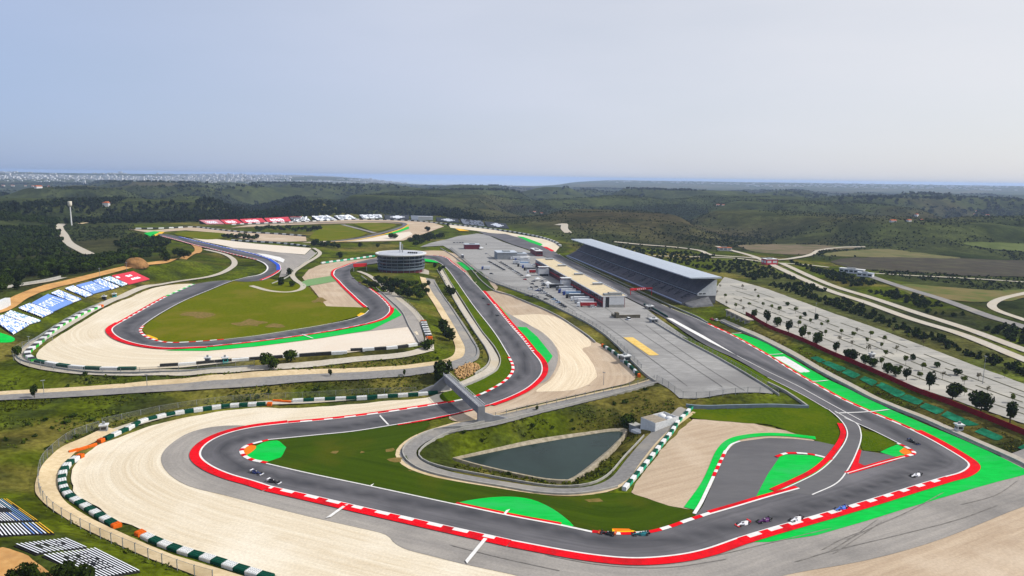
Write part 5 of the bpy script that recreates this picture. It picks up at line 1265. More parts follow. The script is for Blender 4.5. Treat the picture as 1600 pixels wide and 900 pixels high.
# white annex boxes against the paddock side
def annex(px, w, d, h, label, m1=None, glass=True):
    g = G1(*px); e = empty('annex_box', g, pang, label, 'annex')
    b = MB(); b.box(-w / 2, w / 2, -d / 2, d / 2, -1, h, m1 or M_BWHITE); b.build('wall', e)
    b = MB(); b.box(-w / 2 - .3, w / 2 + .3, -d / 2 - .3, d / 2 + .3, h + 1.8, h + 2.2, M_BWHITE); b.build('canopy', e)
    for sx in (-1, 1):
        for sy in (-1, 1):
            b = MB(); b.box(sx * (w / 2 - .3) - .12, sx * (w / 2 - .3) + .12, sy * (d / 2 - .3) - .12, sy * (d / 2 - .3) + .12, h, h + 1.8, M_STEEL); b.build('post', e)
    b = MB(); b.box(-w / 2 - 0.06, -w / 2, -d / 2 + .5, d / 2 - .5, 0.2, 2.4, M_GLASS); b.build('door', e)
annex((884, 450), 6, 10, 8.0, 'nearest white annex box against the paddock side of the pit building')
annex((849, 431), 6, 11, 8.0, 'middle white annex box against the paddock side of the pit building')
annex((820, 413), 7, 12, 7.0, 'farthest white annex box against the paddock side of the pit building')

def block_building(name, px, w, d, h, rz, mw, mr, label, cat='building', win=0, mwin=None):
    g = G1(*px); e = empty(name, g, rz, label, cat)
    b = MB(); b.box(-w / 2, w / 2, -d / 2, d / 2, -1.5, h, mw); b.build('wall', e)
    b = MB(); b.box(-w / 2 - .4, w / 2 + .4, -d / 2 - .4, d / 2 + .4, h, h + .5, mr); r = b.build('roof', e)
    b = MB(); b.box(-w * .2, w * .15, -d * .2, d * .2, h + .5, h + 1.6, M_STEEL); b.build('roof_unit', r)
    for i in range(win):
        x = -w / 2 + (i + .5) * w / win
        b = MB(); b.box(x - w / win * .35, x + w / win * .35, -d / 2 - .06, -d / 2, h * .35, h * .75, mwin or M_GLASS); b.build('window', e)
    for i in range(max(2, win)):
        y = -d / 2 + (i + .5) * d / max(2, win)
        b = MB(); b.box(-w / 2 - .06, -w / 2, y - d / max(2, win) * .36, y + d / max(2, win) * .36, h * .35, h * .75, mwin or M_GLASS); b.build('window', e)
    return e
MG = mat('grey_cladding', S(168, 172, 176, K), S(150, 154, 158, K), 0.3)
block_building('hospitality_building', (790, 404), 26, 26, 9, pang + math.pi / 2, MG, M_ROOF, 'grey flat roofed hall in the middle of the paddock', 'building', 4)
block_building('hospitality_building', (812, 404), 16, 16, 7, pang + math.pi / 2, M_BWHITE, M_ROOF, 'white glazed hospitality unit beside the grey hall', 'building', 3, mat('blue_glass', S(130, 190, 210), None, rough=0.2))
block_building('hospitality_building', (737, 389), 22, 14, 7, pang + math.pi / 2, M_MAR, M_ROOF, 'maroon walled hut with pale roof at the top of the paddock', 'building', 3, M_BWHITE)
block_building('hospitality_building', (838, 398), 40, 9, 7, pang, M_MAR, M_BWHITE, 'maroon and white pit suite beyond the pit building', 'building', 5)
block_building('control_hut', (1015, 483), 5, 5, 2.6, pang, M_WALLC, M_BWHITE, 'small hut at the entry to the pit lane', 'hut', 2)
block_building('paddock_kiosk', (1021, 504), 4, 5, 2.8, pang, MG, M_BWHITE, 'small grey kiosk against the pit wall fence', 'kiosk', 1)
block_building('paddock_kiosk', (977, 564), 5, 4, 3.2, 0.5, MG, M_BWHITE, 'small grey kiosk behind the green tyre wall of the tan gravel', 'kiosk', 1)
# low walled ramp beside the pit building end
rw = G1(965, 497); e = empty('loading_ramp', rw, pang, 'low walled concrete ramp at the near end of the pit building', 'ramp')
M_OLD = mat('weathered_concrete', S(120, 114, 98, K), S(98, 92, 80, K), 0.4)
b = MB(); b.box(0, 9, -16, 2, -1, 0.6, M_ROADP); b.build('slab', e)
b = MB(); b.box(-0.6, 0, -18, 2, -1, 2.4, M_OLD); b.box(0, 8, 2, 2.5, -1, 2.2, M_OLD); b.box(-2, 2.2, -0.5, 2.0, 0.6, 4.4, M_OLD); b.build('parapet', e)

# ------------------------------------------------------------------ round tower
g = ground([(627, 427)])[0]
dirc = g[:2] / np.hypot(*g[:2]); R = 25.0
tc = g[:2] + dirc * R
tw = empty('round_tower', (tc[0], tc[1], hz(*tc) - 0.2), 0, 'round glass office tower with ringed balconies in the middle of the circuit', 'tower')
M_TGL = mat('tower_glass', S(40, 52, 62), S(28, 38, 46), 0.15, 0.1, spec=0.7)
M_BAND = mat('tower_band', S(128, 140, 152, K), S(112, 124, 136, K), 0.3, 0.5, metal=0.2)
N = 48
b = MB(); b.lathe([(30, -2.5), (30, 0.4), (0.01, 0.5)], M_ROADP, N, caps=False); b.build('plinth', tw)
b = MB(); b.lathe([(22.6, 0), (22.6, 19.5)], M_TGL, N, caps=False); b.build('glazing', tw)
b = MB(); b.lathe([(23.2, 0.3), (23.2, 4.0)], flat('tower_base_red', S(110, 24, 34, K)), N, caps=False); b.build('base_wall', tw)
for z, hh, rr in ((4.2, 2.2, 25.0), (8.0, 1.0, 25.6), (11.6, 1.0, 25.8), (15.2, 1.0, 25.8)):
    b = MB(); b.lathe([(22.5, z), (rr, z), (rr + .15, z + hh), (rr - .2, z + hh), (rr - .3, z + .3), (22.5, z + .3)], M_BAND, N, caps=False); b.build('balcony', tw)
b = MB(); b.lathe([(22.5, 19.2), (27.0, 19.4), (27.4, 20.4), (27.2, 20.8), (24.5, 20.6), (0.01, 20.7)], M_BWHITE, N, caps=False); rf = b.build('roof', tw)
b = MB(); b.lathe([(24.0, 20.6), (23.9, 20.85), (0.01, 20.9)], mat('tower_roof', S(196, 200, 208, K), S(178, 184, 194, K), 0.2), N, caps=False); b.build('roof_deck', rf)
b = MB(); b.cyl((-1, 2, 20.8), (-1, 2, 32), 1.1, 0.9, M_BWHITE, 10); b.cyl((1.3, 2, 20.8), (1.3, 2, 30), 0.5, 0.5, M_STEEL, 8); b.build('mast', rf)
b = MB()
for k in range(5): b.box(8 + k * 2.2, 9.6 + k * 2.2, -6 - k * .3, -3 - k * .3, 20.8, 22.2, M_DARK)
b.build('roof_plant', rf)
for k in range(N // 2):
    t = 2 * math.pi * k / (N // 2)
    b = MB(); b.box(24.2, 24.6, -0.15, 0.15, 0.3, 19.4, M_BAND, t); b.build('mullion', tw)

# ------------------------------------------------------------------ bridge over the track
bl, br = ground([(698, 610)])[0], ground([(751.5, 659)])[0]
ba, bL = span_frame(bl, br)
bz = 0.5
br_ = empty('bridge', (bl[0], bl[1], bz), ba, 'grey concrete bridge spanning the track above the lower loop', 'bridge')
M_BRG = mat('bridge_concrete', S(150, 152, 158, K), S(134, 136, 142, K), 0.3, 0.85)
b = MB(); b.box(-0.8, bL + 0.8, -1.6, 1.6, 5.0, 8.6, M_BRG); b.build('beam', br_)
for x in (-0.8, bL - 0.6):
    b = MB(); b.box(x, x + 1.4, -1.62, 1.62, -2, 4.99, M_BRG); b.build('pier', br_)
for y in (-1.62, 1.5):
    b = MB()
    b.box(-0.8, bL + 0.8, y, y + 0.12, 9.4, 9.55, M_BWHITE)
    for i in range(22): b.box(-0.7 + i * (bL + 1.2) / 21, -0.55 + i * (bL + 1.2) / 21, y, y + 0.12, 8.6, 9.4, M_BWHITE)
    b.build('railing', br_)
# wings: local -y is to the right of the span direction (towards the left of the picture)
b = MB(); b.add([(-0.6, -1.6, -2), (-0.6, -15, -2), (-0.6, -15, 1.2), (-0.6, -8, 3.6), (-0.6, -7, 3.6), (-0.6, -1.6, 7.6), (0.6, -1.6, -2), (0.6, -15, -2), (0.6, -15, 1.2), (0.6, -8, 3.6), (0.6, -7, 3.6), (0.6, -1.6, 7.6)],
              [(0, 1, 2, 3, 4, 5), (11, 10, 9, 8, 7, 6), (0, 6, 7, 1), (1, 7, 8, 2), (2, 8, 9, 3), (3, 9, 10, 4), (4, 10, 11, 5), (5, 11, 6, 0)], M_BRG); b.build('wing_wall', br_)
b = MB(); x0 = bL - 0.5
b.add([(x0, 1.6, -2), (x0, 14, -2), (x0, 14, 0.8), (x0, 8, 3.2), (x0, 6.5, 3.2), (x0, 1.6, 5.4), (x0 + 1.2, 1.6, -2), (x0 + 1.2, 14, -2), (x0 + 1.2, 14, 0.8), (x0 + 1.2, 8, 3.2), (x0 + 1.2, 6.5, 3.2), (x0 + 1.2, 1.6, 5.4)],
      [(5, 4, 3, 2, 1, 0), (6, 7, 8, 9, 10, 11), (1, 7, 6, 0), (2, 8, 7, 1), (3, 9, 8, 2), (4, 10, 9, 3), (5, 11, 10, 4), (0, 6, 11, 5)], M_BRG); b.build('wing_wall', br_)

# ------------------------------------------------------------------ pump house by the pond
q0, q1, q2 = ground([(1000.5, 671)])[0], ground([(1023.5, 675)])[0], ground([(1042, 651)])[0]
pa_, pw_ = span_frame(q0, q1); pd_ = float(np.hypot(*(q2 - q1)[:2]))
ph = empty('pump_house', (q0[0], q0[1], min(q0[2], q1[2])), pa_, 'small white pump house with two domed tanks beside the pond', 'pump house')
pd_ = min(pd_, 15.0); hh = 5.8
b = MB(); b.box(0, pw_, 0, pd_ * .5, -2, hh, M_BWHITE); b.box(0, 0.25, pd_ * .5, pd_, -2, hh, M_BWHITE); b.box(pw_ - .25, pw_, pd_ * .5, pd_, -2, hh + .3, M_BWHITE); b.box(0.25, pw_ - .25, pd_ - .25, pd_, -2, hh, M_BWHITE); b.build('wall', ph)
b = MB(); b.box(0.2, pw_ - .2, 0.2, pd_ * .5, hh, hh + .12, mat('gravel_roof', S(168, 158, 142, K), S(148, 138, 122, K), 0.8)); b.build('roof', ph)
for x in (pw_ * .28, pw_ * .74):
    b = MB(); rr = pw_ * .21; b.lathe([(rr, -1), (rr, hh - .9), (rr * .93, hh - .3), (rr * .7, hh + .15), (rr * .35, hh + .4), (0.02, hh + .45)], M_BWHITE, 16, (x, pd_ * .74, 0), caps=False); b.build('tank', ph, True)
b = MB(); b.box(pw_, pw_ + .06, pd_ * .3, pd_ * .42, 0, 2.1, MG); b.build('door', ph)
b = MB(); b.hexa([(-2, -4, -1), (pw_ + 1, -3, -1), (pw_ + 1, 0, -1), (-2, 0, -1)], [(-2, -4, .1), (pw_ + 1, -3, .1), (pw_ + 1, 0, .1), (-2, 0, .1)], M_BWHITE); b.build('forecourt', ph)
g = G1(991, 672); e = empty('service_shed', g, pa_, 'grey shed partly hidden by a bush beside the pump house', 'shed')
b = MB(); b.box(-2, 2, -1.5, 2.5, -1, 2.6, MG); b.build('wall', e)
b = MB(); b.box(-2.2, 2.2, -1.7, 2.7, 2.6, 2.8, M_WALLC); b.build('roof', e)

# ------------------------------------------------------------------ water tower on the left
g = G1(112, 352); e = empty('water_tower', g, 0, 'tall white water tower on a slim column at the edge of the wood', 'water tower')
b = MB(); b.cyl((0, 0, -2), (0, 0, 34), 1.2, .85, M_BWHITE, 12); b.build('column', e)
b = MB(); b.lathe([(.9, 32.5), (2.9, 34.5), (3.3, 36), (3.3, 41.5), (3.0, 42.2), (0.02, 42.4)], mat('tank_cream', S(228, 222, 206, K), S(210, 204, 188, K), 0.3), 20, caps=False); b.build('tank', e, True)
# ------------------------------------------------------------------ banks of seats on the hillsides
M_SB = flat('seat_blue', S(112, 146, 212)); M_SW = flat('seat_white', S(232, 236, 244)); M_SR = flat('seat_red', S(226, 60, 82, K)); M_SG = flat('seat_grey', S(150, 158, 172, K)); M_SD = flat('seat_dark', S(62, 68, 78, K))
M_SN = flat('seat_navy', S(40, 62, 104, K)); M_SY = flat('seat_yellow', S(246, 196, 20, K)); M_SK = flat('seat_black', S(30, 30, 40)); M_SO = flat('seat_orange', S(232, 84, 40, K)); M_SC = flat('seat_cyan', S(120, 170, 204, K)); M_SP = flat('seat_pink', S(232, 150, 164, K))
M_STB = mat('stand_base', S(48, 47, 46), S(38, 37, 36), 0.4)  # near-black tone: shade between the seat rows is put into the base colour
MTS = [M_SB, M_SW, M_SR, M_SG, M_SD, M_SN, M_SY, M_SK, M_SO, M_SC, M_SP]
FONT5 = {'A': '01110 10001 10001 11111 10001 10001 10001', 'P': '11110 10001 10001 11110 10000 10000 10000', 'O': '01110 10001 10001 10001 10001 10001 01110', 'R': '11110 10001 10001 11110 10100 10010 10001',
         'T': '11111 00100 00100 00100 00100 00100 00100', 'I': '01110 00100 00100 00100 00100 00100 01110', 'M': '10001 11011 10101 10101 10001 10001 10001', 'L': '10000 10000 10000 10000 10000 10000 11111', 'G': '01110 10001 10000 10111 10001 10001 01110',
         'V': '10001 10001 10001 10001 10001 01010 00100', 'E': '11111 10000 10000 11110 10000 10000 11111', '5': '11111 10000 11110 00001 00001 10001 01110', '1': '00100 01100 00100 00100 00100 00100 01110', 'K': '10001 10010 10100 11000 10100 10010 10001'}
def glyph(ch, r, c):
    return FONT5[ch].split()[r][c] == '1'
def seat_bank(corner_px, ztop, rows, cols, colour, label, seat=0.75, zb=None, group=None, body=True, fill=0.55, back=0.3):
    """Corners: top left, top right, bottom right, bottom left (pixels). Bottom edge on the ground, top edge at height ztop (absolute)."""
    tl, tr, brr, bll = corner_px
    gb = ground([brr, bll]); gt_ = on_plane([tl, tr], ztop) if ztop is not None else ground([tl, tr])[:, :2]
    zt_ = [ztop, ztop] if ztop is not None else [hz(*gt_[0]), hz(*gt_[1])]
    TL = np.array([*gt_[0], zt_[0]]); TR = np.array([*gt_[1], zt_[1]]); BR = gb[0].copy(); BL_ = gb[1].copy()
    for q in (TL, TR, BR, BL_): q[2] += 0.5
    e = empty('seat_bank', tuple(BL_), 0, label, 'seating', group)
    B0 = BL_.copy()
    def P(t, s): return (BL_ * (1 - t) + TL * t) * (1 - s) + (BR * (1 - t) + TR * t) * s - B0
    if body:
        b = MB(); lo = np.array([0, 0, 3.0 if ztop is None else 6.0])
        q = [P(0, 0), P(0, 1), P(1, 1), P(1, 0)]
        b.hexa([a - lo * (0.4 if i < 2 else 1.0) for i, a in enumerate(q)], [a - np.array([0, 0, .15]) for a in q], M_STB); b.build('base', e)
    for r in range(rows):
        t = (r + 0.15) / rows; tb = (r + 0.15 + fill) / rows
        V = []; F = []; MI = []
        for c in range(cols + 1):
            s = c / cols
            a = P(t, s); d = P(tb, s)
            V += [a + (0, 0, 0.0), a + (0, 0, seat), d + (0, 0, seat), d + (0, 0, seat + back)]
        for c in range(cols):
            k = 4 * c; mi = colour(r, c)
            if mi is None: continue
            for j in range(3): F.append((k + j, k + 4 + j, k + 5 + j, k + 1 + j)); MI.append(mi)
        if F: mesh_obj('seat_row', V, F, MTS, e, MI)
    return e
rnd = random.Random(3)
def mottled(a, b, p):
    def f(r, c):
        return a if vn1(r, c) < p else b
    seed = rnd.random() * 99
    def vn1(r, c): return float(vnoise(np.array([c / 1.3 + seed]), np.array([r / 1.1 + seed]), 4)[0])
    return f
def text_over(base, fg, text, r0, c0, sx=1, sy=1, top_rows=None):
    def f(r, c):
        rr = (top_rows - 1 - r) - r0; cc = c - c0
        if 0 <= rr < 7 * sy and 0 <= cc < 6 * sx * len(text):
            ci, x = divmod(cc, 6 * sx)
            if x < 5 * sx and glyph(text[ci], rr // sy, x // sx): return fg
        return base(r, c) if callable(base) else base
    return f
def RZ(*p): return Z('R', *p)
W = 'blue and white seats'
seat_bank(RZ((40, 560), (110, 515), (430, 620), (310, 655)), None, 10, 26, mottled(1, 9, .62), 'narrow white and pale blue seat bank second from the left edge on the hillside')
seat_bank(RZ((-90, 600), (30, 566), (305, 662), (140, 762)), None, 15, 30, mottled(1, 0, .55), 'large white and blue seat bank at the left edge of the photo')
seat_bank(RZ((190, 490), (310, 440), (560, 530), (440, 585)), None, 11, 28, mottled(1, 0, .55), 'mottled blue and white seat bank left of the first plain blue bank')
seat_bank(RZ((330, 440), (500, 345), (760, 430), (550, 525)), None, 15, 34, text_over(0, 1, 'PORTI', 4, 2, 1, 1, 15), 'large blue seat bank with white lettering nearest the left edge')
seat_bank(RZ((530, 335), (612, 300), (850, 395), (762, 427)), None, 11, 26, mottled(1, 0, .5), 'mottled blue and white seat bank right of the large lettered blue bank')
seat_bank(RZ((675, 285), (762, 255), (970, 345), (888, 372)), None, 11, 26, mottled(1, 0, .55), 'mottled seat bank between the two lettered blue banks')
seat_bank(RZ((790, 255), (955, 210), (1150, 288), (970, 337)), None, 12, 34, text_over(0, 1, 'PORTI', 3, 2, 1, 1, 12), 'blue seat bank with white lettering farther from the left edge')
seat_bank(RZ((968, 207), (1045, 180), (1240, 263), (1160, 290)), None, 11, 24, mottled(1, 0, .5), 'mottled blue and white seat bank right of the farther lettered blue bank')
seat_bank(RZ((1068, 177), (1150, 158), (1330, 235), (1268, 258)), None, 11, 22, mottled(1, 9, .5), 'pale seat bank right beside the red bank on the hillside')
def redbank(r, c):
    if (r in (7, 8) and 13 <= c <= 20 and (c + r) % 5 != 0) or (r in (3, 4) and 12 <= c <= 24 and not (r == 4 and c % 4 == 0)) or (r in (8, 9) and 1 <= c <= 4): return 1
    return 2
seat_bank(RZ((1162, 152), (1390, 105), (1560, 185), (1340, 240)), None, 12, 32, redbank, 'red seat bank with white print on the left hillside')
g_ = sheet('green_turf', RZ((-60, 735), (0, 735), (150, 790), (120, 835), (-60, 830)), M_GREEN, 2, True, 'bright green artificial turf patch at the left edge below the seats', 'turf')
# far curving banks
def T(*p): return [(280 + x / 8, 320 + y / 8) for x, y in p]
def U(*p): return [(480 + x / 6.667, 320 + y / 6.667) for x, y in p]
zf = 16.5
def stripes(a, b, lo, hi):
    return lambda r, c: b if (lo <= r <= hi and (c * 7 + r * 3) % 4 != 0 and 2 < c < 13) else a
ordn = ['first', 'second', 'third', 'fourth', 'fifth', 'sixth', 'seventh', 'eighth', 'ninth', 'tenth', 'eleventh', 'twelfth', 'thirteenth', 'fourteenth', 'fifteenth', 'sixteenth', 'seventeenth', 'eighteenth', 'nineteenth', 'twentieth']
for k, q in enumerate([T((250, 198), (490, 193), (565, 246), (345, 248)), T((510, 195), (718, 186), (800, 238), (580, 245)), T((755, 186), (1032, 172), (1098, 226), (815, 236)), T((1062, 172), (1362, 156), (1402, 216), (1112, 225))]):
    seat_bank(q, zf, 7, 18, stripes(10 if k < 1 else 2, 1, 1, 4), f'{ordn[k]} red and white seat bank from the left on the far curve')
grey = [((1385, 165), (1590, 148), (1640, 205), (1420, 216), 'T', 4, 1), ((45, 122), (215, 112), (300, 155), (110, 165), 'U', 1, 3), ((275, 118), (440, 106), (520, 150), (345, 158), 'U', 3, 1), ((540, 106), (770, 104), (785, 142), (575, 146), 'U', 1, 3),
        ((800, 112), (1060, 110), (1060, 155), (815, 152), 'U', 4, 1), ((1078, 115), (1310, 122), (1308, 165), (1085, 160), 'U', 3, 3), ((1340, 135), (1570, 150), (1590, 190), (1350, 175), 'U', 4, 1)]
gl_ = ['grey and white seat bank just right of the last far red bank', 'pale seat bank second right of the far red banks', 'lilac grey seat bank third right of the far red banks', 'whitish seat bank fourth right of the far red banks',
       'dark seat bank with a white emblem on the far curve', 'plain grey seat bank between the two dark emblem banks', 'dark seat bank with a pale blue emblem on the far curve']
def emblem(a, b):
    return lambda r, c: b if (abs(c - 9) + abs(r - 3) * 2.2 < 5.5) else a
for k, (a_, b_, c_, d_, z_, m0, m1) in enumerate(grey):
    f = T if z_ == 'T' else U
    seat_bank(f(a_, b_, c_, d_), zf, 7, 18, emblem(4, 1) if k in (4, 6) else (mottled(m0, m1, .5)), gl_[k])
for k, q in enumerate([[(719, 342.5), (754, 346), (757, 354), (724, 351)], [(757, 346.5), (790, 350), (796, 358), (762, 355)]]):
    seat_bank(q, zf, 7, 18, (emblem(4, 1) if k == 1 else mottled(3, 4, .6)), ['grey seat bank at the right end of the far curve', 'dark seat bank with white emblem at the right end of the far curve'][k])
for k, (x, y, w) in enumerate([(462, 338.5, 22), (664, 338, 30)]):
    g = on_plane([(x, y)], zf + 3)[0]; e = empty('commentary_box', (g[0], g[1], zf - 3), 0.1, ['white and red commentary box above the far red banks', 'white commentary box above the far grey banks'][k], 'hut')
    b = MB(); b.box(-w / 2, w / 2, -3, 3, -6, 5, M_BWHITE); b.build('wall', e); b = MB(); b.box(-w / 2 - 1, w / 2 + 1, -4, 4, 5, 5.6, [M_SR, M_BWHITE][k]); b.build('roof', e)
# lower left corner: near rows, zoom of 6.43 on (0,760)
def Y(*p): return [(x / 6.43, 760 + y / 6.43) for x, y in p]
def near1(r, c):
    if r == 0 or r == 1: return 6
    if r in (3, 4): return 5 if c > 3 else 9
    return 9 if r < 6 else 1
def rowrun(f): return f
def upper_bank(r, c):
    # r counts up from the track side
    if r < 2: return 6 if not (7 <= c <= 9 and r == 1) else 7
    if r in (2, 4): return 9
    if 4 <= r <= 9 and 5 <= c <= 7: return 7
    if r >= 12 and c >= 8: return 8
    return 0 if r in (3, 5, 7) and c < 8 else 1
def quad_rows(a0, a1, b0, b1, rows, cols, colour, label):
    """Rows that run from edge a (near end) to edge b (far end)."""
    return seat_bank([b1, b0, a0, a1], None, rows, cols, colour, label) if False else seat_bank([a1, b1, b0, a0], None, rows, cols, colour, label, 0.3, fill=0.4, back=0.06)
# upper of the two left banks: trackside edge (390,365) > (60,130) ; outer edge far left
quad_rows(*Y((385, 362), (-60, 372), (75, 145), (-330, 150)), 15, 14, upper_bank, 'seat bank with yellow and blue rows at the lower left edge, upper half')
def mid_bank(r, c):
    if r < 2: return 6
    if r == 3 or r == 5: return 0
    return 1
quad_rows(*Y((550, 492), (-40, 520), (405, 382), (-120, 405)), 15, 8, mid_bank, 'white seat bank with a yellow front row at the lower left edge')
def letters(text, base, fg, r0, rows, flip=False):
    def f(r, c):
        rr = rows - 1 - r
        return base
    return f
def glyph_bank(text, rows, cols, c0, r0, sx, sy):
    """Dark letters read from the track: up is up the slope, left to right runs from the far end to the near end."""
    def f(r, c):
        cc = (cols - 1 - c) - c0; rr = (rows - 1 - r) - r0
        if 0 <= rr < 7 * sy and 0 <= cc < 6 * sx * len(text):
            ci, x = divmod(cc, 6 * sx)
            if x < 5 * sx and glyph(text[ci], rr // sy, x // sx): return 7
        return 3 if False else 1
    return f
quad_rows(*Y((880, 632), (360, 700), (670, 540), (140, 605)), 13, 14, glyph_bank('5', 13, 14, 4, 3, 1, 1), 'light grey seat bank with one dark character at the lower left')
quad_rows(*Y((1410, 868), (900, 960), (960, 640), (420, 712)), 14, 36, glyph_bank('PORT', 14, 36, 6, 3, 1, 1), 'light grey seat bank with dark lettering at the lower left bottom')
# ------------------------------------------------------------------ vehicles
M_TYRE = flat('tyre', S(24, 24, 26)); M_CARGLASS = mat('car_glass', S(20, 26, 32), None, rough=0.1, spec=0.6)
PAINTS = {'white': S(236, 238, 240, .9), 'silver': S(170, 174, 180, .9), 'black': S(26, 27, 30), 'grey': S(96, 100, 106), 'blue': S(44, 70, 140), 'red': S(170, 26, 32), 'navy': S(30, 38, 66), 'pale blue': S(150, 184, 220)}
def paint(c): return mat('car_paint_' + c.replace(' ', '_'), PAINTS[c], None, rough=0.3, spec=0.5)
CARM = {}
def car_meshes(colour, van=False):
    k = (colour, van)
    if k in CARM: return CARM[k]
    p = paint(colour)
    if van: Lh, W_, H1, H2, x0, x1, xa, xb = 2.6, 0.98, 1.05, 2.1, -2.5, 1.5, -2.4, 0.9
    else: Lh, W_, H1, H2, x0, x1, xa, xb = 2.2, 0.9, 0.85, 1.45, -1.9, 1.0, -1.3, 0.35
    b = MB()
    b.hexa([(-Lh, -W_, .28), (Lh, -W_, .28), (Lh, W_, .28), (-Lh, W_, .28)], [(-Lh + .08, -W_ + .06, H1), (Lh - .25, -W_ + .06, H1 - .12), (Lh - .25, W_ - .06, H1 - .12), (-Lh + .08, W_ - .06, H1)], p)
    body = b.build('body')
    b = MB()
    b.hexa([(x0, -W_ + .08, H1 - .02), (x1, -W_ + .08, H1 - .08), (x1, W_ - .08, H1 - .08), (x0, W_ - .08, H1 - .02)], [(xa, -W_ + .22, H2 - .06), (xb, -W_ + .22, H2 - .06), (xb, W_ - .22, H2 - .06), (xa, W_ - .22, H2 - .06)], M_CARGLASS)
    cab = b.build('cabin_glass')
    b = MB(); b.box(xa - .02, xb + .02, -W_ + .2, W_ - .2, H2 - .06, H2, p); roof = b.build('roof')
    b = MB(); b.cyl((0, -.1, 0), (0, .1, 0), .33, .33, M_TYRE, 10); wheel = b.build('wheel')
    res = [o.data for o in (body, cab, roof, wheel)]
    for o in (body, cab, roof, wheel): bpy.data.objects.remove(o)
    CARM[k] = res + [(Lh, W_)]
    return CARM[k]
def car(px, rz, colour, label, group, van=False, z=None):
    g = G1(*px)
    body, cab, roof, wheel, (Lh, W_) = car_meshes(colour, van)
    e = empty('parked_van' if van else 'parked_car', (g.x, g.y, g.z + 0.12), rz, label, 'van' if van else 'car', group)
    for nm, me in (('body', body), ('cabin_glass', cab), ('roof', roof)):
        link(bpy.data.objects.new(nm, me), e)
    for sx in (-1, 1):
        for sy in (-1, 1):
            o = bpy.data.objects.new('wheel', wheel); link(o, e); o.location = (sx * (Lh - .75), sy * (W_ - .08), .33)
    return e
def Z5(*p): return [(700 + x / 10, 370 + y / 10) for x, y in p]
def Z4(*p): return [(840 + x / 8.18, 380 + y / 8.18) for x, y in p]
rc = random.Random(11); EXTRA_CARS = []
def car_row(pts, rz, cols, where, group):
    for i, p in enumerate(pts):
        c = cols[i % len(cols)]
        car(p, rz + rc.uniform(-.06, .06), c, f'{c} car, {ordn[i]} from the far end of {where}', group)
def lerp_pts(a, b, n): return [(a[0] + (b[0] - a[0]) * i / (n - 1), a[1] + (b[1] - a[1]) * i / (n - 1)) for i in range(n)]
car_row(lerp_pts(*Z5((640, 395), (870, 525)), 9), pang + 1.3, ['grey', 'black', 'silver', 'black', 'navy', 'black', 'black', 'grey', 'black'], 'the left upper paddock line', 'cars parked in the upper paddock')
car_row(lerp_pts(*Z5((820, 405), (1150, 612)), 12), pang + 1.3, ['black', 'grey', 'black', 'navy', 'silver', 'black', 'grey', 'white', 'silver', 'black', 'silver', 'black'], 'the right upper paddock line', 'cars parked in the upper paddock')
car_row(Z5((1310, 745), (1375, 790), (1290, 800), (1300, 830), (1400, 850), (1450, 860), (1490, 865), (1430, 890), (1500, 895), (1200, 675), (1510, 680)), pang + 1.3, ['black', 'grey', 'black', 'navy', 'blue', 'black', 'black', 'white', 'silver', 'red', 'white'], 'the cluster behind the trucks', 'cars clustered in the paddock')
car_row(lerp_pts(*Z4((20, 590), (340, 822)), 13), pang + 1.3, ['white', 'navy', 'white', 'silver', 'white', 'black', 'black', 'pale blue', 'silver', 'pale blue', 'black', 'black', 'black'], 'the line beside the paddock wall', 'cars parked beside the paddock wall')
car_row(Z4((95, 475), (60, 620), (110, 722)), 0.3, ['white', 'black', 'black'], 'the loose cars left of the trucks', 'cars scattered in the paddock')
car(Z5((600, 270))[0], 0.2, 'silver', 'silver car beside the grey paddock hall', 'cars scattered in the paddock'); car(Z5((680, 585))[0], -0.4, 'black', 'black car alone near the paddock wall', 'cars scattered in the paddock')
car(Z4((712, 825))[0], 0.1, 'white', 'white van parked beside the red race truck', None, True)
car([981.5, 500][0:2], pang + .1, 'white', 'white van parked by the loading ramp', None, True)
car((1112, 500), pang, 'red', 'red car parked at the near foot of the grandstand', None); car((1119, 501), pang, 'white', 'white car parked at the near foot of the grandstand', None)
for i, p in enumerate(Z5((100, 98), (150, 100), (195, 98), (232, 97), (600, 122))): car(p, 0.4 * i, ['black', 'grey', 'black', 'navy', 'black'][i], f'dark car, {ordn[i]} from the left at the top of the paddock', 'cars at the top of the paddock')
for i in range(14):
    p = (rc.uniform(1230, 1560), rc.uniform(700, 960)); c = rc.choice(['black', 'white', 'silver', 'navy', 'grey', 'white'])
    EXTRA_CARS.append((p, c))
EXTRA_CARS.sort()
for i, (p, c) in enumerate(EXTRA_CARS): car(Z5(p)[0], pang + rc.choice([1.3, 0.0, 1.5]), c, f'{c} car, {ordn[i]} from the left among the loose cars behind the trucks', 'loose cars behind the trucks')
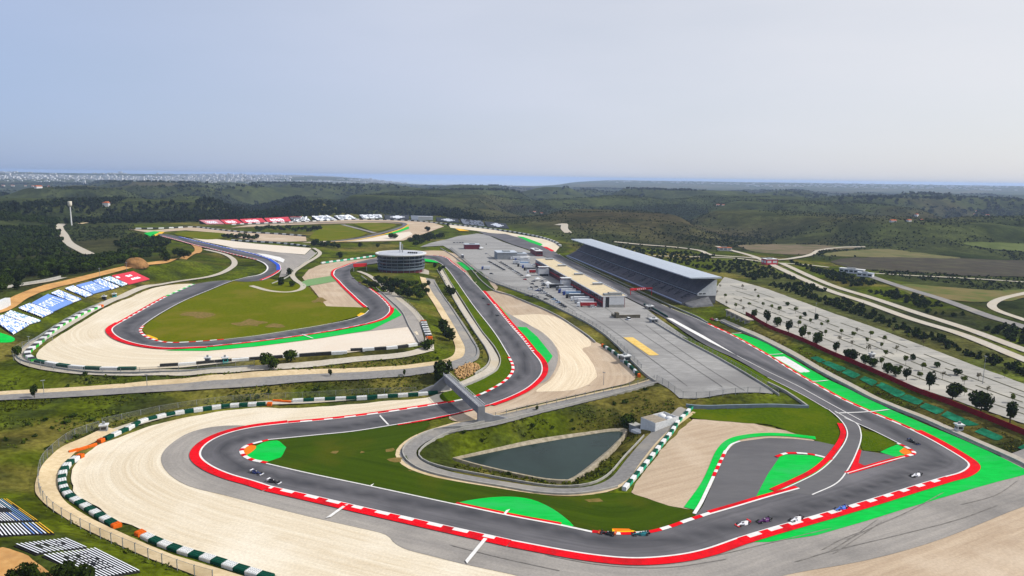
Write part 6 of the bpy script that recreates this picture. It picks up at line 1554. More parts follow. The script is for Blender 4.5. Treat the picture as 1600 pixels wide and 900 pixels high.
# race trucks
TRM = {}
def truck(px, rz, body_c, cab_c, label, L=13.5):
    g = G1(*px)
    e = empty('race_truck', (g.x, g.y, g.z + .1), rz, label, 'truck', 'trucks parked behind the pit building')
    pc = mat('truck_body_' + body_c.replace(' ', '_'), PAINTS[body_c], None, rough=0.4, spec=0.4); cc = mat('truck_cab_' + cab_c.replace(' ', '_'), PAINTS[cab_c], None, rough=0.35, spec=0.4)
    b = MB(); b.box(0, L, -1.3, 1.3, 1.1, 4.1, pc); b.build('trailer', e)
    b = MB(); b.box(0.1, L - .1, -1.2, 1.2, 4.1, 4.16, mat('trailer_roof', S(226, 230, 236, K), None)); b.build('trailer_roof', e)
    b = MB(); b.hexa([(-2.9, -1.25, .5), (-.5, -1.25, .5), (-.5, 1.25, .5), (-2.9, 1.25, .5)], [(-2.6, -1.2, 3.6), (-.5, -1.2, 3.9), (-.5, 1.2, 3.9), (-2.6, 1.2, 3.6)], cc); cb = b.build('cab', e)
    b = MB(); b.hexa([(-2.86, -1.05, 2.0), (-2.8, -1.05, 2.0), (-2.8, 1.05, 2.0), (-2.86, 1.05, 2.0)], [(-2.72, -1.05, 3.2), (-2.66, -1.05, 3.2), (-2.66, 1.05, 3.2), (-2.72, 1.05, 3.2)], M_CARGLASS); b.build('windscreen', cb)
    for x in (-2.1, 1.2, L - 4, L - 2.7, L - 1.4):
        for y in (-1.1, 1.1):
            b = MB(); b.cyl((x, y - .15, .5), (x, y + .15, .5), .5, .5, M_TYRE, 10); b.build('wheel', e)
    return e
ta = 0.05
for i, (p, bc, cc, lb) in enumerate([(Z4((545, 815))[0], 'red', 'white', 'red race truck with a white cab nearest in the truck row'), (Z4((515, 772))[0], 'white', 'silver', 'white race truck directly behind the red one'), (Z4((460, 742))[0], 'white', 'white', 'second white race truck behind the red one'),
        (Z4((400, 705))[0], 'grey', 'black', 'dark grey race truck in the middle of the truck row'), (Z4((360, 668))[0], 'pale blue', 'blue', 'pale blue race truck with a blue cab'), (Z4((300, 640))[0], 'white', 'blue', 'white race truck with a blue cab'), (Z4((270, 605))[0], 'silver', 'grey', 'silver race truck farthest back in the truck row'),
        (Z4((150, 575))[0], 'black', 'white', 'black race truck parked left of the nearest annex box')]):
    truck(p, ta, bc, cc, lb)
truck(Z5((1120, 470))[0], ta, 'white', 'black', 'white topped truck beside the farthest annex box'); truck(Z5((1270, 570))[0], ta, 'red', 'white', 'short red truck left of the middle annex box', 7.0); truck(Z5((1050, 420))[0], ta, 'white', 'white', 'white truck beyond the middle annex box', 8.0)
truck(Z5((230, 335))[0], pang, 'navy', 'navy', 'dark blue truck alone at the upper paddock wall', 9.0); truck(Z5((560, 515))[0], 0.1, 'white', 'blue', 'white box truck with a blue cab near the paddock wall', 7.0)

for i, (p, bc, cc, L_, lb) in enumerate([((1010, 360), 'white', 'white', 9, 'white truck at the far end of the upper truck row'), ((1075, 385), 'silver', 'blue', 9, 'silver truck second in the upper truck row'), ((1130, 440), 'pale blue', 'white', 10, 'pale blue truck in the upper truck row'), ((1190, 495), 'white', 'blue', 10, 'white truck with a blue cab in the upper truck row'), ((1220, 530), 'grey', 'black', 10, 'grey truck in the upper truck row'), ((960, 330), 'navy', 'white', 7, 'navy truck right of the grey paddock hall')]):
    truck(Z5(p)[0], ta, bc, cc, lb, L_)
def tent(px, w, label, c):
    g = G1(*px); e = empty('awning_tent', g, pang, label, 'tent', 'tents in the paddock')
    for sx in (-1, 1):
        for sy in (-1, 1):
            b = MB(); b.box(sx * w / 2 - .1, sx * w / 2 + .1, sy * w / 2 - .1, sy * w / 2 + .1, -.5, 2.6, M_STEEL); b.build('post', e)
    b = MB(); h = w / 2 + .3; b.add([(-h, -h, 2.5), (h, -h, 2.5), (h, h, 2.5), (-h, h, 2.5), (0, 0, 2.5 + w * .3), (-h, -h, 2.1), (h, -h, 2.1), (h, h, 2.1), (-h, h, 2.1)], [(0, 1, 4), (1, 2, 4), (2, 3, 4), (3, 0, 4), (5, 6, 1, 0), (6, 7, 2, 1), (7, 8, 3, 2), (8, 5, 0, 3)], c); b.build('canopy', e)
for i, (p, w, lb) in enumerate([((1000, 300), 6, 'white tent left of the glazed hospitality unit'), ((1250, 640), 5, 'small white tent near the middle annex box'), ((1345, 470), 6, 'white tent between the annex boxes'), ((1080, 340), 5, 'white tent beside the glazed hospitality unit'), ((900, 300), 6, 'white tent in front of the grey paddock hall'), ((520, 200), 6, 'white tent beside the maroon hut'), ((1400, 690), 5, 'white tent in the open middle of the paddock'), ((1560, 760), 6, 'white tent left of the nearest annex box')]):
    tent(Z5(p)[0], w, lb, M_BWHITE)
# joints of the paddock slab
for k, q in enumerate([[(760, 396), (800, 424), (850, 456), (900, 488)], [(1008, 508), (1060, 545), (1120, 585), (1165, 612)], [(880, 470), (950, 512), (1010, 556), (1075, 605)], [(930, 470), (1000, 520), (1060, 560), (1130, 606)]]):
    road('slab_joint', q, 0.35, mat('joint_dark', S(92, 90, 88), None), 2.4, parent=paddock_sheet, smooth=True)

# formula cars
def formula_car(px, px2, c_body, c_wing, label):
    """px: position; px2: a point of the track ahead of the car."""
    g = G1(*px); h = G1(*px2); rz = math.atan2(h.y - g.y, h.x - g.x)
    zz = g.z + lift(g.x, g.y, 4.0) + 0.02
    e = empty('race_car', (g.x, g.y, zz), rz, label, 'race car', 'race cars on the track')
    mb = mat('race_' + c_body[0], c_body[1], None, rough=0.3, spec=0.5); mw = mat('race_' + c_wing[0], c_wing[1], None, rough=0.35, spec=0.5)
    b = MB()
    b.hexa([(-2.2, -.35, .12), (.6, -.55, .12), (.6, .55, .12), (-2.2, .35, .12)], [(-2.2, -.22, .75), (.3, -.34, .72), (.3, .34, .72), (-2.2, .22, .75)], mb)
    b.hexa([(.6, -.35, .15), (2.6, -.14, .18), (2.6, .14, .18), (.6, .35, .15)], [(.6, -.28, .66), (2.6, -.1, .34), (2.6, .1, .34), (.6, .28, .66)], mb)
    b.hexa([(-1.9, -.12, .75), (-.3, -.16, .75), (-.3, .16, .75), (-1.9, .12, .75)], [(-1.8, -.05, .9), (-.45, -.1, 1.08), (-.45, .1, 1.08), (-1.8, .05, .9)], mb)
    bd = b.build('body', e)
    b = MB(); b.hexa([(-1.7, -.95, .1), (.2, -.9, .1), (.2, -.5, .1), (-1.7, -.3, .1)], [(-1.7, -.75, .55), (.1, -.8, .6), (.1, -.45, .6), (-1.7, -.25, .6)], mb)
    b.hexa([(-1.7, .3, .1), (.2, .5, .1), (.2, .9, .1), (-1.7, .95, .1)], [(-1.7, .25, .6), (.1, .45, .6), (.1, .8, .6), (-1.7, .75, .55)], mb); b.build('sidepods', e)
    b = MB(); b.box(-.35, .35, -.3, .3, .72, .78, M_DARK); b.build('cockpit', bd)
    b = MB(); b.lathe([(.02, 0), (.15, .03), (.17, .14), (.12, .25), (.02, .29)], M_WHITE, 10, (-.15, 0, .74), caps=False); b.build('helmet', e)
    b = MB(); b.box(2.35, 2.85, -.9, .9, .12, .2, mw); b.box(2.3, 2.9, -.92, -.86, .1, .42, mw); b.box(2.3, 2.9, .86, .92, .1, .42, mw); b.build('front_wing', e)
    b = MB(); b.box(-2.75, -2.2, -.7, .7, .88, .98, mw); b.box(-2.8, -2.1, -.74, -.68, .4, 1.05, mw); b.box(-2.8, -2.1, .68, .74, .4, 1.05, mw); b.build('rear_wing', e)
    for x, r, w in ((1.75, .34, .17), (-1.75, .36, .2)):
        for y in (-.82, .82):
            b = MB(); b.cyl((x, y - w, r), (x, y + w, r), r, r, M_TYRE, 14); wh = b.build('wheel', e)
            b = MB(); b.cyl((x, y - w - .01, r), (x, y + w + .01, r), r * .5, r * .5, M_STEEL, 8); b.build('rim', wh)
    b = MB()
    for y in (-1, 1): b.cyl((1.75, y * .1, .36), (1.75, y * .75, .34), .03, .03, M_DARK, 4); b.cyl((-1.75, y * .1, .4), (-1.75, y * .75, .36), .03, .03, M_DARK, 4)
    b.build('suspension', e)
C = {k: (k, v) for k, v in {'white': S(238, 238, 242, .9), 'black': S(22, 22, 26), 'navy': S(26, 40, 90), 'blue': S(60, 110, 200), 'purple': S(84, 30, 96), 'red': S(200, 30, 36), 'orange': S(220, 90, 30), 'teal': S(30, 110, 120), 'grey': S(110, 116, 126)}.items()}
for p, q, cb, cw, lb in [((401, 741), (425, 748), 'navy', 'white', 'blue race car with white wing entering the front straight after the left hairpin'), ((428, 755), (460, 763), 'black', 'white', 'black and white race car just after the left hairpin'),
        ((949, 836), (925, 832), 'black', 'orange', 'black and orange race car beside the yellow apron'), ((1001, 837), (975, 838), 'teal', 'black', 'dark teal race car at the bottom bend apex'),
        ((1161, 821), (1135, 829), 'white', 'red', 'white race car with red wing in the middle of the bottom straight'), ((1194, 816), (1168, 823), 'purple', 'black', 'purple race car behind the white one on the bottom straight'),
        ((1244, 814), (1215, 823), 'white', 'black', 'white and black race car on the red kerb'), ((1314, 797), (1285, 805), 'blue', 'navy', 'blue race car on the kerb nearest the right hairpin'),
        ((1431, 745), (1405, 752), 'white', 'black', 'black and white race car leaving the right hairpin'), ((1427, 693), (1440, 699), 'black', 'navy', 'dark race car entering the right hairpin'),
        ((777, 494), (770, 486), 'black', 'grey', 'nearest dark race car of three on the descending straight'), ((763, 477), (757, 470), 'black', 'red', 'middle dark race car of three on the descending straight'), ((755, 467), (750, 460), 'navy', 'black', 'farthest dark race car of three on the descending straight'),
        ((1047, 482), (1030, 474), 'black', 'grey', 'dark race car on the pit straight below the grandstand'), ((562, 443), (556, 436), 'black', 'red', 'dark race car on the track left of the round tower'), ((552, 436), (549, 428), 'black', 'white', 'second dark race car left of the round tower'), ((546, 421), (552, 416), 'navy', 'white', 'blue race car by the red gantry left of the tower')]:
    formula_car(p, q, C[cb], C[cw], lb)
# ------------------------------------------------------------------ vegetation
def leaf_mat(name, a, b):
    m = mat(name, a, b, 0.9, 0.75, tuple(x * 0.6 for x in a), 0.25, spec=0.0); return m
M_LEAF = [leaf_mat('leaf_dark', S(46, 58, 20), S(32, 43, 15)), leaf_mat('leaf_mid', S(58, 74, 20), S(42, 56, 16)), leaf_mat('leaf_light', S(88, 98, 30), S(70, 82, 24)), leaf_mat('leaf_bare', S(100, 92, 66), S(80, 76, 54)), leaf_mat('leaf_pine', S(34, 44, 22), S(26, 34, 18))]
M_SCR = [leaf_mat('scrub_olive', S(56, 63, 32), S(46, 52, 26)), leaf_mat('scrub_dark', S(40, 48, 27), S(32, 39, 22))]
M_BARK = mat('bark', S(96, 80, 62, K), S(72, 60, 46, K), 2.0)
rt = np.random.RandomState(5)
def crown_quads(n, rx, rz, size, seed, cz=0.0, lobes=5, flat_=1.0):
    r = np.random.RandomState(seed)
    lc = r.normal(size=(lobes, 3)); lc /= np.linalg.norm(lc, axis=1)[:, None]; lc *= r.uniform(0.25, 0.62, lobes)[:, None]
    lr = r.uniform(0.42, 0.7, lobes)
    k = r.randint(0, lobes, n)
    d = r.normal(size=(n, 3)); d /= np.linalg.norm(d, axis=1)[:, None]
    p = lc[k] + d * (lr[k] * r.uniform(0.75, 1.05, n))[:, None]
    p = p * np.array([rx, rx, rz]); p[:, 2] += cz
    nrm = d + r.normal(size=(n, 3)) * 0.45; nrm /= np.linalg.norm(nrm, axis=1)[:, None]
    t = np.cross(nrm, r.normal(size=(n, 3))); t /= np.maximum(np.linalg.norm(t, axis=1), 1e-6)[:, None]
    bt = np.cross(nrm, t)
    s = size * r.uniform(0.6, 1.3, n)[:, None]
    q = np.stack([p - t * s - bt * s * .7, p + t * s - bt * s * .55, p + t * s * .8 + bt * s * .7, p - t * s * .7 + bt * s * .6], 1)
    return q
def quads_mesh(q, m, name='crown'):
    n = len(q); me = bpy.data.meshes.new(name)
    me.vertices.add(n * 4); me.vertices.foreach_set('co', q.astype(np.float32).ravel())
    me.loops.add(n * 4); me.loops.foreach_set('vertex_index', np.arange(n * 4, dtype=np.int32))
    me.polygons.add(n); me.polygons.foreach_set('loop_start', np.arange(0, n * 4, 4, dtype=np.int32))
    me.materials.append(m); me.update(calc_edges=True)
    return me
def trunk_mesh(h, r, seed):
    b = MB(); rr = random.Random(seed)
    top = (rr.uniform(-.2, .2), rr.uniform(-.2, .2), h)
    b.cyl((0, 0, -.6), top, r, r * .6, M_BARK, 7)
    for k in range(4):
        a = rr.uniform(0, 6.28); l = h * rr.uniform(.5, .8)
        b.cyl((top[0], top[1], h * rr.uniform(.75, .98)), (math.cos(a) * l * .7, math.sin(a) * l * .7, h + l * .6), r * .45, r * .15, M_BARK, 5)
    o = b.build('trunk'); me = o.data; bpy.data.objects.remove(o); return me
class Tree:
    def __init__(s, rx, rz, hc, n, size, m, seed, tr=0.16, lobes=6):
        s.crown = quads_mesh(crown_quads(n, rx, rz, size, seed, hc, lobes), m); s.trunk = trunk_mesh(hc - rz * .35, tr, seed)
ROUND = [Tree(2.3, 1.9, 2.2, 420, .34, M_LEAF[1], 10 + i, lobes=8) for i in range(3)] + [Tree(2.2, 2.0, 2.2, 420, .34, M_LEAF[[0, 0, 1][i]], 20 + i, lobes=[5, 8, 10][i]) for i in range(3)]
SLIM = [Tree([1.3, 1.6, 1.15][i], [2.5, 2.2, 2.9][i], 2.7, 400, .3, M_LEAF[[0, 1, 0][i]], 30 + i, lobes=[9, 12, 7][i]) for i in range(3)]
YOUNG = [Tree(1.2, 1.1, 2.7, 200, .24, M_LEAF[2], 40 + i, .07) for i in range(3)] + [Tree(1.1, 1.2, 2.7, 90, .18, M_LEAF[3], 50 + i, .07) for i in range(2)]
UMB = [Tree(3.1, 2.1, 2.9, 460, .42, M_LEAF[[4, 0, 1][i]], 60 + i, .22, 8) for i in range(3)]
WOOD = [Tree(3.6, 2.8, 3.4, 300, .62, M_LEAF[0], 70 + i, .2, 8) for i in range(2)] + [Tree(3.4, 2.4, 3.0, 300, .58, M_LEAF[1], 75 + i, .2, 8) for i in range(2)] + [Tree(3.2, 2.4, 3.0, 300, .6, M_LEAF[4], 80 + i, .2, 8) for i in range(2)]
def tree_at(kind, x, y, sc, label, group, name='tree', rz=None):
    e = empty(name, (x, y, hz(x, y)), rnd.uniform(0, 6.28) if rz is None else rz, label, 'tree', group)
    e.scale = (sc, sc, sc * rnd.uniform(.9, 1.12))
    link(bpy.data.objects.new('crown', kind.crown), e); link(bpy.data.objects.new('trunk', kind.trunk), e)
    return e
def tree_px(kinds, px, sc, label, group, name='tree'):
    g = ground([px])[0]
    return tree_at(rnd.choice(kinds), g[0], g[1], sc * rnd.uniform(.9, 1.1), label, group, name)
_ONES = 'first second third fourth fifth sixth seventh eighth ninth tenth eleventh twelfth thirteenth fourteenth fifteenth sixteenth seventeenth eighteenth nineteenth'.split()
def ordw(n):
    if n < 20: return _ONES[n - 1]
    t, o = divmod(n, 10); w = {2: 'twenty', 3: 'thirty', 4: 'forty', 5: 'fifty', 6: 'sixty'}[t]
    return (w[:-1] + 'ieth') if o == 0 else w + '-' + _ONES[o - 1]
# row along the red hoarding
for i, (px, k, sc) in enumerate([((1178, 497), 's', 1.4), ((1198, 505), 's', 1.5), ((1214, 510), 'r', 1.3), ((1232, 520), 's', 1.5), ((1254, 528), 's', 1.6), ((1277, 540), 's', 1.8), ((1306, 551), 's', 1.2), ((1325, 561), 'r', 1.3), ((1334, 563), 'r', 1.2), ((1352, 570), 'r', 1.2), ((1363, 573), 'r', 1.1),
        ((1386, 584), 'r', 1.2), ((1400, 588), 'r', 1.1), ((1416, 594), 's', 1.2), ((1452, 610), 's', 1.7), ((1488, 624), 'r', 1.7), ((1532, 642), 'r', 2.0), ((1578, 661), 's', 1.7)]):
    tree_px(SLIM if k == 's' else ROUND[3:], px, sc * 1.2, f'dark {"slender" if k == "s" else "round"} tree, {ordn[i]} from the grandstand along the red hoarding', 'trees along the red hoarding', 'hoarding_tree')
# car park trees
cp = Z('H', (120, 140), (20, 165), (70, 185), (230, 205), (300, 225), (200, 240), (265, 255), (190, 275), (170, 190), (330, 280), (370, 260), (255, 340), (360, 330), (445, 365), (525, 395), (530, 345), (460, 325), (555, 320), (640, 340), (615, 380), (725, 370), (710, 410), (625, 440), (730, 465), (805, 430), (905, 480), (860, 510), (710, 520), (830, 555),
       (1055, 525), (965, 545), (945, 600), (1090, 600), (1185, 575), (1225, 635), (1315, 610), (1370, 690), (1225, 705), (1525, 745), (1480, 590), (970, 395), (875, 355), (780, 320)) + Z('G', (1300, 30), (1330, 95), (1280, 75), (1340, 140), (1395, 160), (1445, 180), (1440, 40), (1520, 60), (1540, 100), (1430, 130), (1480, 150), (1570, 150))
_dk = {cp[i] for i in (0, 3, 4, 25, 29, 33)}; cp.sort(); _nd = _nl = 0
for i, px in enumerate(cp):
    g = ground([(px[0], px[1] + 3)])[0]
    dark = px in _dk
    if dark: _nd += 1
    else: _nl += 1
    tree_at(rnd.choice(ROUND[3:] if dark else YOUNG), g[0], g[1], (.95 if dark else 1.35) * rnd.uniform(.85, 1.15), f'dark leafy tree in the car park, {ordw(_nd)} of its kind from the left' if dark else f'small pale young car park tree, {ordw(_nl)} of its kind from the left', 'young car park trees', 'car_park_tree')
# planted strips of the car park
ctop = ground([(1140, 440), (1200, 455), (1300, 492), (1375, 518), (1525, 575), (1700, 642)])[:, :2]; cbot = ground([(1150, 482), (1200, 505), (1250, 525), (1350, 568), (1425, 600), (1640, 672)])[:, :2]
for k, t in enumerate((.18, .34, .5, .66, .82)):
    a = sample(ctop, False, 6); b_ = sample(cbot, False, 6); a, _ = resample(a, 14); b_, _ = resample(b_, 14); n = min(len(a), len(b_)); a = a[np.linspace(0, len(a) - 1, n).astype(int)]; b_ = b_[np.linspace(0, len(b_) - 1, n).astype(int)]
    ln = a * (1 - t) + b_ * t
    ribbon('planting_strip', None, [(-.35, .35, 0, .02, lambda s, k=k: 0 if (s + 37 * k) % 46 < 30 else None)], 2.4, [mat('strip_soil', S(104, 96, 72, K), S(76, 80, 44, K), 0.6)], 1, 4.0, False, f'thin planted strip across the car park, {ordn[k]} from the dual road', 'planting strip', None, ln)
# green netting panels on the right bank
M_TURF = mat('green_netting', S(24, 120, 84, K), S(18, 92, 64, K), 0.6, c3=S(40, 142, 104, K), scale2=0.2)
for i, q in enumerate([((262, 478), (305, 467), (365, 497), (325, 510)), ((335, 510), (370, 497), (495, 545), (450, 567)), ((460, 570), (500, 548), (580, 585), (535, 608)), ((570, 612), (605, 593), (690, 628), (650, 655)), ((672, 652), (710, 630), (865, 700), (815, 730)), ((822, 730), (872, 704), (975, 750), (935, 775)),
        ((945, 785), (985, 760), (1110, 805), (1060, 834)), ((1080, 838), (1120, 810), (1330, 900), (1240, 905)), ((1290, 940), (1340, 915), (1480, 975), (1430, 1000)), ((1560, 1040), (1620, 1010), (1760, 1080), (1700, 1110))]):
    sheet('netting_panel', Z('H', *q), M_TURF, 2, False, f'green netting panel on the bank, {ordn[i]} from the grandstand', 'netting')
# trees round the tower and on the infield
for i, (px, k, sc) in enumerate([((573, 446), 'u', 1.0), ((587, 452), 'u', 1.0), ((600, 457), 'u', .9), ((618, 446), 'u', 1.0), ((624, 464), 'u', 1.1), ((645, 462), 'u', 1.1), ((650, 446), 'u', .9), ((612, 443), 'u', .9), ((581, 450), 'u', 1.0), ((596, 446), 'u', 1.0), ((606, 452), 'u', 1.1), ((612, 460), 'u', 1.1), ((620, 452), 'u', 1.2), ((628, 446), 'u', 1.0), ((632, 456), 'u', 1.2), ((640, 450), 'u', 1.1), ((637, 466), 'u', 1.2), ((655, 469), 'u', 1.1), ((652, 458), 'u', 1.0), ((662, 452), 'u', 1.0), ((666, 460), 'u', .9), ((670, 446), 'r', .9), ((590, 440), 'u', .9),
        ((603, 440), 'r', 1.0), ((700, 458), 'r', 1.1), ((706, 462), 'r', 1.4), ((692, 512), 'r', 1.3), ((696, 524), 'r', 1.5), ((702, 532), 'r', 1.6), ((668, 547), 'r', 1.6), ((680, 418), 'r', 1.0), ((688, 424), 'r', .9), ((693, 420), 'r', .8)]):
    tree_px(UMB if k == 'u' else ROUND[3:], px, sc * 1.35, 'dark spreading pine in the garden below the round tower' if k == 'u' else f'dark round tree, {ordw(max(1, i - 21))} from the tower beside the access roads', 'trees round the tower', 'garden_tree')
for i, (px, k, sc, lb) in enumerate([((420, 574), ROUND, 1.8, 'bushy tree on the bank below the upper loop, left of a pair'), ((454, 565), ROUND, 1.7, 'bushy tree on the bank below the upper loop, right of a pair'), ((430, 576), ROUND, 1.4, 'low bush between the two bank trees'), ((54, 622), SLIM, 1.3, 'single small tree beside the access road at the left'), ((516, 588), SLIM, .8, 'small sapling beside the access road in the middle'),
        ((632, 587), SLIM, .8, 'small sapling beside the access road near the big bush'), ((694, 592), ROUND[3:], 2.6, 'large dark bush left of the boulder heap'), ((686, 596), ROUND[3:], 2.2, 'dark bush below the access road bend'), ((982, 670), ROUND, 1.6, 'pale leafy bush beside the grey shed'), ((453, 430), ROUND[3:], 1.8, 'round dark tree beside the far concrete barrier'), ((439, 446), ROUND[3:], 1.6, 'round tree on the small grass island, left one'), ((457, 448), ROUND[3:], 1.4, 'round tree on the small grass island, right one'),
        ((531, 403), ROUND[3:], 1.8, 'single round tree on the grass left of the tower'), ((563, 386), ROUND[3:], 1.6, 'single round tree on the far grass, left one'), ((590, 387), ROUND[3:], 1.6, 'single round tree on the far grass, right one'), ((27, 556), ROUND[3:], 1.4, 'dark bush at the left tip of the upper loop'), ((839, 641), SLIM, .6, 'small dark sapling on the fence above the pond'), ((259, 408), ROUND[3:], 2.2, 'round dark tree by the dirt road bend'), ((278, 402), UMB, 2.2, 'broad dark tree inside the dirt road bend'), ((288, 404), UMB, 2.0, 'second broad dark tree inside the dirt road bend'),
        ((5, 456), ROUND[3:], 1.8, 'dark bush at the left edge beside the lane wall'), ((28, 452), ROUND[3:], 1.6, 'dark bush in front of the lane wall')]):
    tree_px(k, px, sc, lb, None, 'round_tree' if sc > 1 else 'sapling')
for i, px in enumerate(sorted(list(zip(np.linspace(640, 672, 14), 378 - np.linspace(0, 6, 14))) + list(zip(np.linspace(650, 690, 12), 383 - np.linspace(0, 13, 12))) + [(617, 374), (612, 373), (668, 362), (700, 354)])):
    tree_px(ROUND[3:] + WOOD, (px[0], px[1] + rnd.uniform(-2, 2)), 1.7, f'dark tree, {ordw(i + 1)} from the left in the grove beyond the round tower', 'grove beyond the round tower', 'grove_tree')
for i, x in enumerate(np.linspace(402, 500, 22)): tree_px(WOOD, (x, 358 + rnd.uniform(-2, 3.5) + (x - 400) * .02), 1.3, f'dark round tree, {ordw(i + 1)} from the left in the far hedge row', 'far hedge row', 'hedge_tree')
for i, x in enumerate(list(np.linspace(350, 402, 9)) + list(np.linspace(490, 528, 9))): tree_px(WOOD, (x, (371 + (x - 350) * .06 if x < 410 else 383 + (x - 490) * .12) + rnd.uniform(-1, 1)), 1.4, f'dark bushy tree, {ordw(i + 1)} from the left in the clumps beyond the far run-off', 'clumps beyond the far run-off', 'clump_tree')
# lower left bushes that cut the corner of the photo
for i, (px, sc) in enumerate([((22, 912), .9), ((38, 908), 1.0), ((52, 908), 1.0), ((66, 914), .9), ((98, 908), 1.0), ((110, 903), 1.1), ((122, 906), 1.1), ((138, 912), 1.0)]):
    tree_px(ROUND[3:], px, sc, f'dark leafy bush at the bottom edge behind the grey seats, {ordn[i]} from the left', 'bushes at the bottom edge', 'leafy_bush')

# the wood on the left: the nearest trees are single, the rest one mass
def scatter(poly_px, spacing, jitter=.45, mask=None, seed=1, world=None):
    w = ground(poly_px)[:, :2] if world is None else world
    x0, y0 = w.min(0); x1, y1 = w.max(0)
    gx, gy = np.meshgrid(np.arange(x0, x1, spacing), np.arange(y0, y1, spacing))
    r = np.random.RandomState(seed)
    q = np.stack([gx.ravel(), gy.ravel()], 1) + r.uniform(-jitter, jitter, (gx.size, 2)) * spacing
    q = q[inpoly(q[:, 0], q[:, 1], w)]
    if mask is not None: q = q[mask(q)]
    return q
def clear_of_sheets(q, pad=0):
    ok = np.ones(len(q), bool)
    for p in SHEETS:
        ok &= ~inpoly(q[:, 0], q[:, 1], p)
    return q[ok]
PROTO = {}
def mass(name, pts, scale, m, nq, size, label, cat, seed=1, rx=1.0, rz=.8, hc=.7, stem=False):
    """Many small plants joined in one mesh."""
    r = np.random.RandomState(seed)
    protos = [crown_quads(nq, rx, rz, size, seed * 10 + k, hc, 4) for k in range(6)]
    h = height(pts[:, 0], pts[:, 1]); out = []
    s = scale if isinstance(scale, np.ndarray) else np.full(len(pts), scale)
    s = s * r.uniform(.7, 1.3, len(pts)); a = r.uniform(0, 6.28, len(pts)); k = r.randint(0, 6, len(pts))
    for j in range(6):
        i = np.where(k == j)[0]
        if not len(i): continue
        q = protos[j][None] * s[i][:, None, None, None]
        ca, sa = np.cos(a[i])[:, None, None], np.sin(a[i])[:, None, None]
        x = q[..., 0] * ca - q[..., 1] * sa + pts[i, 0][:, None, None]; y = q[..., 0] * sa + q[..., 1] * ca + pts[i, 1][:, None, None]; z = q[..., 2] + h[i][:, None, None]
        out.append(np.stack([x, y, z], -1).reshape(-1, 4, 3))
    o = bpy.data.objects.new(name, quads_mesh(np.concatenate(out), m, name)); link(o)
    tag(o, label, cat, None, 'stuff'); return o
wood_poly = [(-120, 470), (-120, 345), (60, 338), (96, 345), (90, 360), (105, 392), (135, 405), (190, 395), (180, 380), (250, 372), (265, 380), (250, 398), (215, 405), (195, 412), (150, 425), (100, 432), (40, 440)]
wpts = clear_of_sheets(scatter(wood_poly, 8.5, mask=lambda q: (fbm(q[:, 0], q[:, 1], 70., 3, 8) > -.28 + .25 * sstep(900, 1100, np.hypot(q[:, 0], q[:, 1])) * 0), seed=2))
pw_ = project(np.c_[wpts, height(wpts[:, 0], wpts[:, 1])])
inv = (pw_[:, 0] > -5) & (pw_[:, 0] < 1605)
order = np.argsort(np.hypot(wpts[:, 0], wpts[:, 1]) + (~inv) * 1e6)
solo = order[:280]
for i in solo:
    tree_at(rnd.choice(WOOD), wpts[i, 0], wpts[i, 1], rnd.uniform(.9, 1.5), 'dark green tree on the near edge of the wood on the left', 'wood on the left', 'wood_tree')
_rest = order[280:]
mass('woodland', wpts[_rest[::3]], 3.4, M_LEAF[1], 40, .34, 'lighter olive trees scattered through the wood on the left', 'woodland', 13, 1.0, .8, .7)
_rest = np.delete(_rest, np.arange(0, len(_rest), 3))
mass('woodland', wpts[_rest], 3.8, M_LEAF[0], 46, .34, 'dense dark wood covering the hill on the left', 'woodland', 3, 1.0, .85, .8)
fw = scatter([(100, 352), (200, 349), (300, 348), (420, 343), (560, 336), (640, 337), (720, 345), (760, 346), (700, 325), (560, 322), (480, 312), (400, 312), (300, 322), (200, 322), (100, 335), (-60, 338), (-60, 325), (200, 312)], 15, seed=4)
mass('woodland', clear_of_sheets(fw), 5.5, M_LEAF[4], 26, .42, 'dark pine wood on the ridge beyond the far curve', 'woodland', 4, 1.0, 1.0, 1.0)
# scrub on the open hills
def polar_scatter(r0, r1, n, seed, amin=-43, amax=43):
    r = np.random.RandomState(seed); t = r.uniform(size=n); rad = np.sqrt(r0 * r0 + (r1 * r1 - r0 * r0) * t); a = np.radians(r.uniform(amin, amax, n))
    return np.stack([rad * np.sin(a), rad * np.cos(a)], 1)
hp = polar_scatter(800, 3400, 190000, 6)
u_ = np.clip(((hp[:, 0] - GX0) / GC).astype(int), 0, NX - 1); v_ = np.clip(((hp[:, 1] - GY0) / GC).astype(int), 0, NY - 1)
ins = (hp[:, 0] > GX0) & (hp[:, 0] < GX1) & (hp[:, 1] < GY1)
keep = (~ins | WILD[v_, u_]) & (hp[:, 1] > 0) & (fbm(hp[:, 0], hp[:, 1], 190., 4, 33) > -.16)
hp = clear_of_sheets(hp[keep])
_hh = height(hp[:, 0], hp[:, 1]); hp = hp[_hh < 4 + 22 * fbm(hp[:, 0], hp[:, 1], 260., 3, 36) + 40 * (np.random.RandomState(8).uniform(size=len(hp)) < .3) + np.where(hp[:, 0] < -250, 14, 0)]
_d = on_plane([(1040, 356)], 5)[0]; hp = hp[(((hp[:, 0] - _d[0]) / 190) ** 2 + ((hp[:, 1] - _d[1]) / 130) ** 2 > 1) | (np.random.RandomState(3).uniform(size=len(hp)) < .35)]
_h = len(hp) // 3
mass('scrub', hp[:_h], 1.1 + .8 * np.hypot(hp[:_h, 0], hp[:_h, 1]) / 1500., M_SCR[0], 5, .55, 'olive scrub scattered over the rolling hills', 'scrub', 17, 1.0, .7, .5)
hp = hp[_h:]
mass('scrub', hp, 1.1 + .8 * np.hypot(hp[:, 0], hp[:, 1]) / 1500., M_SCR[1], 5, .55, 'dark scrub and scattered trees over the rolling hills', 'scrub', 7, 1.0, .7, .5)
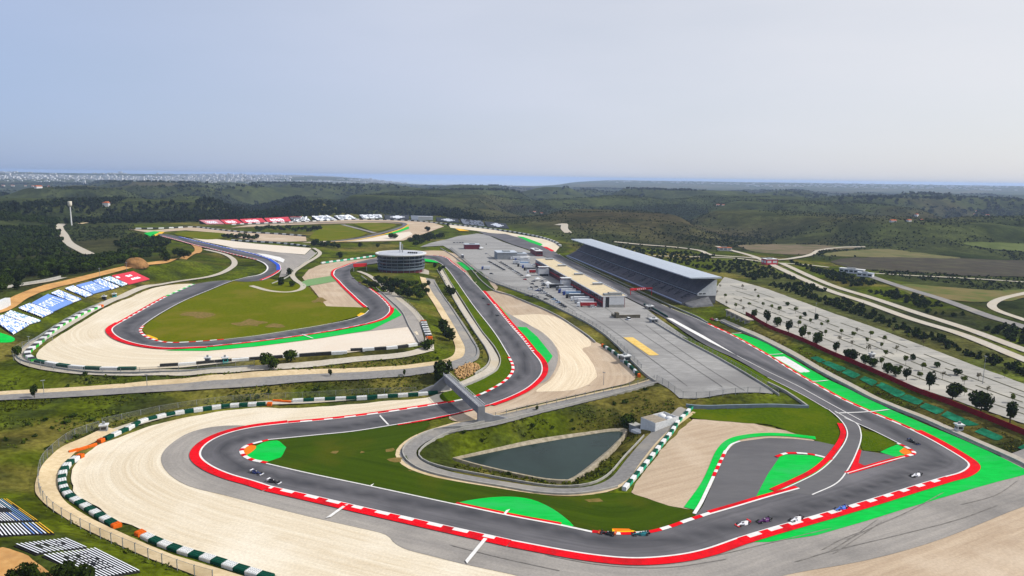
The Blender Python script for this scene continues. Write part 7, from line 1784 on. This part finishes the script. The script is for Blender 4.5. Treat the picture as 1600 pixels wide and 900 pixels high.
hp2 = polar_scatter(3000, 8000, 30000, 8); hp2 = hp2[fbm(hp2[:, 0], hp2[:, 1], 420., 4, 35) > -.05]
mass('scrub', hp2, 9.0, M_LEAF[4], 6, .55, 'dark wooded patches on the distant ridges', 'scrub', 9, 1.0, .6, .4)
# bushes beside the dual road and behind the grandstand
for poly, sp, lb in (([(1190, 425), (1230, 430), (1300, 460), (1375, 492), (1525, 548), (1640, 590), (1640, 605), (1525, 562), (1375, 506), (1290, 476), (1200, 446), (1150, 430)], 6.5, 'band of dark bushes between the car park and the dual road'), ([(1230, 408), (1300, 425), (1360, 440), (1470, 475), (1560, 505), (1640, 530), (1640, 560), (1520, 510), (1430, 482), (1310, 442)], 6.0, 'dark bushes on the bank below the grey road'),
        ([(960, 384), (1050, 392), (1100, 398), (1200, 412), (1210, 425), (1130, 428), (1060, 412), (980, 392)], 9.0, 'scattered dark bushes behind the grandstand')):
    q = clear_of_sheets(scatter(poly, sp, mask=lambda q: fbm(q[:, 0], q[:, 1], 40., 3, 12) > -.18, seed=11)); mass('bushes', q, 2.3, M_LEAF[0], 30, .4, lb, 'bushes', 12, 1.0, .8, .6)
# rough grass and weeds on the banks
RG = [([(0, 640), (200, 630), (400, 612), (560, 604), (660, 596), (668, 608), (560, 618), (400, 626), (280, 640), (200, 660), (150, 684), (110, 715), (85, 740), (0, 690)], 'rough grass bank above the lower left tyre wall'), ([(0, 628), (0, 645), (200, 632), (400, 612), (650, 596), (690, 580), (640, 588), (400, 604), (200, 618)], 'rough grass below the access road'),
      ([(660, 690), (720, 675), (800, 658), (900, 636), (1010, 606), (1055, 628), (1050, 650), (1000, 660), (960, 672), (880, 682), (800, 697), (720, 712), (690, 722), (665, 712)], 'rough green growth on the bank above the pond'), ([(690, 728), (760, 732), (850, 750), (890, 752), (960, 705), (985, 678), (1002, 680), (960, 735), (915, 756), (860, 758), (760, 742)], 'weeds between the pond and its road'),
      ([(0, 592), (60, 585), (250, 586), (400, 579), (560, 566), (660, 552), (690, 545), (705, 560), (640, 572), (400, 588), (200, 600), (0, 612)], 'rough grass on the bank of the upper loop'), ([(1170, 512), (1250, 545), (1350, 590), (1450, 630), (1600, 690), (1600, 722), (1450, 654), (1300, 585), (1180, 525)], 'dry grass on the bank below the red hoarding'),
      ([(60, 760), (100, 790), (150, 820), (230, 855), (300, 890), (250, 900), (160, 845), (100, 830), (60, 790)], 'green verge between the lower left seats and the fence'), ([(690, 428), (700, 450), (720, 485), (740, 520), (757, 550), (745, 572), (735, 540), (715, 500), (695, 465), (680, 436)], 'grass median between the two service roads')]
M_TUFT = leaf_mat('rough_grass_blades', S(80, 86, 18), S(62, 70, 14)); M_TUFTD = leaf_mat('dry_grass_blades', S(108, 100, 44), S(86, 84, 30))
for k, (poly, lb) in enumerate(RG):
    q = clear_of_sheets(scatter(poly, 2.1, seed=20 + k, mask=lambda q: fbm(q[:, 0], q[:, 1], 22., 3, 14) > -.2))
    if len(q): mass('rough_grass', q, 1.0, M_TUFTD if k in (5,) else (M_TUFT if k % 2 else M_LEAF[2]), 6, .42, lb, 'grass', 30 + k, .9, .45, .15)
bq = clear_of_sheets(np.concatenate([scatter(RG[k][0], 9.0, seed=50 + k, mask=lambda q: fbm(q[:, 0], q[:, 1], 30., 3, 15) > .02) for k in (0, 2, 4, 3)]))
mass('bushes', bq, 1.3, M_LEAF[1], 34, .36, 'low green bushes dotted over the grass banks', 'bushes', 40, 1.0, .7, .5)
# earth mound by the wood
_g = G1(212, 416); _b = bmesh.new(); bmesh.ops.create_icosphere(_b, subdivisions=4, radius=1.0)
for v in _b.verts:
    k_ = 1 + .22 * float(fbm(np.array([v.co.x * 30]), np.array([v.co.y * 30 + v.co.z * 17]), 20., 3, 5)[0]); v.co = Vector((v.co.x * 11 * k_, v.co.y * 9 * k_, max(v.co.z, -.2) * 9 * k_ * (1 - .25 * abs(v.co.x))))
_me = bpy.data.meshes.new('earth_mound'); _b.to_mesh(_me); _b.free(); _me.materials.append(mat('mound_earth', S(150, 112, 72), S(118, 88, 56), 0.4)); mound = bpy.data.objects.new('earth_mound', _me); link(mound); mound.location = _g
tag(mound, 'bare brown earth mound at the corner of the wood', 'mound')
# boulder heap
M_ROCK = mat('boulder', S(216, 180, 130, K), S(180, 140, 92, K), 1.2, 0.9)
hp_ = empty('boulder_heap', G1(728, 580), 0, 'heap of orange boulders inside the access road bend', 'boulder heap')
bm_ = []
for k in range(5):
    r = np.random.RandomState(90 + k); bmx = bmesh.new(); bmesh.ops.create_icosphere(bmx, subdivisions=1, radius=1.0)
    for v in bmx.verts: v.co *= r.uniform(.75, 1.15); v.co.z *= .75
    me = bpy.data.meshes.new('boulder'); bmx.to_mesh(me); bmx.free(); me.materials.append(M_ROCK); bm_.append(me)
for p in scatter(Z('S', (385, 110), (440, 75), (520, 45), (600, 55), (620, 95), (560, 140), (470, 185), (430, 185)), 1.15, seed=9):
    o = bpy.data.objects.new('boulder', rnd.choice(bm_)); link(o, hp_); o.location = (p[0] - hp_.location.x, p[1] - hp_.location.y, hz(*p) - hp_.location.z + rnd.uniform(0, .7)); s = rnd.uniform(.55, .95); o.scale = (s, s, s); o.rotation_euler = (rnd.uniform(0, 3), rnd.uniform(0, 3), rnd.uniform(0, 6))
# lamp posts and loudspeaker masts
def lamp_post(px, h, label):
    g = G1(*px); e = empty('lamp_post', g, rnd.uniform(0, 3), label, 'lamp post')
    b = MB(); b.cyl((0, 0, -1), (0, 0, h), .16, .09, M_STEEL, 6); b.build('pole', e)
    b = MB(); b.box(-.9, .9, -.25, .25, h - .1, h + .15, M_STEEL); b.build('lamp_head', e)
lamp_post((1535, 600), 15, 'tall lamp post in the car park near the right edge'); lamp_post((1274, 491), 9, 'lamp post in the upper car park'); lamp_post((156, 432), 7, 'lamp post on the crest beside the red seats'); lamp_post((198, 422), 7, 'white topped post on the crest above the red seats'); lamp_post((943, 602), 7, 'thin pole on the fence above the pond'); lamp_post((69, 617), 7, 'thin pole beside the access road at the left'); lamp_post((230, 604), 6, 'thin pole on the bank below the upper loop'); lamp_post((1007, 476), 7, 'pole at the end of the green pit barrier'); lamp_post((46, 545), 7, 'thin pole at the left tip of the upper loop')
# marshal posts
for px, c, lb in (((325, 566), MG, 'grey marshal hut behind the tyre wall of the upper loop'), ((352, 566), mat('teal_cabin', S(60, 170, 168, K), None), 'turquoise marshal cabin behind the upper loop tyre wall'), ((163, 468), M_DARK, 'dark marshal cabin on the service road of the upper loop'), ((179, 464), mat('teal_cabin', S(60, 170, 168, K), None), 'turquoise marshal cabin on the service road below the red seats'), ((163, 673), MG, 'grey marshal post behind the lower left tyre wall'), ((1362, 559), M_BWHITE, 'small white tank by the red hoarding'), ((1498, 672), M_BWHITE, 'small white marshal hut on the bank near the right edge'), ((701, 456), M_BWHITE, 'small white cabin on the narrow service road')):
    block_building('marshal_hut', px, 2.6, 2.2, 2.4, rnd.uniform(0, 1), c, M_BWHITE, lb, 'hut', 1)
# buildings beyond the track
block_building('roadside_building', (1202, 413), 16, 12, 7, .2, M_SR, M_BWHITE, 'red and white building beside the road behind the grandstand', 'building', 2, M_BWHITE)
block_building('farm_building', (1331, 427), 26, 7, 5, -.75, M_BWHITE, M_BWHITE, 'long white building on the bank beyond the dual road', 'building', 5); block_building('farm_building', (1352, 432), 16, 7, 4, -.75, M_BWHITE, M_ROOF, 'shorter white building on the bank beyond the dual road', 'building', 3)
block_building('farm_building', (1132, 391), 20, 8, 4, .1, M_BWHITE, mat('tile_roof', S(196, 110, 70, K), None), 'small white building with an orange roof behind the grandstand', 'building', 3)
for i, (x, y, w) in enumerate(sorted([(1432, 337, 30), (1440, 345, 20), (1420, 346, 22), (1395, 347, 26), (1527, 331, 30), (1535, 334, 22), (1543, 337, 24), (1522, 335, 18), (167, 321, 50), (52, 292, 60), (60, 294, 50), (76, 292, 50), (40, 291, 40), (20, 291, 50), (5, 291, 50), (1122, 321, 26), (1130, 321, 20), (835, 332, 26), (846, 334, 22)])):
    w *= .42; g = ground([(x, y)])[0]; e = empty('farmhouse', (g[0], g[1], g[2]), .3 * i, f'small white house on the distant hills, {ordw(i + 1)} from the left', 'house', 'houses on the distant hills')
    b = MB(); b.box(-w / 2, w / 2, -w * .3, w * .3, -6, w * .3, M_BWHITE); b.build('wall', e); b = MB(); b.hexa([(-w / 2 - 1, -w * .34, w * .3), (w / 2 + 1, -w * .34, w * .3), (w / 2 + 1, w * .34, w * .3), (-w / 2 - 1, w * .34, w * .3)], [(-w / 2, -.2, w * .45), (w / 2, -.2, w * .45), (w / 2, .2, w * .45), (-w / 2, .2, w * .45)], mat('tile_roof', S(196, 110, 70, K), None)); b.build('roof', e)
# the far town along the coast
r = np.random.RandomState(77); V = []; F = []
def town(px0, px1, y0, y1, n, wmin, wmax):
    for k in range(n):
        d = rays([(r.uniform(px0, px1), 300)])[0]; a = math.atan2(d[0], d[1]); D = r.uniform(y0, y1)
        x, y = D * math.sin(a), D * math.cos(a); 
        if float(fbm(np.array([x]), np.array([y]), 1500., 3, 44)[0]) < -.05: continue
        h = hz(x, y); w = r.uniform(wmin, wmax); t = r.uniform(.3, .7) * w * (2.0 if r.rand() < .05 else 1.0); j = len(V)
        for zz in (h - 20, h + t):
            for yy in (-w / 2, w / 2):
                for xx in (-w, w): V.append((x + xx, y + yy, zz))
        for q in ((4, 5, 7, 6), (0, 1, 5, 4), (0, 4, 6, 2), (1, 3, 7, 5)): F.append(tuple(j + i for i in q))
town(-100, 640, 9800, 14500, 3600, 10, 30); town(-100, 560, 7600, 9800, 420, 8, 18); town(950, 1700, 11500, 17000, 700, 12, 26); town(640, 800, 9000, 10200, 160, 10, 22)
tw_ = mesh_obj('coastal_town', V, F, M_BWHITE); tag(tw_, 'white far-off coastal town spread along the horizon', 'town', None, 'stuff')
# ------------------------------------------------------------------ haze
hb = MB()
m = bpy.data.materials.new('haze_air'); m.use_nodes = True
for n in list(m.node_tree.nodes):
    if n.type == 'BSDF_PRINCIPLED': m.node_tree.nodes.remove(n)
pv = m.node_tree.nodes.new('ShaderNodeVolumePrincipled')
pv.inputs['Color'].default_value = (0.48, 0.62, 0.90, 1)
pv.inputs['Density'].default_value = 0.000058
pv.inputs['Anisotropy'].default_value = 0.2
m.node_tree.links.new(pv.outputs[0], m.node_tree.nodes['Material Output'].inputs['Volume'])
haze = mesh_obj('haze', [(x, y, z) for z in (-300, 150) for y in (-47500, 47500) for x in (-47500, 47500)], [(0, 2, 3, 1), (4, 5, 7, 6), (0, 1, 5, 4), (2, 6, 7, 3), (0, 4, 6, 2), (1, 3, 7, 5)], m)
tag(haze, 'pale blue haze over the distant hills', 'haze', None, 'stuff')
